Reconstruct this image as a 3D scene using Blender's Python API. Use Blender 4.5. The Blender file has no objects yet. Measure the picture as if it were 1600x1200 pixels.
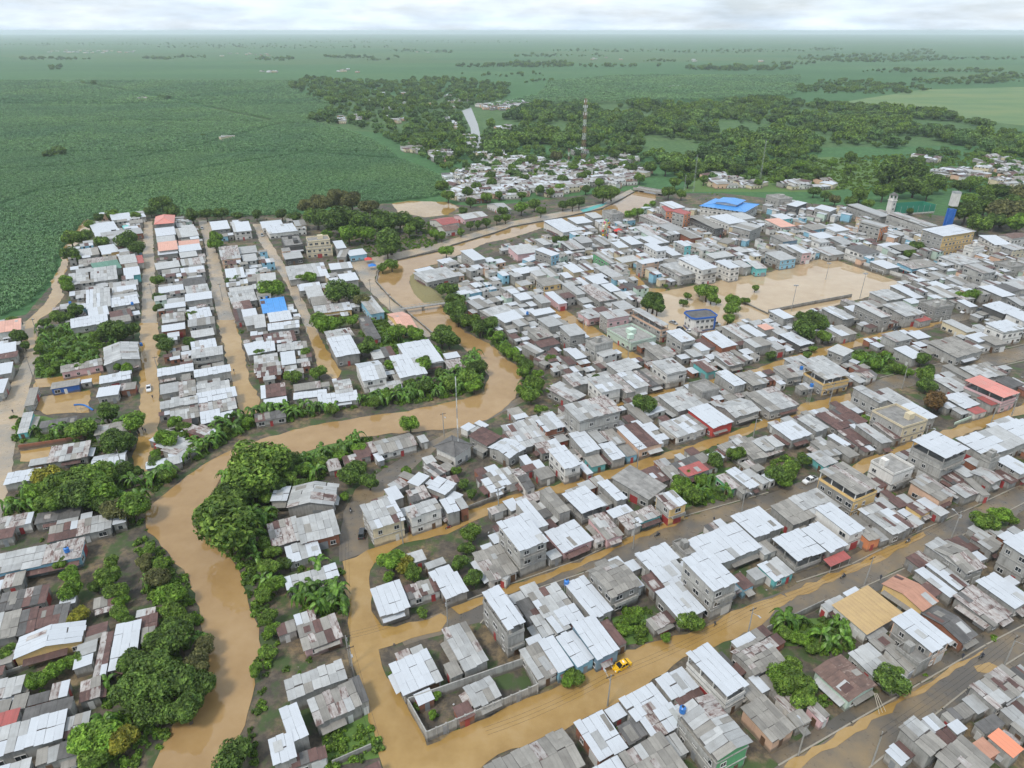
import bpy, bmesh, math, random
import numpy as np
from mathutils import Vector, Matrix

R = math.radians
rnd = random.Random(7)
scene = bpy.context.scene
COL = scene.collection

# ------------------------------------------------------------------ camera
F_PX, CX, CY, CAM_H, PITCH = 1067.0, 800.0, 600.0, 120.0, R(27.35)
cam_d = bpy.data.cameras.new('camera')
cam = bpy.data.objects.new('camera', cam_d)
COL.objects.link(cam)
cam.location = (0, 0, CAM_H)
cam.rotation_euler = (R(90) - PITCH, 0, 0)
cam_d.sensor_width = 36.0
cam_d.lens = 36.0 * F_PX / 1600.0
cam_d.clip_start = 1.0
cam_d.clip_end = 60000.0
scene.camera = cam

# ------------------------------------------------------------------ sky and sun
SUN_EL, SUN_AZ = R(56), R(222)      # azimuth clockwise from +Y
world = bpy.data.worlds.new('World')
scene.world = world
world.use_nodes = True
wn, wl = world.node_tree.nodes, world.node_tree.links
for n in list(wn):
    wn.remove(n)
w_out = wn.new('ShaderNodeOutputWorld')
w_bg = wn.new('ShaderNodeBackground')
w_sky = wn.new('ShaderNodeTexSky')
w_sky.sky_type = 'NISHITA'
w_sky.sun_disc = False
w_sky.sun_elevation = SUN_EL
w_sky.sun_rotation = SUN_AZ
w_sky.dust_density = 2.0
w_tc = wn.new('ShaderNodeTexCoord')
w_map = wn.new('ShaderNodeMapping')
w_map.inputs['Scale'].default_value = (1.0, 1.0, 5.5)
w_noise = wn.new('ShaderNodeTexNoise')
w_noise.inputs['Scale'].default_value = 6.0
w_noise.inputs['Detail'].default_value = 9.0
w_noise.inputs['Roughness'].default_value = 0.58
w_ramp = wn.new('ShaderNodeValToRGB')
w_ramp.color_ramp.elements[0].position = 0.34
w_ramp.color_ramp.elements[0].color = (0.55, 0.55, 0.55, 1)
w_ramp.color_ramp.elements[1].position = 0.60
w_ramp.color_ramp.elements[1].color = (1, 1, 1, 1)
w_noise2 = wn.new('ShaderNodeTexNoise')
w_noise2.inputs['Scale'].default_value = 9.0
w_noise2.inputs['Detail'].default_value = 6.0
w_cloud = wn.new('ShaderNodeValToRGB')
w_cloud.color_ramp.elements[0].position = 0.3
w_cloud.color_ramp.elements[0].color = (5.6, 6.7, 8.0, 1)
w_cloud.color_ramp.elements[1].position = 0.7
w_cloud.color_ramp.elements[1].color = (7.8, 8.5, 9.2, 1)
w_mix = wn.new('ShaderNodeMixRGB')
wl.new(w_tc.outputs['Generated'], w_map.inputs['Vector'])
wl.new(w_map.outputs['Vector'], w_noise.inputs['Vector'])
wl.new(w_map.outputs['Vector'], w_noise2.inputs['Vector'])
wl.new(w_noise.outputs['Fac'], w_ramp.inputs['Fac'])
wl.new(w_noise2.outputs['Fac'], w_cloud.inputs['Fac'])
wl.new(w_ramp.outputs['Color'], w_mix.inputs['Fac'])
wl.new(w_sky.outputs['Color'], w_mix.inputs['Color1'])
wl.new(w_cloud.outputs['Color'], w_mix.inputs['Color2'])
wl.new(w_mix.outputs['Color'], w_bg.inputs['Color'])
w_bg.inputs['Strength'].default_value = 0.085
wl.new(w_bg.outputs['Background'], w_out.inputs['Surface'])

sun_d = bpy.data.lights.new('sun', 'SUN')
sun_d.energy = 1.5
sun_d.angle = R(11)
sun_d.color = (1.0, 0.95, 0.87)
sun = bpy.data.objects.new('sun', sun_d)
COL.objects.link(sun)
_sd = Vector((math.sin(SUN_AZ) * math.cos(SUN_EL), math.cos(SUN_AZ) * math.cos(SUN_EL), math.sin(SUN_EL)))
sun.rotation_euler = (-_sd).to_track_quat('-Z', 'Y').to_euler()
sun.location = (0, 0, 300)

vs = scene.view_settings
vs.view_transform = 'Standard'
vs.look = 'None'
vs.exposure = 0.74
vs.gamma = 1.0
vs.use_curve_mapping = False
scene.render.engine = 'CYCLES'
cy = scene.cycles
cy.use_denoising = True
cy.denoising_input_passes = 'RGB_ALBEDO_NORMAL'
cy.denoising_prefilter = 'ACCURATE'
cy.max_bounces = 6
cy.diffuse_bounces = 3
cy.glossy_bounces = 2
cy.transmission_bounces = 2
cy.transparent_max_bounces = 4
cy.volume_bounces = 2
cy.use_adaptive_sampling = True
cy.adaptive_threshold = 0.02

# ------------------------------------------------------------------ helpers
_cp, _sp = math.cos(PITCH), math.sin(PITCH)


def at(px, py, z=0.0):
    """the point at height z that lies on the sight line through a spot of the photograph"""
    a, b = (px - CX) / F_PX, (CY - py) / F_PX
    d = (a, _cp + b * _sp, -_sp + b * _cp)
    t = (z - CAM_H) / d[2]
    return Vector((d[0] * t, d[1] * t, z))


def depth(p):
    return p[1] * _cp + (CAM_H - p[2]) * _sp


def to_px(p):
    dp = depth(p)
    up = p[1] * _sp + (p[2] - CAM_H) * _cp
    return CX + F_PX * p[0] / dp, CY - F_PX * up / dp


class MB:
    def __init__(self):
        self.v, self.f, self.m = [], [], []

    def quad(self, a, b, c, d, m=0):
        i = len(self.v)
        self.v += [tuple(a), tuple(b), tuple(c), tuple(d)]
        self.f.append((i, i + 1, i + 2, i + 3))
        self.m.append(m)

    def poly(self, pts, m=0):
        i = len(self.v)
        self.v += [tuple(p) for p in pts]
        self.f.append(tuple(range(i, i + len(pts))))
        self.m.append(m)

    def box(self, x0, x1, y0, y1, z0, z1, m=0):
        i = len(self.v)
        self.v += [(x0, y0, z0), (x1, y0, z0), (x1, y1, z0), (x0, y1, z0), (x0, y0, z1), (x1, y0, z1), (x1, y1, z1), (x0, y1, z1)]
        for f in ((0, 3, 2, 1), (4, 5, 6, 7), (0, 1, 5, 4), (1, 2, 6, 5), (2, 3, 7, 6), (3, 0, 4, 7)):
            self.f.append(tuple(i + k for k in f))
            self.m.append(m)

    def slab(self, o, ex, ey, th, m=0):
        """a thin board with its top at o, o+ex, o+ex+ey, o+ey"""
        o, ex, ey = Vector(o), Vector(ex), Vector(ey)
        n = ex.cross(ey).normalized()
        if n.z < 0:
            n = -n
        i = len(self.v)
        for k in (0, 1):
            dz = -n * th * (1 - k)
            self.v += [tuple(o + dz), tuple(o + ex + dz), tuple(o + ex + ey + dz), tuple(o + ey + dz)]
        for f in ((0, 3, 2, 1), (4, 5, 6, 7), (0, 1, 5, 4), (1, 2, 6, 5), (2, 3, 7, 6), (3, 0, 4, 7)):
            self.f.append(tuple(i + k for k in f))
            self.m.append(m)

    def tube(self, p0, p1, r0, r1=None, n=6, m=0, cap=True):
        p0, p1 = Vector(p0), Vector(p1)
        r1 = r0 if r1 is None else r1
        d = (p1 - p0).normalized()
        a = d.orthogonal().normalized()
        b = d.cross(a)
        i = len(self.v)
        for p, r in ((p0, r0), (p1, r1)):
            for k in range(n):
                t = 2 * math.pi * k / n
                self.v.append(tuple(p + a * (r * math.cos(t)) + b * (r * math.sin(t))))
        for k in range(n):
            self.f.append((i + k, i + (k + 1) % n, i + n + (k + 1) % n, i + n + k))
            self.m.append(m)
        if cap:
            self.f.append(tuple(i + n + k for k in range(n)))
            self.m.append(m)
            self.f.append(tuple(i + n - 1 - k for k in range(n)))
            self.m.append(m)

    def wall(self, pts, h, t, z0=0.0, m=0, closed=False):
        """an upright wall of thickness t along ground points"""
        P = [Vector((p[0], p[1], 0)) for p in pts]
        if closed:
            P.append(P[0])
        for a, b in zip(P, P[1:]):
            d = (b - a)
            L = d.length
            if L < 0.01:
                continue
            d /= L
            n = Vector((-d.y, d.x, 0)) * (t / 2)
            i = len(self.v)
            for z in (z0, h):
                for q in (a - n - d * t * .49, b - n + d * t * .49, b + n + d * t * .49, a + n - d * t * .49):
                    self.v.append((q.x, q.y, z))
            for f in ((0, 3, 2, 1), (4, 5, 6, 7), (0, 1, 5, 4), (1, 2, 6, 5), (2, 3, 7, 6), (3, 0, 4, 7)):
                self.f.append(tuple(i + k for k in f))
                self.m.append(m)

    def mesh(self, name):
        me = bpy.data.meshes.new(name)
        me.from_pydata(self.v, [], self.f)
        return me

    def build(self, name, mats, parent=None, smooth=False):
        me = self.mesh(name)
        if not isinstance(mats, (list, tuple)):
            mats = [mats]
        for mt in mats:
            me.materials.append(mt)
        if len(mats) > 1:
            me.polygons.foreach_set('material_index', self.m)
        if smooth:
            me.polygons.foreach_set('use_smooth', [True] * len(me.polygons))
        o = bpy.data.objects.new(name, me)
        COL.objects.link(o)
        if parent is not None:
            o.parent = parent
        return o


def tag(o, label=None, cat=None, group=None, kind=None):
    for k, v in (('label', label), ('category', cat), ('group', group), ('kind', kind)):
        if v:
            o[k] = v
    return o


def empty(name, loc=(0, 0, 0), rz=0.0):
    o = bpy.data.objects.new(name, None)
    o.empty_display_size = 0.5
    COL.objects.link(o)
    o.location = loc
    o.rotation_euler = (0, 0, rz)
    return o


def child(name, me, parent, mat=None, loc=None):
    o = bpy.data.objects.new(name, me)
    COL.objects.link(o)
    o.parent = parent
    if loc is not None:
        o.location = loc
    if mat is not None:
        if not me.materials:
            me.materials.append(mat)
        o.material_slots[0].link = 'OBJECT'
        o.material_slots[0].material = mat
    return o


def copy_tree(o, parent=None):
    c = o.copy()
    COL.objects.link(c)
    c.parent = parent
    for ch in list(o.children):
        copy_tree(ch, c)
    return c


ORD = ['first', 'second', 'third', 'fourth', 'fifth', 'sixth', 'seventh', 'eighth', 'ninth', 'tenth', 'eleventh', 'twelfth', 'thirteenth',
       'fourteenth', 'fifteenth', 'sixteenth', 'seventeenth', 'eighteenth', 'nineteenth', 'twentieth']


def ordinal(i):
    if i < 20:
        return ORD[i]
    tens = {2: 'twenty', 3: 'thirty', 4: 'forty', 5: 'fifty', 6: 'sixty'}[(i + 1) // 10]
    u = (i + 1) % 10
    return tens + ('-' + ORD[u - 1] if u else 'th') if u else {'twenty': 'twentieth', 'thirty': 'thirtieth', 'forty': 'fortieth', 'fifty': 'fiftieth', 'sixty': 'sixtieth'}[tens]


# ------------------------------------------------------------------ materials
def nt(name):
    m = bpy.data.materials.new(name)
    m.use_nodes = True
    t = m.node_tree
    b = t.nodes['Principled BSDF']
    return m, t, b


def noise(t, vec, scale, detail=4.0, rough=0.55, stretch=None):
    if stretch:
        mp = t.nodes.new('ShaderNodeMapping')
        mp.inputs['Scale'].default_value = stretch
        t.links.new(vec, mp.inputs['Vector'])
        vec = mp.outputs['Vector']
    n = t.nodes.new('ShaderNodeTexNoise')
    n.inputs['Scale'].default_value = scale
    n.inputs['Detail'].default_value = detail
    n.inputs['Roughness'].default_value = rough
    t.links.new(vec, n.inputs['Vector'])
    return n.outputs['Fac']


def ramp(t, fac, stops):
    r = t.nodes.new('ShaderNodeValToRGB')
    e = r.color_ramp.elements
    while len(e) < len(stops):
        e.new(0.5)
    for k, (p, c) in enumerate(stops):
        e[k].position = p
        e[k].color = (c[0], c[1], c[2], 1) if isinstance(c, (tuple, list)) else (c, c, c, 1)
    t.links.new(fac, r.inputs['Fac'])
    return r.outputs['Color']


def mix(t, fac, a, b, mode='MIX'):
    n = t.nodes.new('ShaderNodeMixRGB')
    n.blend_type = mode
    for sock, val in ((n.inputs['Fac'], fac), (n.inputs['Color1'], a), (n.inputs['Color2'], b)):
        if isinstance(val, (int, float)):
            sock.default_value = val if sock.name == 'Fac' else (val, val, val, 1)
        elif isinstance(val, tuple):
            sock.default_value = (val[0], val[1], val[2], 1)
        else:
            t.links.new(val, sock)
    return n.outputs['Color']


def bump(t, b, h, strength=0.3, dist=0.1):
    n = t.nodes.new('ShaderNodeBump')
    n.inputs['Strength'].default_value = strength
    n.inputs['Distance'].default_value = dist
    t.links.new(h, n.inputs['Height'])
    t.links.new(n.outputs['Normal'], b.inputs['Normal'])


def local_vec(t):
    """object coordinates shifted by a random amount for each object"""
    tc = t.nodes.new('ShaderNodeTexCoord')
    oi = t.nodes.new('ShaderNodeObjectInfo')
    mul = t.nodes.new('ShaderNodeMath')
    mul.operation = 'MULTIPLY'
    mul.inputs[1].default_value = 173.0
    t.links.new(oi.outputs['Random'], mul.inputs[0])
    add = t.nodes.new('ShaderNodeVectorMath')
    add.operation = 'ADD'
    t.links.new(tc.outputs['Object'], add.inputs[0])
    t.links.new(mul.outputs[0], add.inputs[1])
    return add.outputs[0], oi.outputs['Random'], tc.outputs['Object']


def world_vec(t):
    g = t.nodes.new('ShaderNodeNewGeometry')
    return g.outputs['Position']


def val(t, col, rand, amount):
    """scale a colour's brightness by a random value of each object"""
    mr = t.nodes.new('ShaderNodeMapRange')
    mr.inputs['To Min'].default_value = 1 - amount
    mr.inputs['To Max'].default_value = 1 + amount
    t.links.new(rand, mr.inputs['Value'])
    hs = t.nodes.new('ShaderNodeHueSaturation')
    t.links.new(mr.outputs['Result'], hs.inputs['Value'])
    t.links.new(col, hs.inputs['Color'])
    return hs.outputs['Color']


def roof_mat(name, base, dirt, amount, rough=0.45, metal=0.0, rust=None, rust_cut=0.7, vary=0.08, seam=0.12, streak=0.3):
    m, t, b = nt(name)
    vec, rand, obj = local_vec(t)
    n1 = noise(t, vec, 0.5, 5.0, 0.6)
    n2 = noise(t, vec, 1.1, 3.0, 0.5, (1.2, 0.18, 1.0))
    f = mix(t, streak, n1, n2)
    col = mix(t, ramp(t, f, [(0.40, 0.0), (0.70, amount)]), base, dirt)
    if rust:
        nr = noise(t, vec, 0.8, 6.0, 0.65, (1.6, 0.5, 1.0))
        col = mix(t, ramp(t, nr, [(rust_cut - 0.06, 0.0), (rust_cut + 0.04, 0.9)]), col, rust)
    w = t.nodes.new('ShaderNodeTexWave')
    w.inputs['Scale'].default_value = 0.33
    w.inputs['Distortion'].default_value = 0.0
    t.links.new(obj, w.inputs['Vector'])
    col = mix(t, seam, col, mix(t, 1.0, col, ramp(t, w.outputs['Fac'], [(0.0, 0.25), (0.25, 1.0)]), 'MULTIPLY'))
    col = val(t, col, rand, vary)
    t.links.new(col, b.inputs['Base Color'])
    b.inputs['Roughness'].default_value = rough
    b.inputs['Metallic'].default_value = metal
    bump(t, b, w.outputs['Fac'], 0.25, 0.03)
    return m


RUST = (0.11, 0.055, 0.045)
MAT = {}
MAT['W'] = roof_mat('white_zinc_sheet', (0.485, 0.51, 0.54), (0.41, 0.425, 0.44), 0.4, 0.4, 0.0, vary=0.035, seam=0.04, streak=0.12)
MAT['L'] = roof_mat('light_grey_sheet', (0.385, 0.39, 0.385), (0.27, 0.265, 0.25), 0.8, 0.5, 0.0, rust=(0.2, 0.16, 0.14), rust_cut=0.74, vary=0.17, streak=0.25, seam=0.08)
MAT['G'] = roof_mat('weathered_grey_sheet', (0.265, 0.25, 0.222), (0.165, 0.152, 0.135), 0.85, 0.65, rust=(0.15, 0.105, 0.085), rust_cut=0.72, vary=0.2, streak=0.3)
MAT['D'] = roof_mat('dark_fibre_cement', (0.125, 0.12, 0.115), (0.06, 0.057, 0.055), 0.9, 0.8, vary=0.2)
MAT['R'] = roof_mat('rusted_iron_sheet', (0.13, 0.072, 0.062), (0.065, 0.038, 0.035), 0.9, 0.8, rust=(0.24, 0.16, 0.13), rust_cut=0.66, vary=0.22)
MAT['J'] = roof_mat('half_rusted_sheet', (0.42, 0.40, 0.38), (0.2, 0.15, 0.13), 0.9, 0.65, rust=RUST, rust_cut=0.56, vary=0.15)
MAT['C'] = roof_mat('cement_slab', (0.29, 0.28, 0.262), (0.14, 0.135, 0.127), 1.0, 0.85, vary=0.12, seam=0.0)
MAT['P'] = roof_mat('dark_red_sheet', (0.36, 0.09, 0.08), (0.2, 0.07, 0.06), 0.8, 0.6)
MAT['O'] = roof_mat('clay_brown_roof', (0.42, 0.22, 0.15), (0.30, 0.15, 0.10), 0.8, 0.75)
MAT['S'] = roof_mat('salmon_red_sheet', (0.62, 0.22, 0.18), (0.50, 0.27, 0.22), 0.8, 0.55)
MAT['Z'] = roof_mat('bright_orange_roof', (0.72, 0.25, 0.14), (0.55, 0.24, 0.15), 0.7, 0.6)
MAT['X'] = roof_mat('faded_salmon_roof', (0.60, 0.34, 0.26), (0.50, 0.26, 0.2), 0.8, 0.6)
MAT['B'] = roof_mat('blue_sheet', (0.07, 0.27, 0.62), (0.05, 0.2, 0.46), 0.7, 0.4)
MAT['T'] = roof_mat('ochre_tan_roof', (0.46, 0.32, 0.15), (0.37, 0.25, 0.13), 0.8, 0.7)
MAT['N'] = roof_mat('green_sheet', (0.10, 0.22, 0.16), (0.07, 0.15, 0.11), 0.8, 0.55)
MAT['Q'] = roof_mat('old_brown_tile', (0.17, 0.105, 0.085), (0.09, 0.06, 0.05), 1.0, 0.85, rust=(0.30, 0.22, 0.18), rust_cut=0.62)
MAT['E'] = roof_mat('teal_sheet', (0.12, 0.50, 0.47), (0.1, 0.36, 0.34), 0.6, 0.5)
SETS = {'M': 'WLLJGRLJRG', 'K': 'DRJDGRRJG', 'R': 'RRRRJRDR', 'W': 'WWWWWWWWWWWWWWL', 'L': 'LLLLLLLLGJ', 'G': 'GGGGGGLJ', 'D': 'DDDD', 'H': 'LLGWJL', 'Y': 'WWWWRL'}


def sheet_set(k):
    return [MAT[c] for c in SETS.get(k, k)]


def wall_mat(name, base, stain, amount=0.8, vary=0.1):
    m, t, b = nt(name)
    vec, rand, obj = local_vec(t)
    n1 = noise(t, vec, 0.35, 6.0, 0.65)
    n2 = noise(t, vec, 1.2, 4.0, 0.6, (1.6, 1.6, 0.22))
    f = mix(t, 0.5, n1, n2)
    col = mix(t, ramp(t, f, [(0.44, 0.0), (0.70, amount)]), base, stain)
    sx = t.nodes.new('ShaderNodeSeparateXYZ')
    t.links.new(obj, sx.inputs['Vector'])
    ad = t.nodes.new('ShaderNodeMath')
    ad.operation = 'MULTIPLY_ADD'
    ad.inputs[1].default_value = -1.3
    t.links.new(n1, ad.inputs[0])
    t.links.new(sx.outputs['Z'], ad.inputs[2])
    col = mix(t, ramp(t, ad.outputs[0], [(0.0, 0.75), (0.55, 0.0)]), col, (0.12, 0.10, 0.075))
    col = val(t, col, rand, vary)
    t.links.new(col, b.inputs['Base Color'])
    b.inputs['Roughness'].default_value = 0.85
    return m


WALL = {
    'c': wall_mat('cement_block_wall', (0.34, 0.33, 0.305), (0.16, 0.152, 0.14), 1.0, 0.2),
    'w': wall_mat('whitewashed_wall', (0.66, 0.64, 0.60), (0.40, 0.38, 0.35)),
    'y': wall_mat('yellow_wall', (0.68, 0.46, 0.18), (0.5, 0.36, 0.2)),
    'Y': wall_mat('cream_wall', (0.62, 0.53, 0.36), (0.42, 0.36, 0.27)),
    'b': wall_mat('light_blue_wall', (0.25, 0.49, 0.62), (0.2, 0.34, 0.42)),
    'B': wall_mat('deep_blue_wall', (0.03, 0.12, 0.42), (0.03, 0.1, 0.3)),
    's': wall_mat('slate_blue_wall', (0.20, 0.30, 0.38), (0.15, 0.2, 0.25)),
    'k': wall_mat('pink_wall', (0.62, 0.40, 0.40), (0.45, 0.30, 0.3)),
    't': wall_mat('teal_wall', (0.14, 0.46, 0.46), (0.13, 0.32, 0.32)),
    'e': wall_mat('green_wall', (0.12, 0.36, 0.16), (0.1, 0.25, 0.13)),
    'm': wall_mat('mint_wall', (0.50, 0.62, 0.52), (0.36, 0.43, 0.36)),
    'o': wall_mat('peach_wall', (0.64, 0.42, 0.29), (0.47, 0.32, 0.24)),
    'r': wall_mat('brick_wall', (0.30, 0.12, 0.07), (0.19, 0.09, 0.06)),
    'd': wall_mat('dark_wall', (0.09, 0.088, 0.085), (0.05, 0.05, 0.05)),
    'O': wall_mat('orange_wall', (0.66, 0.25, 0.11), (0.5, 0.2, 0.1)),
    'R': wall_mat('red_wall', (0.5, 0.06, 0.05), (0.35, 0.06, 0.05)),
}


def plain(name, col, rough=0.6, metal=0.0, vary=0.06):
    m, t, b = nt(name)
    vec, rand, obj = local_vec(t)
    n1 = noise(t, vec, 1.3, 4.0)
    c = mix(t, ramp(t, n1, [(0.4, 0.0), (0.75, 0.5)]), col, tuple(x * 0.7 for x in col))
    c = val(t, c, rand, vary)
    t.links.new(c, b.inputs['Base Color'])
    b.inputs['Roughness'].default_value = rough
    b.inputs['Metallic'].default_value = metal
    return m


P_GLASS = plain('window_glass', (0.03, 0.035, 0.04), 0.15)
P_FRAME = plain('window_frame', (0.55, 0.54, 0.52), 0.5)
P_DOOR = [plain('brown_door', (0.13, 0.075, 0.045), 0.6), plain('grey_steel_door', (0.24, 0.25, 0.26), 0.5), plain('white_door', (0.6, 0.6, 0.58), 0.5), plain('red_door', (0.35, 0.05, 0.05), 0.5)]
P_UNDER = plain('roof_batten', (0.07, 0.06, 0.055), 0.9)
P_CONC = WALL['c']
P_STEEL = plain('galvanised_steel', (0.45, 0.46, 0.47), 0.5, 0.3)
P_POLE = plain('concrete_pole', (0.30, 0.29, 0.27), 0.8)
P_BLACK = plain('black_rubber', (0.02, 0.02, 0.02), 0.7)
P_BLUE = plain('blue_plastic', (0.03, 0.17, 0.5), 0.4)
P_RED = plain('red_paint', (0.55, 0.05, 0.04), 0.45)
P_FADEDRED = plain('faded_red_paint', (0.42, 0.2, 0.17), 0.6)
P_WHITE = plain('white_paint', (0.75, 0.75, 0.73), 0.45)
P_TAXI = plain('yellow_car_paint', (0.75, 0.43, 0.01), 0.25)
P_CARW = plain('white_car_paint', (0.72, 0.73, 0.74), 0.25)
P_CARD = plain('dark_car_paint', (0.05, 0.055, 0.06), 0.25)
P_CARG = plain('silver_car_paint', (0.35, 0.36, 0.37), 0.3, 0.3)
P_GLASSC = plain('car_glass', (0.015, 0.018, 0.02), 0.08)
P_LAMP = plain('lamp_glass', (0.7, 0.7, 0.65), 0.2)
P_BARK = plain('bark', (0.085, 0.065, 0.05), 0.9)
P_STALK = plain('banana_stalk', (0.20, 0.21, 0.09), 0.7)


def leaf_mat(name, c1, c2, rough=0.6, trans=0.25, vary=0.18, field=False):
    m, t, b = nt(name)
    g = t.nodes.new('ShaderNodeNewGeometry')
    oi = t.nodes.new('ShaderNodeObjectInfo')
    col = ramp(t, g.outputs['Random Per Island'], [(0.0, c1), (1.0, c2)])
    tc = t.nodes.new('ShaderNodeTexCoord')
    cl = noise(t, tc.outputs['Object'], 2.6, 2.0, 0.5)
    col = mix(t, 1.0, col, ramp(t, cl, [(0.36, 0.5), (0.62, 1.25)]), 'MULTIPLY')
    if field:
        wp = g.outputs['Position']
        col = mix(t, 1.0, col, ramp(t, noise(t, wp, 0.006, 4.0, 0.6), [(0.35, (0.72, 0.8, 0.85)), (0.65, (1.25, 1.15, 1.0))]), 'MULTIPLY')
    col = val(t, col, oi.outputs['Random'], vary)
    t.links.new(col, b.inputs['Base Color'])
    b.inputs['Roughness'].default_value = rough
    b.inputs['Specular IOR Level'].default_value = 0.3
    tr = t.nodes.new('ShaderNodeBsdfTranslucent')
    t.links.new(mix(t, 0.5, col, (0.10, 0.16, 0.02)), tr.inputs['Color'])
    ms = t.nodes.new('ShaderNodeMixShader')
    ms.inputs['Fac'].default_value = trans
    t.links.new(b.outputs['BSDF'], ms.inputs[1])
    t.links.new(tr.outputs['BSDF'], ms.inputs[2])
    t.links.new(ms.outputs['Shader'], t.nodes['Material Output'].inputs['Surface'])
    return m


LEAF = {
    'd': leaf_mat('dark_leaf', (0.038, 0.085, 0.016), (0.175, 0.27, 0.05)),
    'm': leaf_mat('mid_leaf', (0.055, 0.125, 0.017), (0.24, 0.355, 0.055)),
    'b': leaf_mat('bright_leaf', (0.075, 0.17, 0.016), (0.25, 0.40, 0.05)),
    'y': leaf_mat('yellow_leaf', (0.14, 0.165, 0.02), (0.43, 0.38, 0.05)),
    'n': leaf_mat('brown_leaf', (0.11, 0.065, 0.025), (0.26, 0.15, 0.05)),
    'o': leaf_mat('olive_leaf', (0.075, 0.085, 0.028), (0.23, 0.225, 0.08)),
    'p': leaf_mat('plantation_leaf', (0.05, 0.13, 0.046), (0.17, 0.325, 0.135), 0.45, 0.25, 0.22, field=True),
    'a': leaf_mat('banana_leaf', (0.05, 0.125, 0.018), (0.18, 0.33, 0.05), 0.4, 0.3, 0.25),
    'f': leaf_mat('forest_leaf', (0.045, 0.105, 0.03), (0.16, 0.27, 0.08), vary=0.35),
    'g': leaf_mat('forest_light_leaf', (0.075, 0.15, 0.035), (0.21, 0.32, 0.08), vary=0.35),
}

# ------------------------------------------------------------------ the setting
from mathutils.geometry import tessellate_polygon


def pxpoly(pts, z=0.0):
    return [at(x, y, 0.0) for x, y in pts]


def roughen(P, step, amp, seed=1):
    rr = random.Random(seed)
    out = []
    n = len(P)
    for i in range(n):
        a, b = P[i], P[(i + 1) % n]
        L = (b - a).length
        k = max(1, min(60, int(L / step)))
        nrm = Vector((-(b - a).y, (b - a).x, 0)).normalized() if L > 0 else Vector()
        for j in range(k):
            p = a.lerp(b, j / k)
            out.append(p + nrm * rr.uniform(-amp, amp))
    return out


def sheet(name, pts, z, mat, kind='structure', rough=(3.0, 0.35), thick=0.0, world=False):
    P = [Vector((p[0], p[1], 0)) for p in pts] if world else pxpoly(pts)
    if rough:
        P = roughen(P, rough[0], rough[1], len(pts))
    tris = tessellate_polygon([[Vector((p.x, p.y, 0)) for p in P]])
    me = bpy.data.meshes.new(name)
    me.from_pydata([(p.x, p.y, z) for p in P], [], [tuple(t) for t in tris])
    bm = bmesh.new()
    bm.from_mesh(me)
    for f in bm.faces:
        if f.normal.z < 0:
            f.normal_flip()
    bm.to_mesh(me)
    bm.free()
    me.materials.append(mat)
    o = bpy.data.objects.new(name, me)
    COL.objects.link(o)
    o['kind'] = kind
    return o


# --- ground materials
def ground_mat():
    m, t, b = nt('far_fields')
    v = world_vec(t)
    n1 = noise(t, v, 0.0016, 4.0, 0.6, (0.45, 1.0, 1.0))
    n2 = noise(t, v, 0.035, 6.0, 0.75)
    n3 = noise(t, v, 0.22, 3.0, 0.7)
    vo = t.nodes.new('ShaderNodeTexVoronoi')
    vo.inputs['Scale'].default_value = 0.0019
    mp = t.nodes.new('ShaderNodeMapping')
    mp.inputs['Scale'].default_value = (0.55, 1.0, 1.0)
    mp.inputs['Rotation'].default_value = (0, 0, 0.4)
    t.links.new(v, mp.inputs['Vector'])
    t.links.new(mp.outputs['Vector'], vo.inputs['Vector'])
    col = ramp(t, n1, [(0.35, (0.06, 0.14, 0.055)), (0.55, (0.085, 0.18, 0.07)), (0.7, (0.13, 0.19, 0.07))])
    sep = t.nodes.new('ShaderNodeSeparateColor')
    t.links.new(vo.outputs['Color'], sep.inputs['Color'])
    col = mix(t, ramp(t, sep.outputs['Red'], [(0.55, 0.0), (0.9, 0.55)]), col, (0.13, 0.17, 0.07))
    col = mix(t, ramp(t, n2, [(0.35, 0.5), (0.6, 0.0)]), col, (0.04, 0.095, 0.032))
    col = mix(t, ramp(t, n3, [(0.4, 0.5), (0.62, 0.0)]), col, (0.03, 0.075, 0.03))
    t.links.new(col, b.inputs['Base Color'])
    b.inputs['Roughness'].default_value = 0.9
    b.inputs['Specular IOR Level'].default_value = 0.1
    return m


def mud_mat():
    m, t, b = nt('muddy_ground')
    v = world_vec(t)
    n1 = noise(t, v, 0.06, 6.0, 0.65)
    n2 = noise(t, v, 0.5, 5.0, 0.7)
    n3 = noise(t, v, 0.16, 4.0, 0.6)
    col = ramp(t, n1, [(0.36, (0.078, 0.067, 0.054)), (0.5, (0.125, 0.099, 0.07)), (0.62, (0.22, 0.16, 0.085))])
    col = mix(t, ramp(t, n2, [(0.4, 0.7), (0.6, 0.0)]), col, (0.035, 0.031, 0.027))
    col = mix(t, ramp(t, n3, [(0.50, 0.0), (0.60, 0.9)]), col, (0.045, 0.08, 0.02))
    t.links.new(col, b.inputs['Base Color'])
    b.inputs['Roughness'].default_value = 0.85
    bump(t, b, n2, 0.5, 0.2)
    return m


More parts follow.
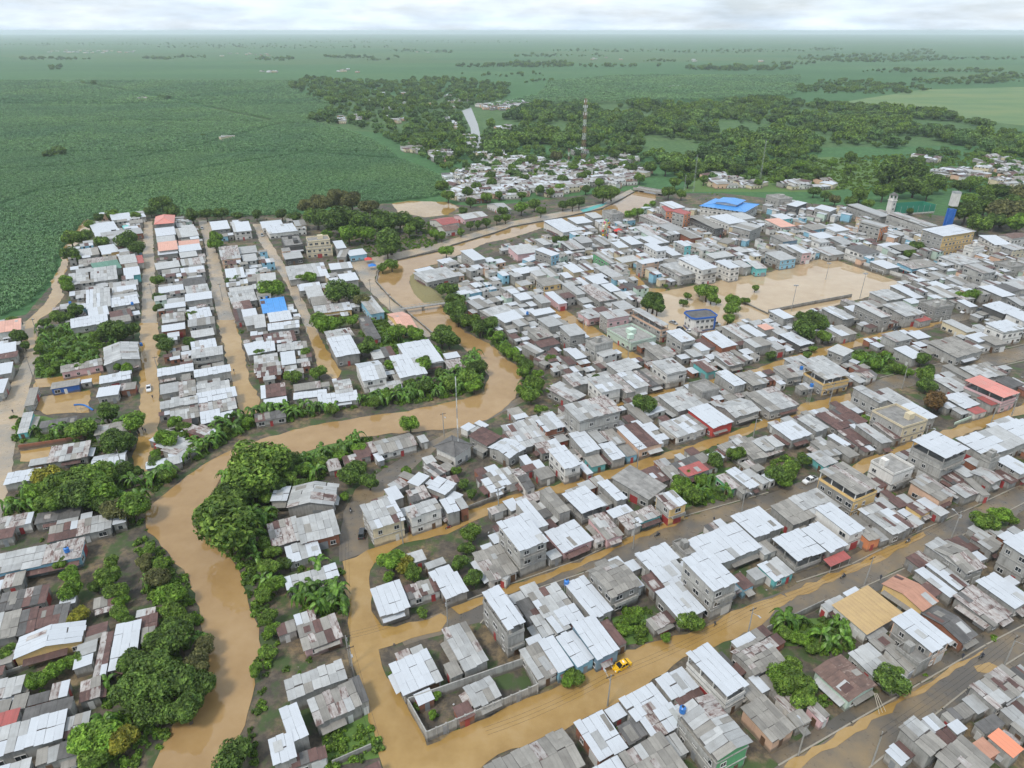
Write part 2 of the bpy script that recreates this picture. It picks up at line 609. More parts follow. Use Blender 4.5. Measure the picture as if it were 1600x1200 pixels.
def road_mat(name, dark, mud, cut):
    m, t, b = nt(name)
    v = world_vec(t)
    n1 = noise(t, v, 0.07, 5.0, 0.6)
    n2 = noise(t, v, 0.55, 5.0, 0.7)
    n3 = noise(t, v, 6.0, 2.0, 0.5)
    fac = mix(t, 0.12, n1, n2)
    col = mix(t, ramp(t, n2, [(0.35, 0.0), (0.65, 0.3)]), dark, tuple(x * 1.6 for x in dark))
    mudf = ramp(t, fac, [(cut - 0.10, 0.0), (cut + 0.12, 1.0)])
    col = mix(t, mudf, col, mix(t, n3, mud, tuple(x * 1.25 for x in mud)))
    t.links.new(col, b.inputs['Base Color'])
    t.links.new(ramp(t, n2, [(0.35, 0.22), (0.62, 0.6)]), b.inputs['Roughness'])
    bump(t, b, n3, 0.15, 0.02)
    return m


def water_mat(name, c1, c2, c3, rough=0.16, scale=1.0):
    m, t, b = nt(name)
    v = world_vec(t)
    n1 = noise(t, v, 0.030 * scale, 5.0, 0.6)
    n2 = noise(t, v, 0.16 * scale, 4.0, 0.6)
    f = mix(t, 0.4, n1, n2)
    col = ramp(t, f, [(0.38, c1), (0.52, c2), (0.66, c3)])
    t.links.new(col, b.inputs['Base Color'])
    b.inputs['Roughness'].default_value = rough
    b.inputs['IOR'].default_value = 1.4
    b.inputs['Specular IOR Level'].default_value = 0.7
    n4 = noise(t, v, 0.9, 3.0, 0.55)
    n5 = noise(t, v, 4.5, 2.0, 0.5)
    bump(t, b, mix(t, 0.35, n4, n5), 0.06, 0.05)
    return m


M_GROUND = ground_mat()
M_MUD = mud_mat()
M_ASPH = road_mat('wet_asphalt', (0.10, 0.088, 0.074), (0.20, 0.145, 0.08), 0.53)
M_ASPH2 = road_mat('muddy_street', (0.20, 0.185, 0.16), (0.34, 0.26, 0.17), 0.46)
M_VERGE = road_mat('muddy_verge', (0.085, 0.076, 0.064), (0.20, 0.145, 0.08), 0.55)
M_RIVER = water_mat('brown_river_water', (0.275, 0.168, 0.068), (0.325, 0.206, 0.09), (0.37, 0.247, 0.12), 0.05)
M_FLOOD = water_mat('ochre_flood_water', (0.285, 0.174, 0.054), (0.34, 0.216, 0.076), (0.38, 0.256, 0.11), 0.04, 1.8)
M_POND = water_mat('pale_flood_water', (0.37, 0.26, 0.145), (0.42, 0.31, 0.185), (0.46, 0.35, 0.22), 0.05)
M_GRASS = plain('grass_ground', (0.085, 0.155, 0.03), 0.9)
M_KERB = plain('kerb_stone', (0.30, 0.27, 0.22), 0.85)

# the ground: one sheet out to the horizon
gm = MB()
RINGS = [0, 60, 150, 300, 600, 1200, 2500, 5000, 9000, 14000, 32000]
NS = 48
gv = [(0, 0, 0)]
gf = []
for r_ in RINGS[1:]:
    for k in range(NS):
        gv.append((r_ * math.sin(2 * math.pi * k / NS), r_ * math.cos(2 * math.pi * k / NS), 0))
for k in range(NS):
    gf.append((0, 1 + (k + 1) % NS, 1 + k))
    for j in range(len(RINGS) - 2):
        a = 1 + j * NS
        gf.append((a + k, a + (k + 1) % NS, a + NS + (k + 1) % NS, a + NS + k))
gm.v, gm.f = gv, gf
g = gm.build('ground', M_GROUND)
g['kind'] = 'structure'

TOWN = [(-150, 1330), (-60, 800), (0, 500), (40, 492), (85, 440), (105, 390), (135, 345), (230, 330), (330, 338), (470, 335), (600, 318), (690, 318), (740, 322), (800, 318), (900, 306), (1000, 296), (1040, 302),
        (1130, 302), (1340, 326), (1480, 338), (1600, 335), (1800, 335), (1900, 700), (1800, 1330)]
sheet('town_ground', TOWN, 0.05, M_MUD)

# --- streets
ROADS = [
    ('riverside_road', M_ASPH2, [(548, 408), (600, 399), (675, 383), (800, 346), (880, 330), (940, 318), (985, 296), (992, 300), (945, 326), (880, 339), (800, 355), (707, 384), (620, 405), (588, 424), (585, 440), (607, 464), (632, 486), (678, 526), (665, 527), (612, 487), (572, 450), (553, 420)]),
    ('main_street', M_ASPH, [(618, 985), (709, 948), (791, 917), (905, 877), (997, 832), (1075, 807), (1200, 772), (1270, 747), (1305, 752), (1275, 768), (1137, 817), (1070, 844), (984, 876), (913, 893), (780, 938), (751, 972), (687, 992), (630, 1010)]),
    ('market_street', M_ASPH, [(1090, 984), (1160, 951), (1245, 912), (1330, 884), (1378, 860), (1430, 835), (1520, 795), (1600, 757), (1800, 660), (1800, 690), (1600, 784), (1520, 825), (1432, 878), (1344, 918), (1285, 949), (1197, 990), (1131, 1003)]),
    ('corner_street', M_ASPH, [(1150, 1240), (1217, 1198), (1330, 1132), (1438, 1070), (1540, 1010), (1600, 979), (1800, 860), (1800, 900), (1600, 1019), (1511, 1075), (1472, 1106), (1358, 1198), (1310, 1240)]),
    ('bend_road', M_ASPH, [(530, 878), (576, 862), (574, 830), (582, 792), (622, 752), (682, 702), (745, 665), (835, 620), (850, 600), (838, 598), (820, 618), (740, 655), (672, 690), (600, 733), (555, 765), (536, 800)]),
    ('upper_avenue', M_ASPH, [(1330, 616), (1375, 592), (1470, 570), (1600, 540), (1700, 515), (1700, 535), (1600, 562), (1510, 582), (1440, 600), (1380, 612), (1335, 632)]),
    ('east_avenue', M_ASPH, [(1380, 520), (1440, 505), (1520, 485), (1600, 462), (1700, 440), (1700, 452), (1600, 476), (1540, 492), (1480, 508), (1400, 528)]),
    ('terrace_street', M_ASPH2, [(225, 346), (238, 346), (243, 450), (247, 520), (221, 520), (222, 450)]),
    ('middle_lane', M_ASPH2, [(310, 345), (327, 345), (338, 388), (356, 462), (372, 520), (346, 520), (332, 462), (320, 382)]),
    ('eastern_lane', M_ASPH2, [(395, 350), (410, 350), (421, 376), (461, 440), (488, 500), (506, 540), (490, 545), (472, 500), (445, 440), (406, 378)]),
    ('farm_road', M_ASPH2, [(36, 503), (64, 503), (60, 560), (47, 605), (27, 680), (14, 765), (0, 815), (-40, 860), (-40, 700), (18, 600), (38, 560)]),
    ('highway', plain('pale_concrete_road', (0.34, 0.35, 0.35), 0.6), [(722, 173), (736, 168), (747, 195), (757, 242), (772, 262), (762, 268), (740, 244), (735, 200)]),
]
for nm, mt, pts in ROADS:
    sheet(nm, pts, 0.10, mt)

# --- water
RIVER = [(238, 1240), (240, 1200), (275, 1120), (312, 1080), (322, 1020), (315, 960), (292, 900), (258, 862), (232, 832), (229, 795), (250, 780), (292, 745), (320, 724), (360, 704), (422, 683), (460, 672), (520, 660), (575, 650),
         (625, 645), (675, 635), (725, 624), (757, 612), (763, 588), (750, 568), (732, 550), (712, 536), (690, 530), (677, 522), (630, 482), (607, 462), (587, 440), (590, 426), (620, 408), (685, 394), (707, 385), (775, 365), (800, 356),
         (882, 341), (940, 328), (965, 316), (990, 302), (1000, 297), (1026, 299), (1024, 313), (1000, 327), (972, 336), (935, 342), (850, 356), (800, 372), (760, 380), (722, 397), (685, 412), (655, 420), (642, 432), (640, 445), (648, 460), (662, 473),
         (687, 476), (700, 492), (727, 520), (765, 537), (788, 560), (806, 570), (816, 588), (813, 608), (800, 628), (770, 652), (732, 667), (675, 673), (612, 678), (575, 682), (512, 696), (460, 713), (420, 720), (372, 722), (345, 745), (330, 775), (322, 810),
         (330, 845), (357, 868), (377, 897), (386, 940), (404, 982), (408, 1018), (392, 1041), (399, 1070), (388, 1115), (371, 1155), (345, 1200), (330, 1240)]
sheet('river', RIVER, 0.16, M_RIVER, rough=(2.5, 0.5))
FLOODS = [
    [(219, 505), (247, 505), (249, 550), (247, 585), (251, 657), (233, 720), (231, 752), (204, 752), (208, 720), (216, 670), (219, 607)],
    [(338, 500), (366, 500), (376, 527), (391, 597), (401, 612), (411, 648), (373, 646), (361, 597), (349, 537)],
    [(478, 510), (492, 512), (508, 540), (534, 584), (522, 595), (497, 575), (490, 550)],
    [(133, 342), (143, 345), (140, 360), (108, 395), (104, 425), (90, 440), (101, 462), (82, 487), (60, 500), (55, 545), (38, 545), (38, 505), (66, 480), (82, 455), (80, 440), (95, 415), (98, 390)],
    [(54, 593), (158, 580), (160, 600), (54, 606)], [(56, 622), (140, 610), (140, 645), (75, 648), (55, 640)], [(32, 705), (82, 698), (80, 722), (30, 722)],
    [(575, 862), (640, 833), (735, 798), (800, 774), (865, 759), (925, 741), (1040, 708), (1142, 676), (1200, 654), (1260, 630), (1330, 615), (1334, 628), (1260, 646), (1200, 667), (1142, 690), (1045, 719), (997, 737), (925, 757), (800, 790), (745, 812), (700, 836), (630, 850), (585, 880),
     (577, 905), (582, 955), (596, 980), (640, 975), (690, 958), (700, 966), (687, 985), (620, 1008), (593, 1015), (597, 1042), (640, 1108), (666, 1164), (840, 1085), (900, 1060), (975, 1019), (1086, 985), (1160, 951), (1220, 928), (1236, 936), (1180, 985), (1131, 1003), (1069, 1030), (1021, 1063), (950, 1107), (879, 1140), (780, 1182), (700, 1230), (604, 1230), (596, 1198), (576, 1110), (551, 1030), (546, 960), (535, 877)],
    [(1296, 752), (1340, 722), (1420, 692), (1475, 673), (1575, 640), (1650, 612), (1650, 630), (1575, 655), (1480, 690), (1425, 706), (1355, 735), (1310, 760)],
    [(955, 625), (1015, 612), (1050, 603), (1115, 590), (1175, 578), (1245, 555), (1375, 521), (1470, 497), (1474, 505), (1380, 532), (1250, 565), (1178, 588), (1052, 616), (1015, 625), (960, 637)],
    [(832, 450), (850, 448), (878, 480), (905, 500), (945, 522), (1005, 560), (990, 570), (930, 532), (880, 506), (868, 490)],
    [(975, 420), (985, 418), (1012, 450), (1040, 452), (1040, 462), (1000, 456)],
    [(1225, 928), (1330, 884), (1378, 860), (1440, 832), (1446, 837), (1385, 872), (1340, 894), (1300, 908), (1235, 940)],
    [(705, 950), (791, 918), (905, 878), (997, 833), (1075, 808), (1078, 812), (1000, 841), (910, 886), (800, 926), (715, 962)],
    [(1222, 1198), (1330, 1133), (1438, 1071), (1540, 1011), (1542, 1016), (1442, 1080), (1336, 1145), (1250, 1198)],
    [(612, 318), (640, 314), (700, 316), (718, 324), (700, 336), (665, 340), (622, 332)],
]
for fi, pts in enumerate(FLOODS):
    sheet('flood_water', pts, 0.14 + 0.0013 * fi, M_FLOOD, rough=(2.5, 0.55))
sheet('flooded_pitch', [(1036, 456), (1115, 440), (1200, 426), (1292, 402), (1420, 446), (1340, 469), (1250, 492), (1180, 502), (1105, 522), (1010, 512), (1000, 485), (1015, 462)], 0.155, M_POND)

# pale pasture beyond the wood
M_PAST, _pt, _pb = nt('pasture')
_pv = world_vec(_pt)
_pt.links.new(ramp(_pt, noise(_pt, _pv, 0.012, 6.0, 0.7, (0.5, 1.0, 1.0)), [(0.36, (0.075, 0.15, 0.05)), (0.52, (0.115, 0.18, 0.06)), (0.66, (0.15, 0.19, 0.065))]), _pb.inputs['Base Color'])
_pb.inputs['Roughness'].default_value = 0.9
for pts in ([(1300, 162), (1440, 140), (1600, 136), (1640, 150), (1640, 200), (1540, 190), (1450, 173)], [(850, 155), (960, 128), (1060, 132), (1040, 152), (960, 160)], [(880, 190), (1010, 176), (1090, 186), (1000, 200)]):
    sheet('pasture', pts, .04, M_PAST)
# green patches of grass ground inside the town
for pts in ([(1050, 740), (1140, 730), (1150, 775), (1060, 795)], [(955, 965), (1010, 948), (1020, 1000), (965, 1010)], [(1325, 545), (1420, 560), (1430, 590), (1340, 580)], [(1060, 300), (1130, 255), (1300, 245), (1390, 255), (1400, 285), (1290, 300)],
            [(60, 515), (155, 515), (150, 590), (55, 590)], [(20, 640), (60, 650), (130, 660), (120, 690), (20, 690)], [(430, 700), (575, 685), (500, 735), (440, 745)], [(1200, 970), (1340, 960), (1330, 1015), (1220, 1010)],
            [(500, 1140), (590, 1110), (600, 1180), (510, 1200)], [(600, 480), (640, 520), (690, 560), (600, 560), (560, 520)], [(1550, 280), (1600, 270), (1600, 300), (1540, 300)]):
    sheet('grass_patch', pts, 0.075, M_GRASS)

# kerbs along the paved streets
KERBS = [[(709, 946), (791, 915), (905, 875), (997, 830), (1075, 805), (1200, 770)], [(751, 974), (780, 940), (913, 895), (984, 878), (1070, 846), (1137, 819), (1275, 770)], [(1245, 910), (1330, 882), (1378, 858), (1430, 833), (1520, 793), (1600, 755)], [(1285, 951), (1344, 920), (1432, 880), (1520, 827), (1600, 786)],
         [(1217, 1196), (1330, 1130), (1438, 1068), (1540, 1008), (1600, 977)], [(1358, 1200), (1472, 1108), (1511, 1077), (1600, 1021)], [(1375, 590), (1470, 568), (1600, 538)], [(1440, 602), (1510, 584), (1600, 564)]]
for pts in KERBS:
    b = MB()
    b.wall(pxpoly(pts), .2, .3, .06)
    o = b.build('kerb', M_KERB)
    o['kind'] = 'structure'
    # the trodden verge beside it
for pts, off in ((KERBS[0], 2.0), (KERBS[1], -2.0), (KERBS[2], 2.2), (KERBS[3], -2.2), (KERBS[4], 2.2), (KERBS[5], -2.2)):
    P = pxpoly(pts)
    Q = []
    for i, p in enumerate(P):
        d = (P[min(i + 1, len(P) - 1)] - P[max(i - 1, 0)]).normalized()
        Q.append(p + Vector((-d.y, d.x, 0)) * off)
    sheet('pavement', P + Q[::-1], .13, M_VERGE, world=True)

# ------------------------------------------------------------------ houses
# one line for each house: three roof corners as seen on an enlarged piece of the photograph, eave height, roof shape, roof and wall finish.
# shapes: s one slope, g gable along the first edge, h hip, c barrel, f flat slab with parapet, o sheet canopy on posts over an open floor
CROPS = {'A': (0, 300, 4), 'B': (400, 300, 4), 'C': (800, 280, 4), 'D': (1200, 280, 4), 'E': (0, 570, 4), 'F': (400, 570, 4), 'G': (800, 570, 4), 'H': (1200, 570, 4),
         'I': (0, 860, 3.53), 'J': (400, 860, 3.53), 'K': (780, 860, 3.53), 'L': (1160, 860, 3.53)}
HOUSES = [
('I', 'on the lower bank behind the riverside trees', '''
-90 375 105 340 110 470 3 s G c
108 345 205 320 203 440 3.1 s K c
205 320 375 300 380 400 3 s R c
0 240 260 200 268 290 3.2 s K c
90 485 78 603 468 495 3.4 g W y
-60 725 130 697 123 795 3 s L c
-60 900 100 888 95 965 3 s P c
160 800 275 780 270 835 2.6 s D r
148 870 415 808 385 882 4 s D c
-40 1000 380 875 345 1030 4 s W c
-60 1210 175 1150 160 1230 3.6 s W c
380 920 510 892 475 1010 3.2 s M c
330 1060 450 1040 440 1130 3.4 s D c
200 1120 330 1060 330 1140 3 s M c
648 415 785 403 745 640 3.2 s W c
575 462 640 458 575 695 3 s M c
760 332 865 315 850 350 2.8 s L c
775 370 875 350 865 440 2.8 s R c
785 437 858 422 850 500 2.9 s L c
510 280 630 240 640 290 2.5 s M c
440 740 555 695 560 800 2.8 s K c'''),
('E', 'in the waterlogged farm lots beside the muddy road', '''
-20 1185 525 1098 515 1212 3.5 s H b
320 1030 712 917 690 1010 3.1 s M c
235 932 510 890 500 950 3 s D c
362 962 492 948 488 978 2.8 s L c
-20 965 215 925 195 992 3.2 s H w
60 680 265 650 225 718 3 s W c
580 575 790 537 788 622 3.2 g W c
325 520 570 488 550 578 3.1 s H c
590 385 800 360 815 412 3 s G c
260 360 490 322 470 362 2.6 s D c
140 318 205 310 187 418 2.8 s L t
175 160 232 155 225 250 2.8 s G c
300 118 480 98 522 124 3 s G B
620 145 750 138 740 190 3.6 s W c
755 122 850 115 850 152 2.9 s G r
0 2 80 -10 62 50 3.4 s W c
-20 105 45 95 35 172 3.4 s W c'''),
('E', 'between the two flooded lanes above the river', '''
985 30 1210 -5 1212 38 4 s W c
1212 38 1440 0 1445 40 5 s W c
1000 132 1118 112 1122 165 3.2 s L c
1120 120 1225 108 1228 188 3 s G c
1230 130 1435 98 1440 150 3.6 s L c
1235 190 1475 138 1478 192 3.8 s W c
1000 232 1235 197 1240 238 4.2 s L c
1065 270 1240 240 1248 325 3 g G c
1245 252 1475 207 1480 272 3.2 s H c
1245 300 1370 285 1390 350 3 s W c
1350 310 1440 293 1490 318 3 s W r
1175 430 1262 375 1372 415 3 s M r
1035 540 1130 450 1240 500 2.9 s H c
1040 570 1110 545 1150 600 2.8 s M c
905 605 1030 585 1045 628 3.6 g W c
1030 590 1120 570 1130 612 3 s L c'''),
('F', 'beside the banana hedge on the north bank', '''
20 140 175 125 200 192 3 s M c
45 222 190 200 200 240 3 s W c
0 320 190 275 180 322 2.8 s R c
0 25 150 10 165 62 3 s M r
230 125 400 105 412 142 3 s M c
235 170 440 165 445 202 3 s W c
470 97 580 90 618 168 3.6 c L c
385 195 632 165 642 218 3 s W c
615 0 755 -35 822 72 6 g W w
700 130 900 100 920 142 3 s H w
850 70 960 50 990 102 3.2 s G c
300 225 380 215 390 245 2.6 s G c'''),
('F', 'on the south bank beside the bend road', '''
720 480 960 428 1015 505 3 g G w
1000 450 1050 440 1085 478 2.8 s L c
600 535 690 520 725 572 2.8 s M c
650 500 740 480 770 540 2.9 s R c
530 580 640 560 680 622 2.6 s M c
450 605 530 580 520 650 2.6 s M c
735 565 770 545 800 590 2.5 s M c
1100 512 1225 452 1368 500 5 h D w
1312 452 1420 400 1550 448 3.6 s R c
1455 518 1555 452 1680 520 4.2 g W c
1400 730 1490 700 1562 768 3 s W w
1365 710 1440 682 1480 706 2.8 s R c
1430 685 1580 640 1660 722 3.2 s H w
1590 660 1650 640 1735 765 3.2 g R w
640 890 850 838 945 968 6.5 s Y Y
935 905 1120 830 1155 890 6.4 s L w
1150 852 1230 832 1275 912 5 s W c
1240 847 1290 835 1332 892 4.6 s M r
930 790 1050 760 1100 826 4.5 s R c
780 792 860 770 945 822 4 s W c
930 740 1020 680 1100 692 3.5 s W c
1025 650 1110 620 1210 666 3 s K c
1075 770 1140 695 1245 742 4 s W c
1190 702 1260 690 1272 732 3 s R c
820 752 900 706 960 742 3 s L c
720 850 830 810 850 832 3 s M c
515 745 490 880 190 895 4 g L c
120 775 225 768 192 846 3.5 s W c
80 1000 265 955 280 1092 3.5 s M c
265 950 505 922 512 1076 4 s L r
185 1140 390 1090 405 1188 3 s W c
1045 590 1100 560 1120 600 3 s L c'''),
('J', 'along the corner lane by the river', '''
152 143 442 82 465 147 3 s W c
225 430 440 355 482 478 3 s K k
150 715 475 618 510 715 4.4 s H c
270 840 520 725 600 842 4 s G c
520 715 550 702 615 830 3.8 s R c
110 905 205 850 310 1000 5 s W c
70 1050 200 1000 225 1135 4.9 s W c
190 1130 385 1085 395 1150 3 s R c
600 1200 680 1160 700 1215 3 s R c'''),
('J', 'in the first block east of the corner lane', '''
630 212 800 180 855 325 3.5 s W c
810 190 990 160 1025 232 3 s K w
985 160 1110 115 1172 222 3.5 s W c
945 125 1060 80 1100 122 3.6 s W c
830 22 920 0 940 52 3 s L c
930 75 1030 35 1050 67 3 s M c
720 640 935 555 1045 707 3.2 s W c
845 545 910 520 935 556 3 s L c
1020 455 1150 398 1290 602 3.5 s H c
1232 240 1332 202 1500 390 9 o W c
1135 760 1285 692 1362 802 3 g L w
1200 30 1350 -30 1440 112 3.5 s H w
1290 150 1370 120 1450 110 3.2 s G w'''),
('K', 'in the row facing the yellow taxi', '''
110 560 212 508 320 668 3.2 s G w
215 506 300 470 410 640 3.5 s W b
310 490 400 440 525 592 3.6 s W b
395 412 522 362 668 547 4.5 s W s
560 402 590 390 700 512 3 s R c
95 290 165 255 240 372 3 s K c
165 370 235 360 310 466 3 s L c
145 490 225 460 245 502 3.1 s W c
165 250 320 175 400 302 3.6 s M c
220 340 290 302 400 420 3.2 s H c
290 340 410 300 480 372 3.3 s W c
365 200 465 142 625 322 4 s W c
470 112 640 50 798 188 6 c G c
735 40 850 -10 960 52 3.6 s W c
845 105 985 50 1065 170 3.7 s W c
780 150 860 115 935 197 3.4 s R c
848 238 990 185 1150 330 4 s W c
1000 60 1135 5 1325 167 9.5 s W c
800 385 920 335 980 387 2.6 s K c
1270 150 1330 125 1410 192 3.2 s R b'''),
('K', 'across the water south of the yellow taxi', '''
1018 582 1138 520 1392 732 7 o W w
1280 512 1385 455 1420 478 3 s W c
1380 702 1410 690 1488 772 3 s W c
1280 560 1440 470 1575 602 4 c G c
848 722 1000 650 1110 747 3.2 s W c
645 835 832 742 950 834 3.3 s W c
770 925 820 900 890 1012 3 s W c
785 865 830 845 875 877 3.5 s G c
810 912 860 880 930 1002 3 s G c
865 895 960 835 1020 952 3.2 s W c
930 802 1090 770 1160 802 3 s K c
1170 800 1415 1070 1195 1147 7.5 g L e
655 1140 890 1012 1060 1217 4 s G c
500 1210 650 1130 700 1202 4 s W c
400 960 560 890 722 1082 3.5 s Y r
-100 1180 348 985 490 1192 4 g G r'''),
('L', 'around the banana yard between the two asphalt streets', '''
90 90 190 35 280 122 3 s M t
485 320 680 205 892 340 3.5 s T w
430 302 540 245 585 282 3 s L w
548 238 620 202 676 236 3.9 s W c
745 190 850 143 1108 272 3.8 g O y
980 345 1070 300 1305 467 3.3 g D r
1150 265 1265 205 1500 352 3 s K c
1290 180 1385 122 1600 267 4 s W c
955 120 1000 95 1190 242 3 s Y c
1010 90 1070 60 1250 192 3.3 s H c
1030 -30 1150 -60 1335 102 5 g G c
905 42 980 0 1050 62 3 s R c
815 397 925 332 1165 492 6 s W o
690 505 780 460 860 512 3 s G c
780 545 845 530 970 652 3 s G w
850 542 920 500 1040 592 4 f C c
385 660 590 838 750 742 3.6 g Q m
580 575 690 512 840 642 3 s H c
-30 885 110 815 320 974 3.5 s G o
350 872 400 835 490 907 3 s G k
235 902 330 880 390 947 2.9 s L c'''),
('L', 'south of the bottom asphalt street', '''
1238 755 1435 640 1600 747 4 s L c
845 988 945 930 1140 1064 5 s H c
1050 1162 1190 1035 1400 1152 4 s G c
1335 1035 1410 995 1570 1092 4.2 s Z c
1260 1062 1330 1035 1430 1117 4 s O r
1090 892 1230 840 1290 902 3 s K c
1130 962 1190 930 1240 982 3 s W c
1280 952 1400 900 1450 962 3 s D c
1440 882 1553 800 1600 872 3 s M c
1480 962 1553 912 1640 990 3 s M c'''),
('G', 'beside the river trees at the west end of the canal street', '''
222 157 300 107 450 187 3.5 s L c
300 77 400 55 490 112 5 s L c
490 97 610 65 665 147 6.5 s W w
600 82 660 70 770 167 5 s M c
655 67 745 45 860 127 5 s W w
740 55 840 30 955 112 3.5 s K c
885 -10 1010 -40 1085 32 7 s L w
305 267 575 207 702 285 10 s L c
150 357 270 322 335 382 5.5 s W r
270 342 340 322 450 412 4 s L c
-60 402 130 347 235 472 3.2 s H c'''),
('G', 'on the north side of the flooded canal street', '''
355 442 455 420 555 527 5 s W c
460 422 515 405 600 472 4.5 s L c
542 507 630 490 712 577 4 s W c
450 582 550 565 590 622 3 s M t
660 512 730 500 785 562 3 s G b
640 402 800 370 955 492 4 s Y o
560 432 630 400 700 482 4 s G c
230 542 330 510 430 622 6 s W w
130 502 270 470 330 522 3.5 s M c
120 662 220 640 285 692 3 s G c
410 622 440 602 500 672 3 s W c
895 207 1060 165 1215 242 4.5 s L c
720 292 780 275 890 352 3 s G c
1085 287 1215 250 1395 354 4.5 s W R
890 377 1090 322 1250 387 3.5 s H w
1240 252 1420 215 1585 282 4 g L c
1250 62 1330 45 1480 112 6 s W c
1110 122 1210 95 1290 152 5 f C c
1450 190 1640 150 1800 252 4 s L c
1400 62 1500 40 1600 112 3.5 s G c'''),
('G', 'between the canal street and the main street', '''
160 802 232 780 376 907 5 s G c
300 817 450 765 600 872 4.5 o W c
590 722 740 655 1000 757 4 s C c
525 747 590 725 730 827 4.1 s W c
790 662 900 640 1000 722 3 s M c
920 652 1010 640 1120 742 3.1 s M c
980 627 1130 570 1180 602 3.5 s D c
1045 652 1172 602 1226 654 3.5 s P c
1270 502 1390 480 1460 532 3 s H c
1390 482 1480 455 1580 572 3.2 s G c
1500 482 1620 440 1700 502 3.4 s L c
1320 677 1390 655 1560 747 3.5 s W c
1260 702 1330 690 1440 762 3 s G e
890 822 1005 788 1100 870 6 s M y
470 957 580 930 700 1064 3.5 s G k
590 922 710 870 760 912 3.3 s W c
640 942 740 930 820 1012 3 s M c
740 927 880 880 930 942 3.3 s H t
200 1062 380 975 512 1087 3.5 s Y k
-100 1002 75 935 235 1094 9 s W c
10 872 80 850 240 997 5 s W c'''),
('G', 'along the south kerb of the main street', '''
1075 1107 1395 1000 1575 1142 4.5 s W c
1365 957 1540 890 1700 1012 5 s W c
1000 1112 1060 1100 1150 1182 4 f C c
760 1197 950 1120 1060 1202 4 s W c'''),
('H', 'along the south kerb of the main street', '''
0 892 120 850 285 955 4.5 s G c
130 847 300 775 450 882 4.6 s L c
290 912 382 870 612 1022 6 s W w
200 1042 300 985 502 1114 4.5 s W c
0 1078 200 1040 385 1172 4.6 o W c
560 1032 640 1010 700 1082 4 s G O
548 914 692 870 930 1010 4 s Y c
300 674 455 617 722 747 9 o G y
840 882 920 860 1040 912 3.5 s R y
750 842 820 830 880 882 3 s R c
650 610 765 560 905 642 6.5 f C w
870 744 975 700 1190 802 4.5 s L o
885 479 1035 420 1272 517 10.5 o W c
1180 472 1560 345 1740 442 5 s W c
1335 570 1385 545 1445 577 7 f C c
1435 602 1500 560 1640 652 5 s W c
1250 672 1330 640 1480 712 4 g L c
1400 682 1480 640 1600 702 3 s R c
1150 652 1210 630 1300 682 4 s L c
1080 692 1150 660 1250 742 3 s R c
1130 772 1220 740 1320 802 3.2 s L c
1220 722 1270 715 1390 812 3 s M c'''),
('H', 'in the rusty-roofed row north of the main street', '''
275 322 470 270 640 352 3 s R c
150 352 245 330 410 384 4.5 s L c
0 392 140 360 300 432 4 s W c
560 382 620 365 760 482 4.5 s L c
650 372 710 370 840 462 3.2 s R c
355 452 400 440 535 492 3.3 s W c
440 422 520 400 640 492 3 s R c
510 377 545 370 580 402 3.2 s W c
250 492 320 470 470 552 3.2 s G c
420 522 480 500 570 562 3 s G c
240 572 320 535 440 602 3 s M t
-20 460 30 445 95 502 4 s G c
680 300 790 240 965 347 6.5 f C Y
525 154 580 135 758 217 8 s L c
830 272 890 235 1045 317 5 s W c
700 197 790 170 900 232 4 s L c
1115 207 1185 165 1300 242 3.5 s W c
1220 107 1310 72 1580 167 7 o S k
1300 212 1370 190 1470 232 4 s P c
1250 282 1310 255 1360 287 3 s P w
1090 12 1140 0 1300 82 3.5 s L c
1050 102 1140 80 1250 152 3.5 s L c
1180 12 1380 5 1510 72 4 s G c
1420 102 1500 75 1600 122 3.5 s D c
235 17 395 -20 510 60 7.5 o L y
30 22 180 0 260 62 4 s L c
530 42 590 20 690 62 3 g R w'''),
('H', 'beyond the motorbikes on the market street', '''
965 1132 1060 1090 1270 1212 5 s L c
1245 1092 1310 1060 1470 1132 4 s M c
1100 1112 1230 1060 1300 1152 3 s R c
1463 1117 1610 1030 1800 1132 9 s W c'''),
('B', 'on the far side of the eastern lane', '''
30 197 160 180 170 212 4 s W w
70 227 230 195 245 237 4.2 s W w
230 187 300 180 320 207 4 s L Y
160 282 270 270 290 332 5 f C d
170 392 280 375 290 407 4 s L d
315 285 450 275 460 302 9 f C Y
312 342 470 335 476 352 5.5 f C Y
480 317 540 310 565 347 6 s W c
520 362 570 370 572 412 4 s G c
565 377 660 355 690 382 4 s W b
190 482 430 455 450 522 4 s H c
455 452 595 445 605 477 5 s W c
510 522 620 510 645 547 5 s W c
455 547 510 535 530 562 4 s W c
260 582 400 565 410 602 4 s W c
300 602 400 590 430 652 4 s L c
330 662 450 660 480 702 3.5 s G c
350 712 580 700 610 742 3.5 s H y
665 690 720 655 780 742 4 s L b
810 767 905 745 1020 852 3.5 g X y
640 802 710 790 780 912 3 s D c
420 887 575 852 622 890 5 s L c
465 937 600 897 632 1000 5 s W c
885 967 1080 930 1170 1052 4.5 s W c
1030 1032 1150 1010 1170 1062 4 s L c
850 1042 1015 1010 1055 1132 5 s W c
715 1002 780 985 800 1032 3 s L c
770 982 840 970 880 1022 3 s K c
1155 1012 1250 1005 1290 1032 3.5 s W c
1180 1062 1280 1040 1310 1092 3 s M c'''),
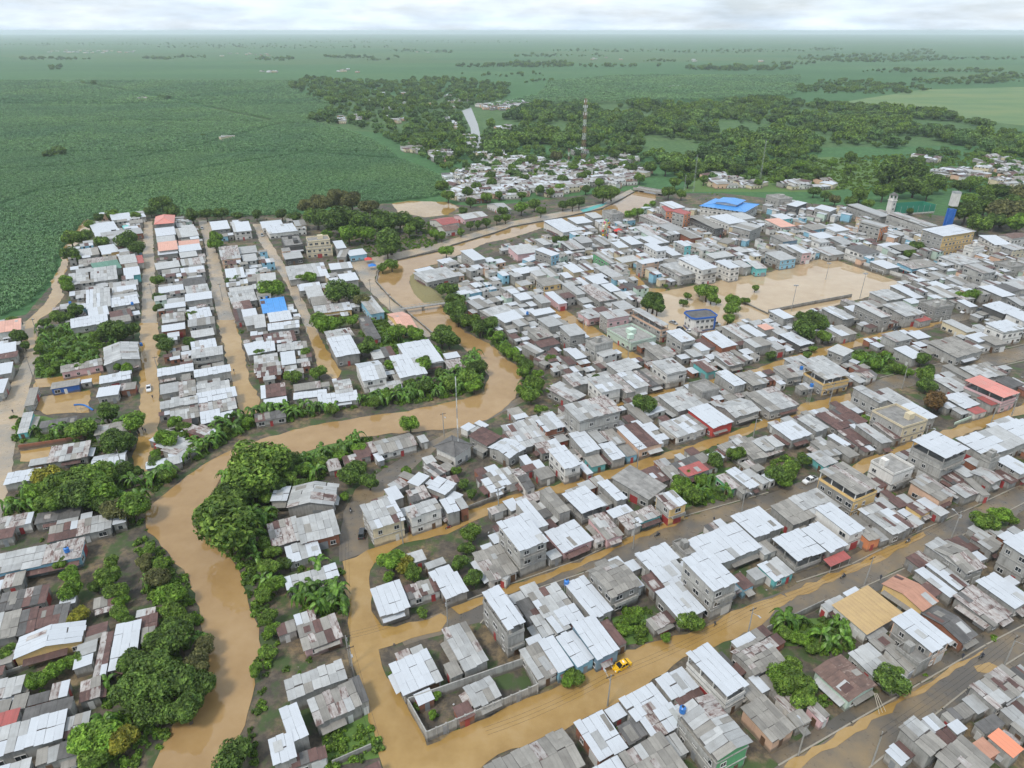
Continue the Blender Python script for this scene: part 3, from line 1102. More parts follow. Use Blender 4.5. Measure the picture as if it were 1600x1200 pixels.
('B', 'between the middle lane and the eastern lane', '''
30 690 178 665 195 737 4 s B c
0 522 120 515 130 557 4 s L c
-20 582 110 565 112 590 4 s L c
60 767 200 745 240 792 3.5 s W o
75 827 270 810 272 847 4 s W c
-20 782 50 775 70 842 4 s L c
50 902 240 865 250 922 3 s M c
-20 952 110 940 130 992 3.5 s W c
125 957 310 940 330 977 3.5 s L c
150 1007 240 1000 255 1072 3.6 s W c
-20 1032 130 1020 150 1072 3.4 s L c
-20 1082 170 1070 190 1112 3 s M r'''),
('A', 'between the middle lane and the eastern lane', '''
1310 197 1420 185 1440 227 6 s W c
1445 202 1555 195 1575 242 6 s W w
1370 362 1490 350 1505 412 6 s L o
1490 352 1600 345 1610 377 5 s L c
1510 402 1600 390 1610 422 4 s L c
1410 492 1525 480 1530 532 4 s W c
1430 602 1580 590 1590 622 4 s L c
1435 642 1590 610 1600 672 4 s L c
1450 702 1560 680 1580 722 3.5 s R c
1510 742 1600 730 1610 772 3.5 s W c
1520 792 1600 775 1620 822 3.5 s L c
1525 962 1600 940 1630 1002 3.5 s W c
1460 747 1510 735 1520 802 3 s R c'''),
('A', 'between the terrace street and the middle lane', '''
972 197 975 150 1085 150 8 h S c
970 242 1090 225 1100 262 5 s W c
975 287 1090 275 1100 302 5 s L c
1100 202 1155 190 1165 212 4 s L c
1130 217 1210 205 1220 227 4 s L c
1100 247 1220 225 1240 267 5 s L c
985 327 1105 315 1115 357 6 s X c
985 372 1110 360 1115 382 4.5 s W c
1115 312 1245 300 1250 327 5.5 s X c
1115 347 1250 325 1255 357 5 s W c
1120 387 1225 370 1235 397 4.5 s L c
970 457 1115 430 1125 462 4 s L c
1130 432 1270 410 1280 442 4.2 s L c
1130 487 1275 465 1280 492 4 s W c
1010 492 1120 480 1125 502 4 s L w
1140 552 1280 535 1290 577 4 s D c
990 602 1145 580 1150 612 5 s W c
1150 602 1290 580 1320 627 4.5 s L c
1155 642 1320 630 1330 667 5 s W c
1040 677 1150 665 1160 692 4 s L c
1030 702 1160 690 1160 717 4 s W c
1170 747 1310 720 1325 772 4 s W c
1010 772 1150 755 1160 802 4 s G c
1005 837 1150 825 1165 857 4 s W r
1175 802 1340 790 1345 827 6 s L c
1190 877 1330 855 1345 892 4 s L c
1195 947 1350 920 1355 967 4 s W c
1200 987 1390 975 1395 1022 5.5 s L c'''),
('A', 'between the banana plantation and the terrace street', '''
690 152 810 135 820 162 4 s W w
870 142 900 135 910 152 4 s W c
800 182 890 175 895 192 4 s G c
580 217 715 185 720 227 4 s W c
765 217 800 210 810 227 4 s E c
590 257 690 235 700 262 3.8 s W c
640 267 880 225 885 252 4 s L r
480 362 610 340 620 387 4 g G c
630 352 720 325 730 367 4 s W y
745 367 800 350 815 372 4 s W y
485 427 720 405 740 432 4 s G c
590 462 735 420 740 467 4.5 s N c
740 412 845 398 860 437 4.5 s L o
850 407 895 402 897 442 4 s P c
470 487 570 475 580 497 4 s L c
440 527 560 505 555 562 4 s L c
570 492 730 480 735 547 4 s L c
770 482 870 475 880 517 5 s W t
780 457 860 445 865 472 4 s G c
680 572 860 555 865 582 4 s L c
700 602 850 585 855 612 4 s W c
550 630 695 620 690 717 4.5 s W c
695 677 865 645 865 692 4 s W c
700 657 860 620 862 652 4.2 s L c
545 737 670 715 685 762 4 s W c
440 802 670 770 680 817 3.5 s W c
690 762 820 730 825 772 3.5 s R c
690 792 815 770 820 802 3.4 s G c
870 938 868 1050 642 1082 5 g L c
380 1092 640 1040 640 1078 3.5 s G k
625 1152 815 1130 815 1172 3.5 s W c
-20 822 130 800 140 857 5 s X w
-20 962 95 945 110 992 4 s W c
-20 1012 110 1000 110 1032 3.5 s R c
-20 1082 85 1070 70 1132 4 s W c'''),
('B', 'beside the upper canal', '''
1000 517 1190 470 1255 522 4 s L c
990 492 1080 465 1120 482 4 s W c
1260 602 1340 585 1370 612 4 s L R
1140 432 1210 410 1240 432 4 s W c
1300 382 1370 365 1415 417 7 s W c
1425 752 1560 690 1600 732 4 s L c
1500 782 1600 740 1660 782 4 s W c
1330 692 1400 665 1450 712 4 s L c
1085 177 1180 155 1270 187 4 g P w
1260 147 1380 115 1420 147 4 g L k
1150 217 1240 200 1260 232 4 g Q w
1440 72 1510 70 1600 112 4 g L w
1320 32 1440 15 1460 32 4 s L r'''),
('C', 'in the crowded quarter between the canal and the flooded pitch', '''
1212 165 1255 112 1505 158 8 h B w
-10 432 120 410 155 452 5 s L k
148 450 190 432 290 465 9 s W b
130 382 200 375 275 402 6 s L c
200 282 300 260 430 312 5 s W w
340 252 440 240 510 267 5 s W c
470 222 530 210 560 237 6 s L c
580 202 640 190 680 217 10 f C c
800 242 850 225 980 267 6 s L c
920 292 1000 275 1060 312 5 s L c
1005 207 1040 190 1115 207 12 s P O
945 177 1050 170 1060 197 9 s P O
945 157 1000 140 1060 172 10 s W w
1250 242 1340 220 1450 262 7 s W w
1370 222 1450 210 1510 242 7 s L w
1100 252 1160 245 1330 302 7 s G d
1380 302 1450 270 1560 292 8 s L c
1030 332 1100 320 1180 362 5 s M r
780 312 850 300 910 347 5 s L m
800 372 900 355 980 392 6 s W c
690 372 760 360 800 402 7 s W c
520 377 580 365 630 402 5 s L c
390 372 460 360 495 392 7 s L c
310 402 400 390 450 432 6 s L d
340 437 430 430 460 452 5 s L c
840 412 900 400 950 442 9 s W w
1030 397 1060 385 1110 412 9 s W t
920 432 980 425 1050 472 6 s W c
1100 412 1180 395 1220 412 6 s G Y
1260 392 1340 375 1420 382 5 s G Y
1220 472 1340 450 1380 477 6 s L c
1370 432 1430 425 1480 452 5 s L c
510 472 560 465 650 522 6 s G e
640 402 700 390 705 422 7 s W Y
660 502 760 475 790 502 4 s L Y
775 515 880 495 925 512 8 s W o
1045 512 1125 487 1280 547 9 s W w
935 552 1020 525 1140 582 6 s L c
1280 522 1330 505 1415 547 8 s W w
1370 522 1420 510 1500 542 5 s M c
1480 522 1540 510 1580 552 5 s L t
330 547 390 530 440 572 5 s W Y
410 542 460 530 510 562 5 s M y
0 572 90 545 140 572 5 s W c
110 582 180 565 230 592 5 s L w
190 572 240 560 285 602 5 s L m
520 562 580 545 690 602 5 s L c
450 622 530 605 610 642 5 s W c
400 642 440 630 500 667 4 s W c
300 592 350 585 380 612 4 s W c
155 637 260 615 300 652 6 s G y
310 667 360 655 460 712 5 s L c
430 692 520 660 640 742 4 s L c
555 667 620 655 680 692 5 s W c
690 662 760 645 780 682 4 s R c
640 712 690 700 740 742 4 s L c
5 727 80 710 130 742 5 s W c
130 737 190 725 240 767 5 s L c
210 722 260 710 340 772 4 s W k
750 747 800 735 840 762 3 s L c'''),
('C', 'around the school yard by the blue and white office', '''
620 777 700 760 770 802 7 s L o
740 822 790 812 990 907 8 o L o
545 837 690 815 737 852 7.5 s L k
430 842 560 790 620 832 4 s M k
605 947 740 903 890 987 4 f C m
0 827 70 805 100 842 4 s W c
100 832 230 805 280 827 4 s W c
0 892 60 870 110 902 4 s L c
150 882 240 860 330 902 6 s L c
90 947 190 925 265 977 5 s G c
290 927 400 915 470 967 7.5 s L c
150 1022 260 985 290 1022 4 s R c
60 1052 110 1030 200 1072 4 s M c
440 1012 560 990 650 1017 8 f C c
480 1082 590 1060 690 1082 5 s L w
330 1072 400 1060 470 1112 4 s W c
310 1122 360 1110 400 1152 4 s R c
570 1162 720 1125 830 1167 5 s L c
810 1052 920 1045 1030 1112 5 s G c
960 962 1050 945 1150 1002 7.5 s W c
1130 1037 1180 1020 1230 1062 5 s W w
1160 1012 1230 990 1270 1042 4 s R c
1210 982 1290 950 1380 1032 5 s W r
1310 932 1370 920 1500 987 4 s L c
1420 927 1480 915 1590 977 5 s W c
1450 1007 1560 985 1620 1032 5 s G c
1270 1102 1370 1085 1440 1152 4 s M c
1080 1072 1140 1060 1190 1102 4 s L c
1120 1152 1200 1140 1300 1192 4 s K t
1530 917 1590 905 1640 932 5 s X c'''),
('D', 'behind the far side of the flooded pitch', '''
962 325 1140 288 1297 320 13 s W y
560 277 620 260 765 287 9 s L O
500 177 560 165 760 227 7 s L c
740 232 800 220 1060 287 8 s L c
490 432 590 412 698 452 6 s D w
0 262 80 250 150 292 6 s X w
0 102 80 95 140 122 8 f C c
120 162 180 135 240 147 8 s W d
270 187 340 170 450 182 7 s W c
10 232 80 220 160 242 6 s W t
230 302 310 275 375 297 6 s G b
20 362 100 345 180 377 8 s G s
380 312 440 290 490 312 7 s W w
120 422 180 415 270 457 7 s W k
80 422 130 410 200 452 6 s L c
0 472 80 450 160 492 6 s L b
250 352 330 335 420 357 6 s W w
280 387 330 370 380 387 6 s L w
400 372 470 360 520 402 5 s L c
300 442 380 420 460 462 4 s L c
650 522 720 505 810 547 4 s W c
680 412 760 395 810 407 5 s W w
760 422 870 410 930 437 5 s G d
800 522 1000 505 1090 542 4 s G b
990 592 1060 570 1110 602 4 s L c
1085 492 1190 465 1310 512 6 s L w
1215 547 1300 535 1435 577 9 s L c
1220 422 1290 410 1360 422 8 f C w
1470 422 1540 405 1600 432 8 s L Y
1360 372 1430 355 1480 402 8 s W w
1470 352 1530 325 1600 352 7 g Q w
1440 522 1530 505 1600 542 6 f C c
1130 627 1190 610 1260 652 4 s L c'''),
('D', 'between the flooded pitch and the upper avenue', '''
640 717 740 690 850 737 4.5 s L c
760 672 820 660 890 687 4 s W c
840 707 890 695 960 737 4 s W c
1000 682 1070 670 1180 732 4 s L c
970 657 1040 645 1160 677 4 s W c
955 772 1060 750 1150 792 7 f C c
1200 767 1240 755 1290 792 4 s W c
745 802 830 765 950 832 6 s L c
550 792 600 775 760 852 7.5 s L c
330 817 400 800 545 862 5 s W c
590 767 650 755 730 792 5 s L c
480 802 540 790 590 822 4 s W c
5 832 60 815 165 857 6 s W c
60 985 130 962 287 1017 4 s W d
0 932 60 920 120 962 4 s L c
355 927 400 915 505 972 4 s W c
400 927 460 915 560 962 4 s G c
345 1072 440 1045 560 1072 6 s L c
690 977 800 955 920 992 6 s L c
790 1072 850 1045 975 1100 4.5 s W c
860 962 950 950 1020 987 4 s W c
1090 892 1150 880 1300 947 4 s L Y
985 1040 1140 995 1350 1067 4.5 s G c
1225 987 1320 960 1420 992 4 s W c
1330 992 1410 980 1490 1027 4 s G c
1320 802 1430 775 1600 812 5 s W d
1375 907 1500 880 1590 932 7 s W w
1500 842 1600 825 1680 872 6 s W w
1330 682 1400 665 1530 722 5 s W c
1400 672 1480 655 1580 692 5 s D c
1480 652 1600 640 1650 682 5 s L c
1520 752 1600 735 1660 782 6 s L c
80 1132 200 1110 330 1162 4 s L c
200 1152 330 1110 480 1192 4 s L c
0 1032 40 1010 100 1052 4 s W c
900 872 960 850 1020 872 3.5 s P c'''),
]
ROOF_WORD = {'W': 'white zinc', 'L': 'light grey sheet', 'G': 'weathered grey sheet', 'D': 'dark grey', 'R': 'rusty brown', 'M': 'patchwork rust-and-white', 'K': 'patched dark rusty', 'C': 'bare cement', 'P': 'dark red',
             'O': 'clay brown', 'S': 'bright red', 'Z': 'bright orange', 'X': 'salmon', 'B': 'bright blue', 'T': 'ochre tan', 'N': 'dull green', 'Q': 'old brown', 'E': 'teal', 'H': 'streaky grey', 'Y': 'white patched'}
WALL_WORD = {'c': 'grey block', 'w': 'whitewashed', 'y': 'yellow', 'Y': 'cream', 'b': 'light blue', 'B': 'deep blue', 's': 'slate blue', 'k': 'pink', 't': 'teal', 'e': 'green', 'm': 'mint', 'o': 'peach', 'r': 'brick', 'd': 'dark', 'O': 'orange', 'R': 'red-fronted'}


def rect_from(A, B, C):
    u, v = B - A, C - B
    Lu, Lv = u.length, v.length
    s = 1 if u.x * v.y - u.y * v.x > 0 else -1
    au = math.atan2(u.y, u.x)
    av = math.atan2(v.y, v.x) - s * math.pi / 2
    ang = math.atan2(Lu * math.sin(au) + Lv * math.sin(av), Lu * math.cos(au) + Lv * math.cos(av))
    sh = math.cos(ang - au)
    return (A + C) / 2, ang, Lu * max(0.6, sh), Lv * max(0.6, math.cos(ang - av)), s


H_LIST = []
for crop, zone, txt in HOUSES:
    ox, oy, sc = CROPS[crop]
    rows = []
    for ln in txt.strip().split('\n'):
        q = ln.split()
        n6 = [float(x) for x in q[:6]]
        h = float(q[6])
        P = [at(ox + n6[i] / sc, oy + n6[i + 1] / sc, h) for i in (0, 2, 4)]
        c, ang, lu, lv, s = rect_from(*P)
        ax_, ay_, bx_, by_, cx_, cy_ = n6
        area = abs((bx_ - ax_) * (cy_ - by_) - (by_ - ay_) * (cx_ - bx_)) / sc / sc
        rows.append(dict(c=c, ang=ang, lu=lu, lv=lv, s=s, h=h, kind=q[7], roof=q[8], wall=q[9], zone=zone, area=area, px=to_px(c)[0]))
    # neighbours stand square to one another: pull each towards the middle bearing of its row
    md = np.array([(r['ang'] % (math.pi / 2)) * 4 for r in rows])
    w8 = np.array([r['area'] for r in rows]) ** 0.5
    mean = math.atan2((np.sin(md) * w8).sum(), (np.cos(md) * w8).sum()) / 4
    for r in rows:
        d = (r['ang'] - mean + math.pi / 4) % (math.pi / 2) - math.pi / 4
        if abs(d) < R(16):
            r['ang'] -= d * 0.65
    H_LIST += rows


def win_mesh(w, h):
    b = MB()
    b.box(-w / 2 + .05, w / 2 - .05, -.03, .03, .05, h - .05, 1)
    b.box(-w / 2, w / 2, -.11, .04, h - .09, h, 0)
    b.box(-w / 2 - .08, w / 2 + .08, -.16, .04, -.07, .03, 0)
    for x in (-w / 2, -.04, w / 2 - .08):
        b.box(x, x + .08, -.10, .04, .03, h - .09, 0)
    me = b.mesh('window')
    me.materials.append(P_FRAME)
    me.materials.append(P_GLASS)
    me.polygons.foreach_set('material_index', b.m)
    return me


WINS = [win_mesh(1.4, 1.25), win_mesh(1.1, 1.2), win_mesh(1.9, 1.3)]
_d = MB()
_d.box(-.5, .5, -.06, .06, 0, 2.1)
DOOR_ME = _d.mesh('door')
_d = MB()
_d.box(-1.3, 1.3, -.06, .06, 0, 2.4)
GATE_ME = _d.mesh('shutter')


def build_house(r, near):
    """local x runs along the first roof edge, y across; the base is on the ground"""
    rr = random.Random(int(r['c'].x * 37 + r['c'].y * 11))
    lu, lv, h, kind = max(2.2, r['lu']), max(2.2, r['lv']), r['h'] + rr.uniform(-.06, .06), r['kind']
    big = r['h'] >= 5.4
    nm = 'apartment_building' if big else ('shed' if lu * lv < 34 or r['h'] < 2.9 else 'house')
    root = empty(nm, (r['c'].x, r['c'].y, 0), r['ang'])
    r['obj'], r['name'] = root, nm
    ov = min(0.45, 0.06 * min(lu, lv)) if kind != 'f' else 0.0
    hx, hy = lu / 2 - ov, lv / 2 - ov
    wm = WALL[r['wall']]
    side_m = P_CONC if r['wall'] in 'yYbstkeoOR' and big else wm
    htop = h - (2.9 if kind == 'o' else 0.0)
    if kind == 'o' and htop < 2.2:
        htop = 0.9
    # walls: four boards, the street fronts painted, open at the top under the sheets
    b = MB()
    t = 0.18
    top = htop - (0.06 if kind != 'f' else 0)
    b.box(-hx, hx, -hy, -hy + t, 0, top, 0)
    b.box(-hx, hx, hy - t, hy, 0, top, 0)
    b.box(-hx, -hx + t, -hy + t, hy - t, 0, top, 1)
    b.box(hx - t, hx, -hy + t, hy - t, 0, top, 1)
    pitch = rr.uniform(0.05, 0.09) if kind == 's' else (rr.uniform(.17, .25) if kind in 'gh' else .22)
    if kind == 'g':
        rise = lv / 2 * pitch
        for sx in (-1, 1):
            x0, x1 = (sx * hx - t, sx * hx) if sx > 0 else (-hx, -hx + t)
            i = len(b.v)
            for x in (x0, x1):
                b.v += [(x, -hy, top), (x, hy, top), (x, 0, top + hy * pitch)]
            b.f += [(i, i + 2, i + 1), (i + 3, i + 4, i + 5), (i, i + 3, i + 5, i + 2), (i + 1, i + 2, i + 5, i + 4)]
            b.m += [1, 1, 1, 1]
    if kind == 's':
        for sx in (-1, 1):
            x0, x1 = (hx - t, hx) if sx > 0 else (-hx, -hx + t)
            i = len(b.v)
            for x in (x0, x1):
                b.v += [(x, -hy, top), (x, hy, top), (x, hy, top + 2 * hy * pitch * .5)]
            b.f += [(i, i + 2, i + 1), (i + 3, i + 4, i + 5), (i, i + 3, i + 5, i + 2), (i + 1, i + 2, i + 5, i + 4)]
            b.m += [1, 1, 1, 1]
        b.box(-hx, hx, hy - t, hy, top, top + hy * pitch * .98, 0)
    b.build('wall', [side_m, wm] if r['wall'] == 'e' else [wm, side_m], root)
    # floor bands on the tall ones
    if big:
        z = 2.95
        while z < htop - 1.0:
            s_ = MB()
            s_.box(-hx - .14, hx + .14, -hy - .14, hy + .14, z, z + .22)
            s_.build('floor_slab', P_CONC, root)
            z += 2.95
    if kind in 'of':
        s_ = MB()
        s_.box(-hx - .1, hx + .1, -hy - .1, hy + .1, htop - (.2 if kind == 'f' else 0), htop + (.01 if kind == 'f' else .2))
        s_.build('roof_slab' if kind == 'f' else 'floor_slab', MAT['C'], root)
        p_ = MB()
        p_.wall([(-hx, -hy), (hx, -hy), (hx, hy), (-hx, hy)], htop + (.75 if kind == 'f' else 1.0), .14, htop + .012 if kind == 'f' else htop + .2, closed=True)
        p_.build('parapet', wm, root)
        if kind == 'f':
            for k in range(rr.choice((0, 1, 1, 2))):
                q_ = MB()
                w_, d_ = rr.uniform(1.6, max(1.7, hx * .6)), rr.uniform(1.5, max(1.6, hy * .6))
                x_, y_ = rr.uniform(-hx + w_ / 2, hx - w_ / 2) * .7, rr.uniform(-hy + d_ / 2, hy - d_ / 2) * .7
                q_.box(x_ - w_ / 2, x_ + w_ / 2, y_ - d_ / 2, y_ + d_ / 2, htop + .02, htop + 2.1)
                q_.build('stair_head', wm, root)
        else:
            nx, ny = max(1, round(lu / 4.5)), max(1, round(lv / 4.5))
            pts = {(i, j) for i in range(nx + 1) for j in (0, ny)} | {(i, j) for i in (0, nx) for j in range(ny + 1)}
            for i, j in sorted(pts):
                p_ = MB()
                x_, y_ = -hx + .15 + (2 * hx - .3) * i / nx, -hy + .15 + (2 * hy - .3) * j / ny
                p_.box(x_ - .11, x_ + .11, y_ - .11, y_ + .11, htop + .2, h - .02)
                p_.build('post', WALL['w'] if r['wall'] in 'wy' else P_CONC, root)
    # roof
    panels = []
    if kind in 'so':
        rise = (lv * pitch) if kind == 's' else lv * .03
        panels = [((-lu / 2, -lv / 2, h), (lu, 0, 0), (0, lv, rise))]
    elif kind == 'g':
        z = h + lv / 2 * pitch
        panels = [((-lu / 2, -lv / 2, h), (lu, 0, 0), (0, lv / 2, z - h)), ((lu / 2, lv / 2, h), (-lu, 0, 0), (0, -lv / 2, z - h))]
    elif kind == 'c':
        n = 6
        for k in range(n):
            a0, a1 = -1 + 2 * k / n, -1 + 2 * (k + 1) / n
            z0, z1 = h + lv * .11 * (1 - a0 * a0), h + lv * .11 * (1 - a1 * a1)
            panels.append(((-lu / 2, lv / 2 * a0, z0), (lu, 0, 0), (0, lv / 2 * (a1 - a0), z1 - z0)))
        e_ = MB()
        for sx in (-1, 1):
            e_.poly([(sx * hx, lv / 2 * .93 * (-1 + 2 * k / n), h - .07 + lv * .105 * (1 - (-1 + 2 * k / n) ** 2)) for k in range(n + 1)])
        e_.build('gable_end', wm, root)
    if kind == 'h':
        ins = min(lu, lv) / 2
        z = h + ins * (.16 if r['roof'] == 'B' else .42)
        e = .35
        b = MB()
        c4 = [(-lu / 2 - e, -lv / 2 - e, h), (lu / 2 + e, -lv / 2 - e, h), (lu / 2 + e, lv / 2 + e, h), (-lu / 2 - e, lv / 2 + e, h)]
        if lu >= lv:
            r0, r1 = (-lu / 2 + ins, 0, z), (lu / 2 - ins + .01, 0, z)
            for q in ([c4[0], c4[1], r1, r0], [c4[1], c4[2], r1], [c4[2], c4[3], r0, r1], [c4[3], c4[0], r0]):
                b.poly(q)
        else:
            r0, r1 = (0, -lv / 2 + ins, z), (0, lv / 2 - ins + .01, z)
            for q in ([c4[0], c4[1], r0], [c4[1], c4[2], r1, r0], [c4[2], c4[3], r1], [c4[3], c4[0], r0, r1]):
                b.poly(q)
        b.poly([c4[3], c4[2], c4[1], c4[0]])
        rf = b.build('roof', MAT[r['roof']], root)
        if r['roof'] == 'B':
            m_ = MB()
            a_, d_ = lu * .27, lv * .22
            m_.box(-a_, a_, -d_, d_, z - .9, z + .5)
            m_.build('clerestory', WALL['w'], rf)
            m_ = MB()
            m_.slab((-a_ * 1.15, -d_ * 1.2, z + .5), (a_ * 2.3, 0, 0), (0, d_ * 1.2, .7), .08)
            m_.slab((-a_ * 1.15, 0, z + 1.2), (a_ * 2.3, 0, 0), (0, d_ * 1.2, -.7), .08)
            m_.build('ridge_roof', MAT['B'], rf)
        for q0, q1 in ((r0, r1), (c4[0], r0), (c4[1], r0 if lu < lv else r1), (c4[2], r1), (c4[3], r1 if lu < lv else r0)):
            k_ = MB()
            k_.tube(Vector(q0) + Vector((0, 0, .04)), Vector(q1) + Vector((0, 0, .05)), .13, n=6)
            k_.build('ridge_cap', MAT[r['roof']], rf)
    elif panels:
        mats = sheet_set(r['roof'])
        patchy = len(set(mats)) > 1
        b = MB()
        for o, ex, ey in panels:
            o_, ex_, ey_ = Vector(o) + Vector((0, 0, -.045)), Vector(ex), Vector(ey)
            b.slab(o_ + ex_ * .01 + ey_ * .01, ex_ * .98, ey_ * .98, .06)
        if near:
            rf = b.build('roof', P_UNDER, root)
            for o, ex, ey in panels:
                o, ex, ey = Vector(o), Vector(ex), Vector(ey)
                pw = 1.6 if patchy else 2.9
                nx = max(1, min(9, round(ex.length / pw)))
                ny = max(1, min(4, round(ey.length / (3.0 if patchy else 6.5))))
                gx, gy = ex / nx, ey / ny
                sm = MB()
                n_ = gx.cross(gy).normalized()
                sm.slab((0, 0, 0), gx - gx.normalized() * .035, gy + gy.normalized() * .02, .03)
                me = sm.mesh('roof_sheet')
                me.materials.append(mats[0])
                col_m = rr.choice(mats)
                for i in range(nx):
                    if rr.random() < .38:
                        col_m = rr.choice(mats)
                    for j in range(ny):
                        mt = col_m if rr.random() < .78 else rr.choice(mats)
                        q = child('roof_sheet', me, rf, mt, o + gx * i + gy * j + n_ * abs(1) * ((j % 2) * .02 + rr.uniform(0, .012)) * (1 if n_.z > 0 else -1))
                        if patchy:
                            q.rotation_euler = (0, 0, rr.uniform(-.02, .02))
                        if ny == 1 or j in (0, ny - 1):
                            q.location = q.location + gy.normalized() * rr.uniform(-.22, .22) * (1 if patchy else .35)
                # later repairs laid over the sheets
                for k in range((rr.choice((0, 0, 1)) if r['roof'] == 'W' else rr.choice((0, 1, 1, 2))) if kind != 'o' and ex.length > 4 and ey.length > 3 else 0):
                    w_, l_ = rr.uniform(.9, 1.9), rr.uniform(1.6, min(4.0, ey.length * .8))
                    fx, fy = rr.uniform(0, 1 - w_ / ex.length), rr.uniform(0, max(0.01, 1 - l_ / ey.length))
                    pm = MB()
                    pm.slab((0, 0, 0), ex.normalized() * w_, ey.normalized() * l_, .025)
                    pme = pm.mesh('roof_patch')
                    mt = MAT[rr.choice('LGRJLG' if r['roof'] not in 'W' else 'LLLGJ')]
                    pme.materials.append(mt)
                    q = child('roof_patch', pme, rf, mt, o + ex * fx + ey * fy + Vector((0, 0, .075)))
                    q.rotation_euler = (0, 0, rr.uniform(-.05, .05))
        else:
            b = MB()
            for o, ex, ey in panels:
                o, ex, ey = Vector(o), Vector(ex), Vector(ey)
                pw = 2.0 if patchy else 5.0
                nx = max(1, min(7, round(ex.length / pw)))
                k = rr.randrange(len(mats))
                for i in range(nx):
                    if rr.random() < .6:
                        k = rr.randrange(len(mats))
                    b.slab(o + ex * (i / nx), ex / nx * .994, ey, .05, k)
            b.build('roof', mats, root)
    # windows and doors on the sides that face the camera
    dirc = Vector((-r['c'].x, -r['c'].y))
    ca, sa = math.cos(r['ang']), math.sin(r['ang'])
    lx, ly = dirc.x * ca + dirc.y * sa, -dirc.x * sa + dirc.y * ca
    sides = []
    dl = math.hypot(lx, ly)
    for n_, a_, ln, off in (((0, -1), 0.0, 2 * hx, hy), ((0, 1), math.pi, 2 * hx, hy), ((1, 0), math.pi / 2, 2 * hy, hx), ((-1, 0), -math.pi / 2, 2 * hy, hx)):
        if (n_[0] * lx + n_[1] * ly) / dl > .2:
            sides.append((n_, a_, ln, off))
    storeys = max(1, round(htop / 2.95))
    for n_, a_, ln, off in sides:
        tx, ty = -n_[1], n_[0]
        cnt = max(1, int(ln / 2.9))
        for st in range(storeys):
            for k in range(cnt):
                if rr.random() < (.10 if r['wall'] != 'c' else .28):
                    continue
                s_ = (k + .5) / cnt * ln - ln / 2 + rr.uniform(-.3, .3)
                z0 = st * 2.95
                loc = (n_[0] * off + tx * s_, n_[1] * off + ty * s_, 0)
                if st == 0 and k == cnt // 2 and htop > 2.3:
                    dm = rr.choice(P_DOOR)
                    o = child('door', DOOR_ME, root, dm, (loc[0], loc[1], .05)) if rr.random() < .6 or ln < 4 else child('shutter', GATE_ME, root, dm, (loc[0], loc[1], .05))
                elif z0 + 2.3 < htop + .2:
                    o = child('window', rr.choice(WINS), root, None, (loc[0], loc[1], z0 + 1.0))
                else:
                    continue
                o.rotation_euler = (0, 0, a_)
        if near and not big and rr.random() < .5 and ln > 3 and htop > 2.4:
            aw = MB()
            wd = ln * rr.uniform(.45, .95)
            o_ = rr.uniform(-.5, .5) * (ln - wd)
            dp_ = rr.uniform(.9, 1.8)
            aw.slab((o_ - wd / 2, -dp_, 2.05), (wd, 0, 0), (0, dp_, .35), .04)
            q = aw.build('awning', MAT[rr.choice('LGRJRWG')], root)
            q.location = (n_[0] * off, n_[1] * off, 0)
            q.rotation_euler = (0, 0, a_)
        if big and near and n_[1] != 0 and storeys > 1 and rr.random() < .6:
            q_ = MB()
            zb = 2.95 * (storeys - 1)
            y0, y1 = (off, off + 1.0) if n_[1] > 0 else (-off - 1.0, -off)
            q_.box(-hx * .8, hx * .8, y0, y1, zb - .02, zb + .17)
            ye = y1 if n_[1] > 0 else y0
            q_.box(-hx * .8, hx * .8, ye - .06, ye + .06, zb + .17, zb + 1.0)
            q_.build('balcony', P_CONC, root)
    return root


H_LIST.sort(key=lambda r: -r['area'])
for i, r in enumerate(H_LIST):
    build_house(r, r['area'] > 420)
def fit16(lab):
    for a, c in ((' the ', ' '), (' on posts over ', ' over '), (' from left', ' one'), (' block, ', ', '), (' grey block', ' grey'), (' crowded ', ' '), (' and flooded pitch', ' and pitch'), (' blue and white office', ' office'), ('weathered grey sheet', 'grey sheet'), (' yellow taxi', ' taxi'), ('three-storey ', 'tall '), ('two-storey ', 'tall ')):
        if len(lab.split()) <= 16:
            break
        lab = lab.replace(a, c)
    return lab


# labels: roof, size and walls, then the place, then the count from the left among its like
groups = {}
for r in H_LIST:
    size = ('three-storey ' if r['h'] >= 8.5 else 'two-storey ') if r['name'] == 'apartment_building' else ''
    noun = {'apartment_building': 'building', 'house': 'house', 'shed': 'shed'}[r['name']]
    rw = ROOF_WORD[r['roof']]
    desc = '%s-roofed %s%s %s' % (rw, size, WALL_WORD[r['wall']], noun)
    if r['kind'] == 'o':
        desc = '%s canopy on posts over %s%s %s' % (rw, size, WALL_WORD[r['wall']], noun)
    r['desc'] = desc
    groups.setdefault((desc, r['zone']), []).append(r)
for (desc, zone), rs in groups.items():
    rs.sort(key=lambda r: r['px'])
    for i, r in enumerate(rs):
        lab = desc + ' ' + zone
        if len(rs) > 1:
            lab = desc + ' ' + zone + ', ' + ('leftmost' if i == 0 else ordinal(i) + ' from left')
        lab = fit16(lab)
        tag(r['obj'], lab, {'apartment_building': 'building', 'house': 'house', 'shed': 'shed'}[r['name']], 'houses ' + zone)

# ------------------------------------------------------------------ where things stand already
GX0, GX1, GY0, GY1 = -520, 760, 40, 760
OCC = np.zeros((GY1 - GY0, GX1 - GX0), bool)
WET = np.zeros_like(OCC)
XX, YY = np.meshgrid(np.arange(GX0, GX1) + .5, np.arange(GY0, GY1) + .5)


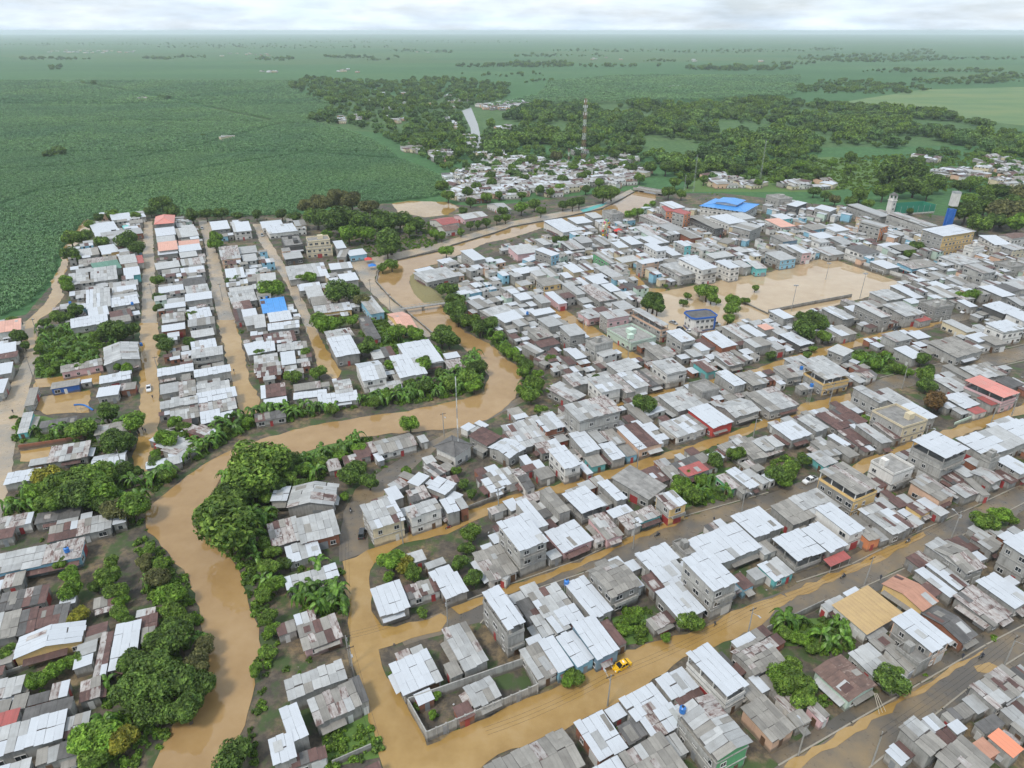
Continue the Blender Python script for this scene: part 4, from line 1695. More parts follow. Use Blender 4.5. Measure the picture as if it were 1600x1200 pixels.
def inside(P, X, Y):
    """which points lie inside a polygon of ground points"""
    res = np.zeros(np.shape(X), bool)
    n = len(P)
    for i in range(n):
        x0, y0, x1, y1 = P[i][0], P[i][1], P[(i + 1) % n][0], P[(i + 1) % n][1]
        if y0 == y1:
            continue
        c = (y0 > Y) != (y1 > Y)
        res ^= c & (X < (x1 - x0) * (Y - y0) / (y1 - y0) + x0)
    return res


for _n, _m, pts in ROADS:
    OCC |= inside(pxpoly(pts), XX, YY)
for pts in FLOODS + [RIVER, [(1036, 456), (1115, 440), (1200, 426), (1292, 402), (1420, 446), (1340, 469), (1250, 492), (1180, 502), (1105, 522), (1010, 512), (1000, 485), (1015, 462)]]:
    WET |= inside(pxpoly(pts), XX, YY)
OCC |= WET


def cells(cx, cy_, ang, lu, lv):
    r_ = math.hypot(lu, lv) / 2 + 2
    i0, i1 = int(max(0, cy_ - r_ - GY0)), int(min(GY1 - GY0, cy_ + r_ - GY0))
    j0, j1 = int(max(0, cx - r_ - GX0)), int(min(GX1 - GX0, cx + r_ - GX0))
    dx, dy = XX[i0:i1, j0:j1] - cx, YY[i0:i1, j0:j1] - cy_
    ca, sa = math.cos(ang), math.sin(ang)
    m = (np.abs(dx * ca + dy * sa) <= lu / 2) & (np.abs(-dx * sa + dy * ca) <= lv / 2)
    return (slice(i0, i1), slice(j0, j1)), m


HOUSE_OCC = np.zeros_like(OCC)
for r in H_LIST:
    sl, m = cells(r['c'].x, r['c'].y, r['ang'], r['lu'], r['lv'])
    HOUSE_OCC[sl] |= m
OCC |= HOUSE_OCC

UNDER = [
    ('north', [(235, 775), (275, 745), (330, 705), (395, 668), (470, 655), (560, 637), (640, 630), (700, 622), (750, 608), (758, 585), (745, 560), (720, 575), (690, 600), (640, 608), (560, 620), (500, 632), (430, 645), (380, 652), (320, 680), (270, 715), (235, 745)]),
    ('west', [(0, 830), (10, 790), (60, 740), (110, 735), (200, 720), (225, 745), (230, 790), (228, 828), (190, 815), (150, 800), (60, 810)]),
    ('lower', [(228, 837), (255, 867), (288, 902), (311, 962), (318, 1030), (306, 1085), (270, 1125), (235, 1200), (130, 1200), (160, 1130), (150, 1070), (200, 1010), (240, 960), (225, 900), (215, 850)]),
    ('right', [(333, 775), (349, 748), (380, 725), (450, 716), (512, 699), (575, 685), (590, 692), (530, 730), (500, 750), (450, 770), (420, 800), (420, 860), (440, 900), (430, 940), (420, 1000), (405, 1060), (402, 1075), (399, 1066), (397, 1041), (411, 1018), (407, 982), (390, 940), (380, 897), (358, 868), (333, 843), (325, 810)]),
    ('east', [(703, 484), (730, 502), (780, 525), (800, 550), (835, 590), (845, 615), (825, 628), (812, 622), (819, 590), (808, 568), (788, 556), (765, 533), (729, 516), (703, 490)]),
    ('garden', [(565, 500), (610, 490), (650, 520), (690, 560), (640, 560), (600, 560), (560, 530)]),
    ('grove', [(470, 890), (530, 890), (540, 960), (500, 975), (470, 960)]),
    ('yard', [(955, 965), (1010, 948), (1020, 1000), (965, 1010)]),
    ('block', [(1205, 975), (1290, 965), (1350, 1000), (1330, 1020), (1260, 1020), (1225, 1000)]),
    ('upper', [(1330, 545), (1410, 560), (1430, 590), (1350, 580)]),
    ('middle', [(1060, 740), (1130, 745), (1140, 785), (1075, 790)]),
    ('farm', [(60, 515), (200, 505), (215, 520), (155, 560), (150, 595), (55, 590)]),
    ('farmlow', [(20, 650), (110, 668), (200, 655), (205, 710), (140, 712), (120, 690), (20, 690)]),
    ('canal', [(1200, 720), (1255, 705), (1262, 745), (1210, 755)]),
    ('behind', [(1040, 285), (1060, 268), (1130, 258), (1390, 242), (1600, 235), (1640, 300), (1500, 300), (1340, 300), (1130, 280)]),
    ('mound', [(1270, 1100), (1290, 1085), (1330, 1090), (1320, 1110)]),
    ('quay', [(590, 405), (620, 395), (680, 385), (690, 350), (600, 345), (520, 350), (500, 370), (560, 385)]),
    ('bank', [(372, 1200), (392, 1115), (405, 1075), (425, 1010), (436, 1000), (420, 1070), (400, 1200)]),
    ('plots', [(500, 1140), (590, 1110), (600, 1180), (510, 1200)]),
]
GREEN = np.zeros_like(OCC)
UPOLY = {}
for nm, pts in UNDER:
    UPOLY[nm] = pxpoly(pts)
    GREEN |= inside(UPOLY[nm], XX, YY)

# ------------------------------------------------------------------ lean-tos and back rooms between the listed houses
NOFILL = OCC | GREEN
NOFILL |= ~inside(pxpoly([(-60, 1210), (-40, 800), (0, 505), (60, 495), (110, 440), (110, 395), (140, 345), (230, 338), (470, 350), (600, 420), (560, 470), (640, 560), (700, 600), (860, 600), (700, 470), (690, 420), (800, 380), (930, 345), (1030, 300), (1130, 275), (1340, 305), (1480, 300), (1640, 310), (1700, 700), (1700, 1210)]), XX, YY)
fr = random.Random(21)
FILL = []
base = sorted(H_LIST, key=lambda r: r['c'].y)
for sweep in range(4):
    src = base if sweep < 2 else list(FILL)
    for r in src:
        for side in range(4):
            if fr.random() < (.88 if any(w in r['zone'] for w in ('lower bank', 'farm lots', 'corner lane', 'bend road', 'far side of the eastern', 'banana yard', 'banana hedge')) else .42):
                continue
            d = depth(r['c'])
            if d < 330:
                w, q = fr.uniform(2.6, 5.0), fr.uniform(2.6, 5.0)
            else:
                w, q = fr.uniform(3.4, 7.5), fr.uniform(3.2, 7.0)
            if side < 2:
                ox_ = fr.uniform(-.35, .35) * r['lu']
                oy_ = (r['lv'] / 2 + q / 2 + .15) * (1 if side else -1)
            else:
                oy_ = fr.uniform(-.35, .35) * r['lv']
                ox_ = (r['lu'] / 2 + w / 2 + .15) * (1 if side == 2 else -1)
            ca, sa = math.cos(r['ang']), math.sin(r['ang'])
            cx, cy_ = r['c'].x + ox_ * ca - oy_ * sa, r['c'].y + ox_ * sa + oy_ * ca
            if not (GX0 + 10 < cx < GX1 - 10 and GY0 + 10 < cy_ < GY1 - 10):
                continue
            sl, m = cells(cx, cy_, r['ang'], w, q)
            if m.sum() == 0 or (NOFILL[sl] & m).sum() > .06 * m.sum():
                continue
            NOFILL[sl] |= m
            HOUSE_OCC[sl] |= m
            hh = fr.uniform(2.4, 3.2) if d < 330 else fr.uniform(2.7, 5.8)
            c = Vector((cx, cy_, hh))
            FILL.append(dict(c=c, ang=r['ang'], lu=w, lv=q, s=1, h=hh, kind='s', roof=fr.choice('MMLGRKWHWLGY' if d < 330 else 'WWLLGMHRCLW'), wall=fr.choice('cccccrwc' if d < 330 else 'cccwYwocbm'), zone=r['zone'], px=to_px(c)[0], py=to_px(c)[1],
                             area=w * q * F_PX ** 2 / d ** 2 * .5))
near_fill = [r for r in FILL if depth(r['c']) < 330 and -20 < r['px'] < 1620 and r['py'] < 1215]
near_fill.sort(key=lambda r: -r['area'])
FILL_THINGS = near_fill[:150]
for r in FILL_THINGS:
    r['h'] = min(r['h'], 2.85)
    build_house(r, r['area'] > 420)
    r['name'] = 'shed'
fg = {}
for r in FILL_THINGS:
    r['desc'] = 'low %s-roofed %s lean-to' % (ROOF_WORD[r['roof']], WALL_WORD[r['wall']])
    fg.setdefault((r['desc'], r['zone']), []).append(r)
for (desc, zone), rs in fg.items():
    rs.sort(key=lambda r: r['px'])
    for i, r in enumerate(rs):
        lab = desc + ' ' + zone + ('' if len(rs) == 1 else ', ' + ('leftmost' if i == 0 else ordinal(i) + ' from left'))
        lab = fit16(lab)
        tag(r['obj'], lab, 'shed', 'lean-tos ' + zone)
fill_ids = {id(r) for r in FILL_THINGS}
REST = [r for r in FILL if id(r) not in fill_ids and -40 < r['px'] < 1640]
rm_keys = list('WLGDRJC')
wm_keys = list('cwYocbmrk')
far = MB()
far_mats = [MAT[k] for k in rm_keys] + [WALL[k] for k in wm_keys] + [P_GLASS]


def far_house(b, c, ang, lu, lv, h, rk, wk, rr, gable=False):
    ca, sa = math.cos(ang), math.sin(ang)

    def W(x, y, z):
        return (c[0] + x * ca - y * sa, c[1] + x * sa + y * ca, z)
    hx, hy = lu / 2, lv / 2
    wi = len(rm_keys) + (wm_keys.index(wk) if wk in wm_keys else 0)
    ix, iy = hx - .25, hy - .25
    cs = [(-ix, -iy), (ix, -iy), (ix, iy), (-ix, iy)]
    for i in range(4):
        a, d = cs[i], cs[(i + 1) % 4]
        b.quad(W(*a, 0), W(*d, 0), W(*d, h), W(*a, h), wi)
    ri = rm_keys.index(rk) if rk in rm_keys else rr.choice((0, 1, 2, 5))
    n = max(1, round(lu / 2.2))
    z1 = h + lv * rr.uniform(.04, .09)
    for i in range(n):
        k = ri if rr.random() < .7 else rr.choice((0, 1, 2, 4))
        x0, x1 = -hx + lu * i / n, -hx + lu * (i + 1) / n
        if gable:
            zr = h + hy * .3
            b.quad(W(x0, -hy, h), W(x1, -hy, h), W(x1, 0, zr), W(x0, 0, zr), k)
            b.quad(W(x0, 0, zr), W(x1, 0, zr), W(x1, hy, h), W(x0, hy, h), k)
        else:
            b.quad(W(x0, -hy, h), W(x1, -hy, h), W(x1, hy, z1), W(x0, hy, z1), k)
    g_ = len(far_mats) - 1
    for st in range(max(1, round(h / 3))):
        for k in range(max(1, int(lu / 3))):
            x = -ix + (k + .5) * 2 * ix / max(1, int(lu / 3))
            for sy in (-1, 1):
                y = sy * (iy + .03)
                b.quad(W(x - .5, y, st * 2.9 + 1), W(x + .5, y, st * 2.9 + 1), W(x + .5, y, st * 2.9 + 2.1), W(x - .5, y, st * 2.9 + 2.1), g_)


for r in REST:
    far_house(far, r['c'], r['ang'], r['lu'], r['lv'], r['h'], r['roof'], r['wall'], fr)
# the village along the highway and the hamlets in the fields
VILLAGE = [(765, 295, 36, 10, 34), (830, 290, 44, 10, 44), (900, 288, 40, 8, 34), (960, 282, 30, 8, 22), (725, 308, 18, 6, 10), (800, 306, 30, 6, 16), (870, 303, 26, 6, 14), (985, 272, 24, 6, 12), (530, 190, 12, 5, 8), (560, 186, 14, 4, 8), (620, 188, 14, 5, 9), (650, 235, 16, 6, 12), (690, 245, 18, 8, 14), (705, 195, 18, 8, 16), (730, 225, 10, 12, 10), (780, 168, 28, 5, 40), (800, 165, 22, 5, 30), (815, 215, 26, 5, 24), (790, 205, 14, 6, 8), (770, 250, 25, 9, 26),
           (820, 262, 36, 12, 44), (880, 270, 40, 12, 44), (760, 275, 30, 14, 36), (720, 285, 25, 12, 22), (930, 262, 30, 10, 20), (980, 250, 20, 6, 10), (960, 285, 30, 10, 18), (860, 290, 40, 10, 26), (905, 240, 12, 4, 5), (1500, 275, 40, 8, 26), (1570, 265, 40, 10, 34), (1580, 285, 30, 8, 20), (1550, 253, 24, 4, 8),
           (1450, 250, 26, 5, 6), (700, 160, 30, 10, 10), (600, 160, 60, 14, 8), (140, 81, 80, 2.5, 46), (225, 156, 6, 2, 4), (375, 86, 60, 3, 12), (350, 218, 12, 3, 3), (545, 112, 20, 3, 5), (1055, 138, 6, 1.5, 4), (1085, 96, 5, 2, 3), (1190, 97, 6, 2, 3), (950, 92, 30, 3, 5), (665, 82, 16, 2, 3), (410, 113, 22, 1.5, 5),
           (730, 305, 26, 8, 14), (1150, 290, 40, 6, 22), (1260, 292, 40, 6, 18), (1120, 282, 20, 5, 10)]
for (x, y, rx, ry, n) in VILLAGE:
    for k in range(int(n * (1.7 if 240 < y < 300 and x < 1000 else 1))):
        a, q = fr.uniform(0, 6.28), math.sqrt(fr.random())
        c = at(x + rx * q * math.cos(a), y + ry * q * math.sin(a))
        d = depth(c)
        sc = 1.0 if d < 1200 else 1.5
        if GX0 < c.x < GX1 - 1 and GY0 < c.y < GY1 - 1:
            sl, m = cells(c.x, c.y, .3, 10, 8)
            if (NOFILL[sl] & m & OCC[sl]).any():
                continue
            NOFILL[sl] |= m
        far_house(far, c, fr.choice((.35, .5, -.9, .2)) + fr.uniform(-.1, .1), fr.uniform(7, 15) * sc, fr.uniform(6, 9) * sc, fr.uniform(2.8, 5), fr.choice('WLLGGRLD'), fr.choice('wwcYo'), fr, fr.random() < .5)
fo = far.build('distant_houses', far_mats)
tag(fo, kind='stuff')

# ------------------------------------------------------------------ plants
def crown_mesh(seed, n, lobes, leaf, flat=0.8, droop=0.0):
    rr = random.Random(seed)
    L = []
    for k in range(lobes):
        a, q = rr.uniform(0, 6.28), math.sqrt(rr.random()) * .62
        z = rr.uniform(-.25, .5) * (1 - q * .6)
        L.append((Vector((q * math.cos(a), q * math.sin(a), z * flat)), rr.uniform(.30, .50)))
    L.append((Vector((0, 0, .1)), .55))
    v, f = [], []
    for k in range(n):
        c, rad = L[k % len(L)]
        d = Vector((rr.gauss(0, 1), rr.gauss(0, 1), rr.gauss(.25, 1))).normalized()
        p = c + d * rad * (1 - .35 * rr.random() ** 2) * Vector((1, 1, flat)).length / 1.73
        nrm = (d + Vector((rr.gauss(0, .5), rr.gauss(0, .5), rr.gauss(.2, .5)))).normalized()
        t1 = nrm.orthogonal().normalized()
        t1.rotate(Matrix.Rotation(rr.uniform(0, 6.28), 3, nrm))
        t2 = nrm.cross(t1)
        s = leaf * rr.uniform(.6, 1.35)
        i = len(v)
        v += [tuple(p - t1 * s), tuple(p + t2 * s * .55 + nrm * s * .18), tuple(p + t1 * s), tuple(p - t2 * s * .55 + nrm * s * .18)]
        f.append((i, i + 1, i + 2, i + 3))
    me = bpy.data.meshes.new('crown')
    me.from_pydata(v, [], f)
    return me


CROWNS = [crown_mesh(s, 4600, lo, .075, fl) for s, lo, fl in ((1, 9, .8), (2, 13, .85), (3, 7, .75), (4, 16, .9), (5, 11, .7))]
CROWNS_FAR = [crown_mesh(s, 900, lo, .125, fl) for s, lo, fl in ((11, 7, .85), (12, 10, .8), (13, 6, .9))]


def trunk_mesh(seed):
    rr = random.Random(seed)
    b = MB()
    p = Vector((0, 0, 0))
    pts = [p]
    for k in range(4):
        p = p + Vector((rr.uniform(-.05, .05), rr.uniform(-.05, .05), .25))
        pts.append(p)
    rad = [.10, .08, .065, .05, .035]
    for k in range(4):
        b.tube(pts[k], pts[k + 1], rad[k], rad[k + 1], 7)
    for k in range(6):
        a = rr.uniform(0, 6.28)
        s = pts[2 + k % 3]
        e = s + Vector((math.cos(a) * .5, math.sin(a) * .5, rr.uniform(.2, .42)))
        b.tube(s, e, .035, .012, 5)
    return b.mesh('trunk')


TRUNKS = [trunk_mesh(k) for k in range(3)]

TREES = '''225 880 14 o,245 905 18 o,265 932 20 b,272 955 18 m,277 1000 30 d,250 1010 26 d,225 1058 36 d,268 1072 33 d,203 1085 30 d,303 1040 24 o,310 1078 24 d,292 1108 28 d,215 1035 24 d,150 1150 30 b,190 1158 26 y,140 1188 24 m,240 1118 24 d,110 900 18 b,112 925 17 b,165 905 20 m,182 925 16 m,120 963 14 y,318 1010 17 o,365 1185 26 d
360 822 48 m,348 784 26 m,394 750 34 m,404 722 37 m,375 768 28 d,432 732 24 d,328 800 22 m,75 745 20 y,100 757 28 m,130 752 26 m,155 762 28 b,120 777 28 d,90 782 24 m,165 737 20 m,190 737 16 d,185 795 22 o,207 792 24 b,163 790 20 d,58 768 17 b,212 737 10 d
128 670 18 m,212 660 16 b,165 645 18 d,180 690 22 d,202 690 14 d,260 685 18 b,271 660 12 b,245 710 9 b,287 668 10 m,288 680 9 m
152 340 9 d,212 337 8 m,110 372 14 m,130 370 12 m,160 378 10 m,200 375 16 d,213 388 12 d,108 398 12 d,118 404 8 m,100 440 12 b,105 450 10 b,115 485 14 d,90 495 12 m,70 505 9 d,105 495 10 d,246 438 9 m,337 372 13 b,336 382 11 b,248 465 9 d,247 482 8 d,300 493 8 m,250 530 10 d,258 540 14 d,295 535 10 d,180 515 18 d,205 515 12 d,155 522 10 m,30 525 12 d,38 540 8 d,372 437 8 d,357 440 7 d
252 318 14 d,272 330 13 d,300 336 12 d,322 335 10 d
480 322 15 o,500 318 18 o,525 312 20 o,550 315 18 o,575 325 16 o,495 340 17 d,530 345 22 d,560 345 20 d,590 340 16 d,545 365 16 b,570 365 14 b,610 375 22 d,600 350 18 d,625 345 16 d,650 350 13 d,640 358 12 m,605 390 13 d,508 367 10 b,690 368 9 m,680 365 9 b,697 392 10 b,597 418 8 m,612 413 10 m,424 452 17 b,528 457 20 d,543 455 16 d,565 470 12 o,485 433 11 b,472 435 8 m,515 425 6 d,510 507 18 b,500 500 14 m,530 503 10 b,550 500 10 b,577 540 16 d,565 545 10 d,622 520 13 b,650 522 14 b,640 515 8 m,665 570 14 b,690 526 17 d,702 530 14 d,695 518 12 m,700 452 13 d,712 470 16 d,710 485 16 d,716 496 13 d,736 502 14 m,750 512 14 d,765 505 12 d,776 526 10 b,790 545 10 b,801 551 10 b,457 588 12 m,498 582 11 m,610 572 12 b,478 552 8 m,405 552 8 d
735 352 7 d,746 350 7 d,760 347 8 d,776 342 8 d,790 340 8 m,720 362 7 m,786 330 8 d,722 330 8 d
815 325 10 b,835 320 9 m,845 330 8 m,880 320 8 d,895 318 10 d,905 315 9 d,943 302 14 m,956 300 12 m,1045 300 10 m,1065 303 8 m,985 335 8 b,996 331 8 b,1010 325 7 b,1020 318 6 b,880 375 8 d,870 375 8 d,900 370 6 d,963 452 7 d,1000 455 8 b,1021 470 17 d,1012 476 12 d,1027 480 12 d,1105 455 14 m,1094 452 10 m,1112 464 10 m,1068 473 6 d,1141 482 13 m,1146 470 11 b,1138 498 10 m,1040 447 4 m
1270 500 16 d,1258 515 18 d,1281 505 14 d,1288 525 12 m,1255 495 10 d,1270 545 6 m,1520 460 10 b,1502 462 8 b,1500 415 8 d,1432 385 9 d,1422 397 8 m,1393 407 6 d,1375 535 6 m,1440 560 12 d,1451 582 14 d,1565 430 6 d,1205 555 8 d
1345 303 12 m,1380 300 14 m,1400 292 16 d,1430 290 18 d,1460 285 16 d,1330 315 10 m,1305 312 8 o,1290 305 8 d,1272 299 8 d,1356 318 8 m,1510 330 20 d,1540 320 22 d,1570 332 24 o,1592 347 17 b,1532 350 17 m,1560 300 16 d,1600 305 20 o,1422 330 6 d,1280 272 12 d,1330 245 9 d,1395 265 22 d,1420 268 22 d,1500 290 10 d,1520 285 12 m,1380 275 12 d
1007 630 17 d,1445 585 14 m,1448 602 12 d,1462 628 17 n,1215 742 16 d,1236 732 14 m,1255 720 11 d,1354 655 8 m,1540 817 18 m,1562 805 14 b,1580 812 9 m,1120 720 14 d,1152 710 14 m,1060 765 11 m,1102 772 10 b
640 662 14 b,545 742 18 d,560 730 14 d,577 752 14 d,637 736 9 b,712 737 9 m,725 757 9 d,736 772 9 d,540 776 8 b,614 876 20 b,634 884 14 y,608 902 9 b,645 895 14 m,735 832 16 m,728 856 12 d,716 880 15 d,740 906 16 d,415 780 11 m,421 802 12 m,405 832 10 b,425 862 12 m
900 1056 13 m,886 1061 12 b,1080 972 17 m,945 966 9 d,1040 996 8 b,1238 1068 29 m,1222 1060 22 b,1255 1087 22 m,1235 1044 18 m,1392 1064 21 d,1397 1052 14 m,1288 1090 7 b,1318 1098 6 b,468 1052 5 b,505 1100 6 b,640 1085 8 b,679 1088 9 b,677 1118 8 b,650 1105 6 d,660 958 8 m'''
TREES += '''
300 700 9 m,315 698 9 m,350 675 9 m,385 660 9 b,240 725 12 d,262 742 12 m,455 640 9 b,520 640 10 m,585 628 10 m,600 618 10 b,662 605 12 d,735 590 14 m,745 575 14 d,740 603 12 b,705 600 12 m,690 585 10 d,640 600 9 m
420 885 16 m,430 915 14 b,412 930 12 m,418 965 14 m,428 985 12 b,420 1020 12 m,398 1048 12 m,445 880 12 d,412 850 12 m,450 745 14 m,475 735 14 b,500 722 12 m,530 712 10 b,470 760 12 d,435 760 14 d,560 700 10 b,455 720 14 d
232 860 10 m,250 885 12 m,285 975 16 m,262 985 18 d,238 1000 16 b,60 1062 16 b,85 1050 14 b,105 1035 12 b,125 1030 12 m,185 960 14 m,190 940 12 b,200 975 12 d,10 1020 14 m,175 880 12 m,150 915 12 d,40 880 10 m,98 880 12 m
820 580 12 m,835 600 14 m,825 570 12 d,815 610 10 m,830 620 12 m,840 585 9 b,845 640 9 m,808 560 10 m,858 610 9 d
1065 755 14 b,1085 775 14 m,1075 740 10 m,1095 750 10 b,1235 745 12 m,1225 755 10 b,975 985 10 b,985 970 10 b,1000 990 9 m,965 1000 8 m,1225 990 12 m,1250 1000 12 b,1280 985 10 b,1240 975 9 b,1270 1015 10 m,1210 1000 9 d
1345 560 9 b,1370 570 10 b,1400 575 9 m,1420 582 8 b,1385 555 7 b,1260 555 8 m,1310 545 7 d,860 560 8 m,930 590 7 d,880 470 6 m,930 440 5 d,1180 450 6 m,1165 470 6 m,1075 462 6 m,1120 470 6 b
75 560 9 b,90 570 9 b,110 560 10 b,130 568 9 m,95 552 8 b,120 575 8 b,80 580 7 b,185 572 10 b,200 575 9 b,208 565 8 m,60 545 8 m
20 500 7 m,175 335 8 m,235 330 8 d,345 333 9 d,370 338 8 d,400 335 9 d,440 335 10 d,460 340 9 d,140 352 8 m
1055 285 9 m,1075 282 10 d,1100 280 8 m,1090 262 10 d,1120 262 11 m,1150 265 10 d,1175 270 9 b,1200 262 11 m,1230 268 9 m,1250 258 10 b,1215 280 8 m,1185 285 7 b,1040 262 11 d,1015 262 10 d,1060 248 11 m,1300 255 8 b,1330 262 8 m,1450 300 12 d,1555 345 14 d,1580 318 16 d,1600 330 16 d,1540 300 14 m,1515 312 12 m
735 315 8 d,815 305 7 m,845 296 8 d,875 292 7 b,915 296 7 d,935 285 8 m,780 305 7 d,950 272 7 m,985 262 8 d,1000 278 8 m,765 275 8 d,820 278 7 d,895 262 8 m,730 300 9 d,745 292 8 d,770 285 9 d,700 305 10 m,690 290 9 m,760 308 8 m,800 300 7 d,860 300 7 m,880 280 8 d,910 275 8 m,830 250 9 m,870 245 10 o,850 262 7 d,800 262 7 m,930 235 9 m,960 240 10 d,990 235 10 d'''
GREENW = {'d': 'dark green', 'm': 'mid green', 'b': 'bright green', 'y': 'yellowish green', 'n': 'reddish brown', 'o': 'olive green'}
tr_rows = []
tgr = {}
tr = random.Random(5)
HZ = [(r['c'].x, r['c'].y, r['zone']) for r in H_LIST]
HZA = np.array([(a, b_) for a, b_, _ in HZ])
for e in TREES.replace('\n', ',').split(','):
    x, y, rp, k = e.split()
    x, y, rp = float(x), float(y), float(rp)
    p = at(x, y, 4)
    for _ in range(3):
        Rm = rp * depth(p) / F_PX
        zc = max(1.2, .8 * Rm + min(2.4, .45 * Rm))
        p = at(x, y, zc)
    Rm = rp * depth(p) / F_PX
    big = Rm > 2.2
    nm = 'tree' if big else 'bush'
    root = empty(nm, (p.x, p.y, 0), tr.uniform(0, 6.28))
    me = tr.choice(CROWNS)
    c_ = child('crown', me, root, LEAF[k], (0, 0, zc))
    s = Rm * 1.27
    c_.scale = (s * tr.uniform(.92, 1.1), s * tr.uniform(.92, 1.1), s * tr.uniform(.85, 1.05))
    t_ = child('trunk', tr.choice(TRUNKS), root, P_BARK)
    t_.scale = (Rm * 1.1, Rm * 1.1, zc * 1.05)
    zone = HZ[int(np.argmin(((HZA - (p.x, p.y)) ** 2).sum(1)))][2]
    tgr.setdefault((nm, k, Rm > 4.5, zone), []).append((x, root))
for (nm, k, bigger, zone), rs in tgr.items():
    rs.sort(key=lambda q: q[0])
    d = ('spreading ' if bigger else 'rounded ') + GREENW[k] + ' ' + nm + ' ' + zone
    for i, (x, o) in enumerate(rs):
        lab = d + ('' if len(rs) == 1 else ', ' + ('leftmost' if i == 0 else ordinal(i) + ' from left'))
        lab = fit16(lab)
        tag(o, lab, nm, 'trees and bushes among the houses')


def banana_leaves(seed, n, segs):
    rr = random.Random(seed)
    v, f = [], []
    for k in range(n):
        a = 6.283 * k / n * 1.618 * 2 + rr.uniform(-.3, .3)
        L = rr.uniform(1.5, 2.3)
        w = rr.uniform(.24, .36)
        rise = rr.uniform(.5, 1.3)
        ca, sa = math.cos(a), math.sin(a)
        i0 = len(v)
        for s in range(segs + 1):
            t = s / segs
            r_ = L * t
            z = 2.0 + rise * math.sin(t * 2.3) - 1.15 * t * t * t * 1.3
            ww = w * math.sin(math.pi * min(1, .12 + t * .86)) ** .6 * (1 if s < segs else .2)
            for sd in (-1, 0, 1):
                v.append((ca * r_ - sa * ww * sd, sa * r_ + ca * ww * sd, z - (.14 if sd else 0)))
        for s in range(segs):
            b = i0 + s * 3
            f += [(b, b + 1, b + 4, b + 3), (b + 1, b + 2, b + 5, b + 4)]
    me = bpy.data.meshes.new('leaves')
    me.from_pydata(v, [], f)
    return me


BANANA = [banana_leaves(s, 10, 4) for s in (1, 2, 3)]
_b = MB()
_b.tube((0, 0, 0), (0.05, 0, 2.1), .13, .08, 7)
STALK = _b.mesh('stalk')


def pts_in(P, n, rr):
    xs, ys = [p[0] for p in P], [p[1] for p in P]
    out = []
    tries = 0
    while len(out) < n and tries < n * 60:
        tries += 1
        x, y = rr.uniform(min(xs), max(xs)), rr.uniform(min(ys), max(ys))
        if inside(P, np.array([x]), np.array([y]))[0]:
            if GX0 < x < GX1 - 1 and GY0 < y < GY1 - 1 and HOUSE_OCC[int(y - GY0), int(x - GX0)]:
                continue
            if GX0 < x < GX1 - 1 and GY0 < y < GY1 - 1 and WET[int(y - GY0), int(x - GX0)]:
                continue
            out.append((x, y))
    return out


BAN = [('north', 120, 'in the hedge along the north bank of the river', 1.05), ('right', 48, 'on the bank opposite the riverside trees', 1.1), ('west', 20, 'at the edge of the grove west of the river', 1.1), ('grove', 16, 'in the grove by the corner lane', 1.15), ('block', 12, 'in the walled yard between the asphalt streets', .95),
       ('farm', 34, 'in the garden plots by the farm road', .9), ('farmlow', 14, 'among the flooded farm lots', 1.0), ('east', 26, 'on the bank below the canal trees', .95), ('lower', 8, 'under the big riverside trees', 1.0), ('garden', 12, 'in the garden beside the quay', .9), ('middle', 5, 'in the weedy yard by the main street', .9), ('upper', 5, 'in the green yard below the upper avenue', .9)]
for nm, n, zone, sc in BAN:
    for (x, y) in pts_in(UPOLY[nm], n, tr):
        root = empty('banana_plant', (x, y, 0), tr.uniform(0, 6.28))
        s = sc * tr.uniform(1.1, 1.75)
        root.scale = (s, s, s)
        child('leaves', tr.choice(BANANA), root, LEAF['a'])
        child('stalk', STALK, root, P_STALK)
        tag(root, 'banana plant with arching green leaves ' + zone, 'banana plant', 'banana plants ' + zone)


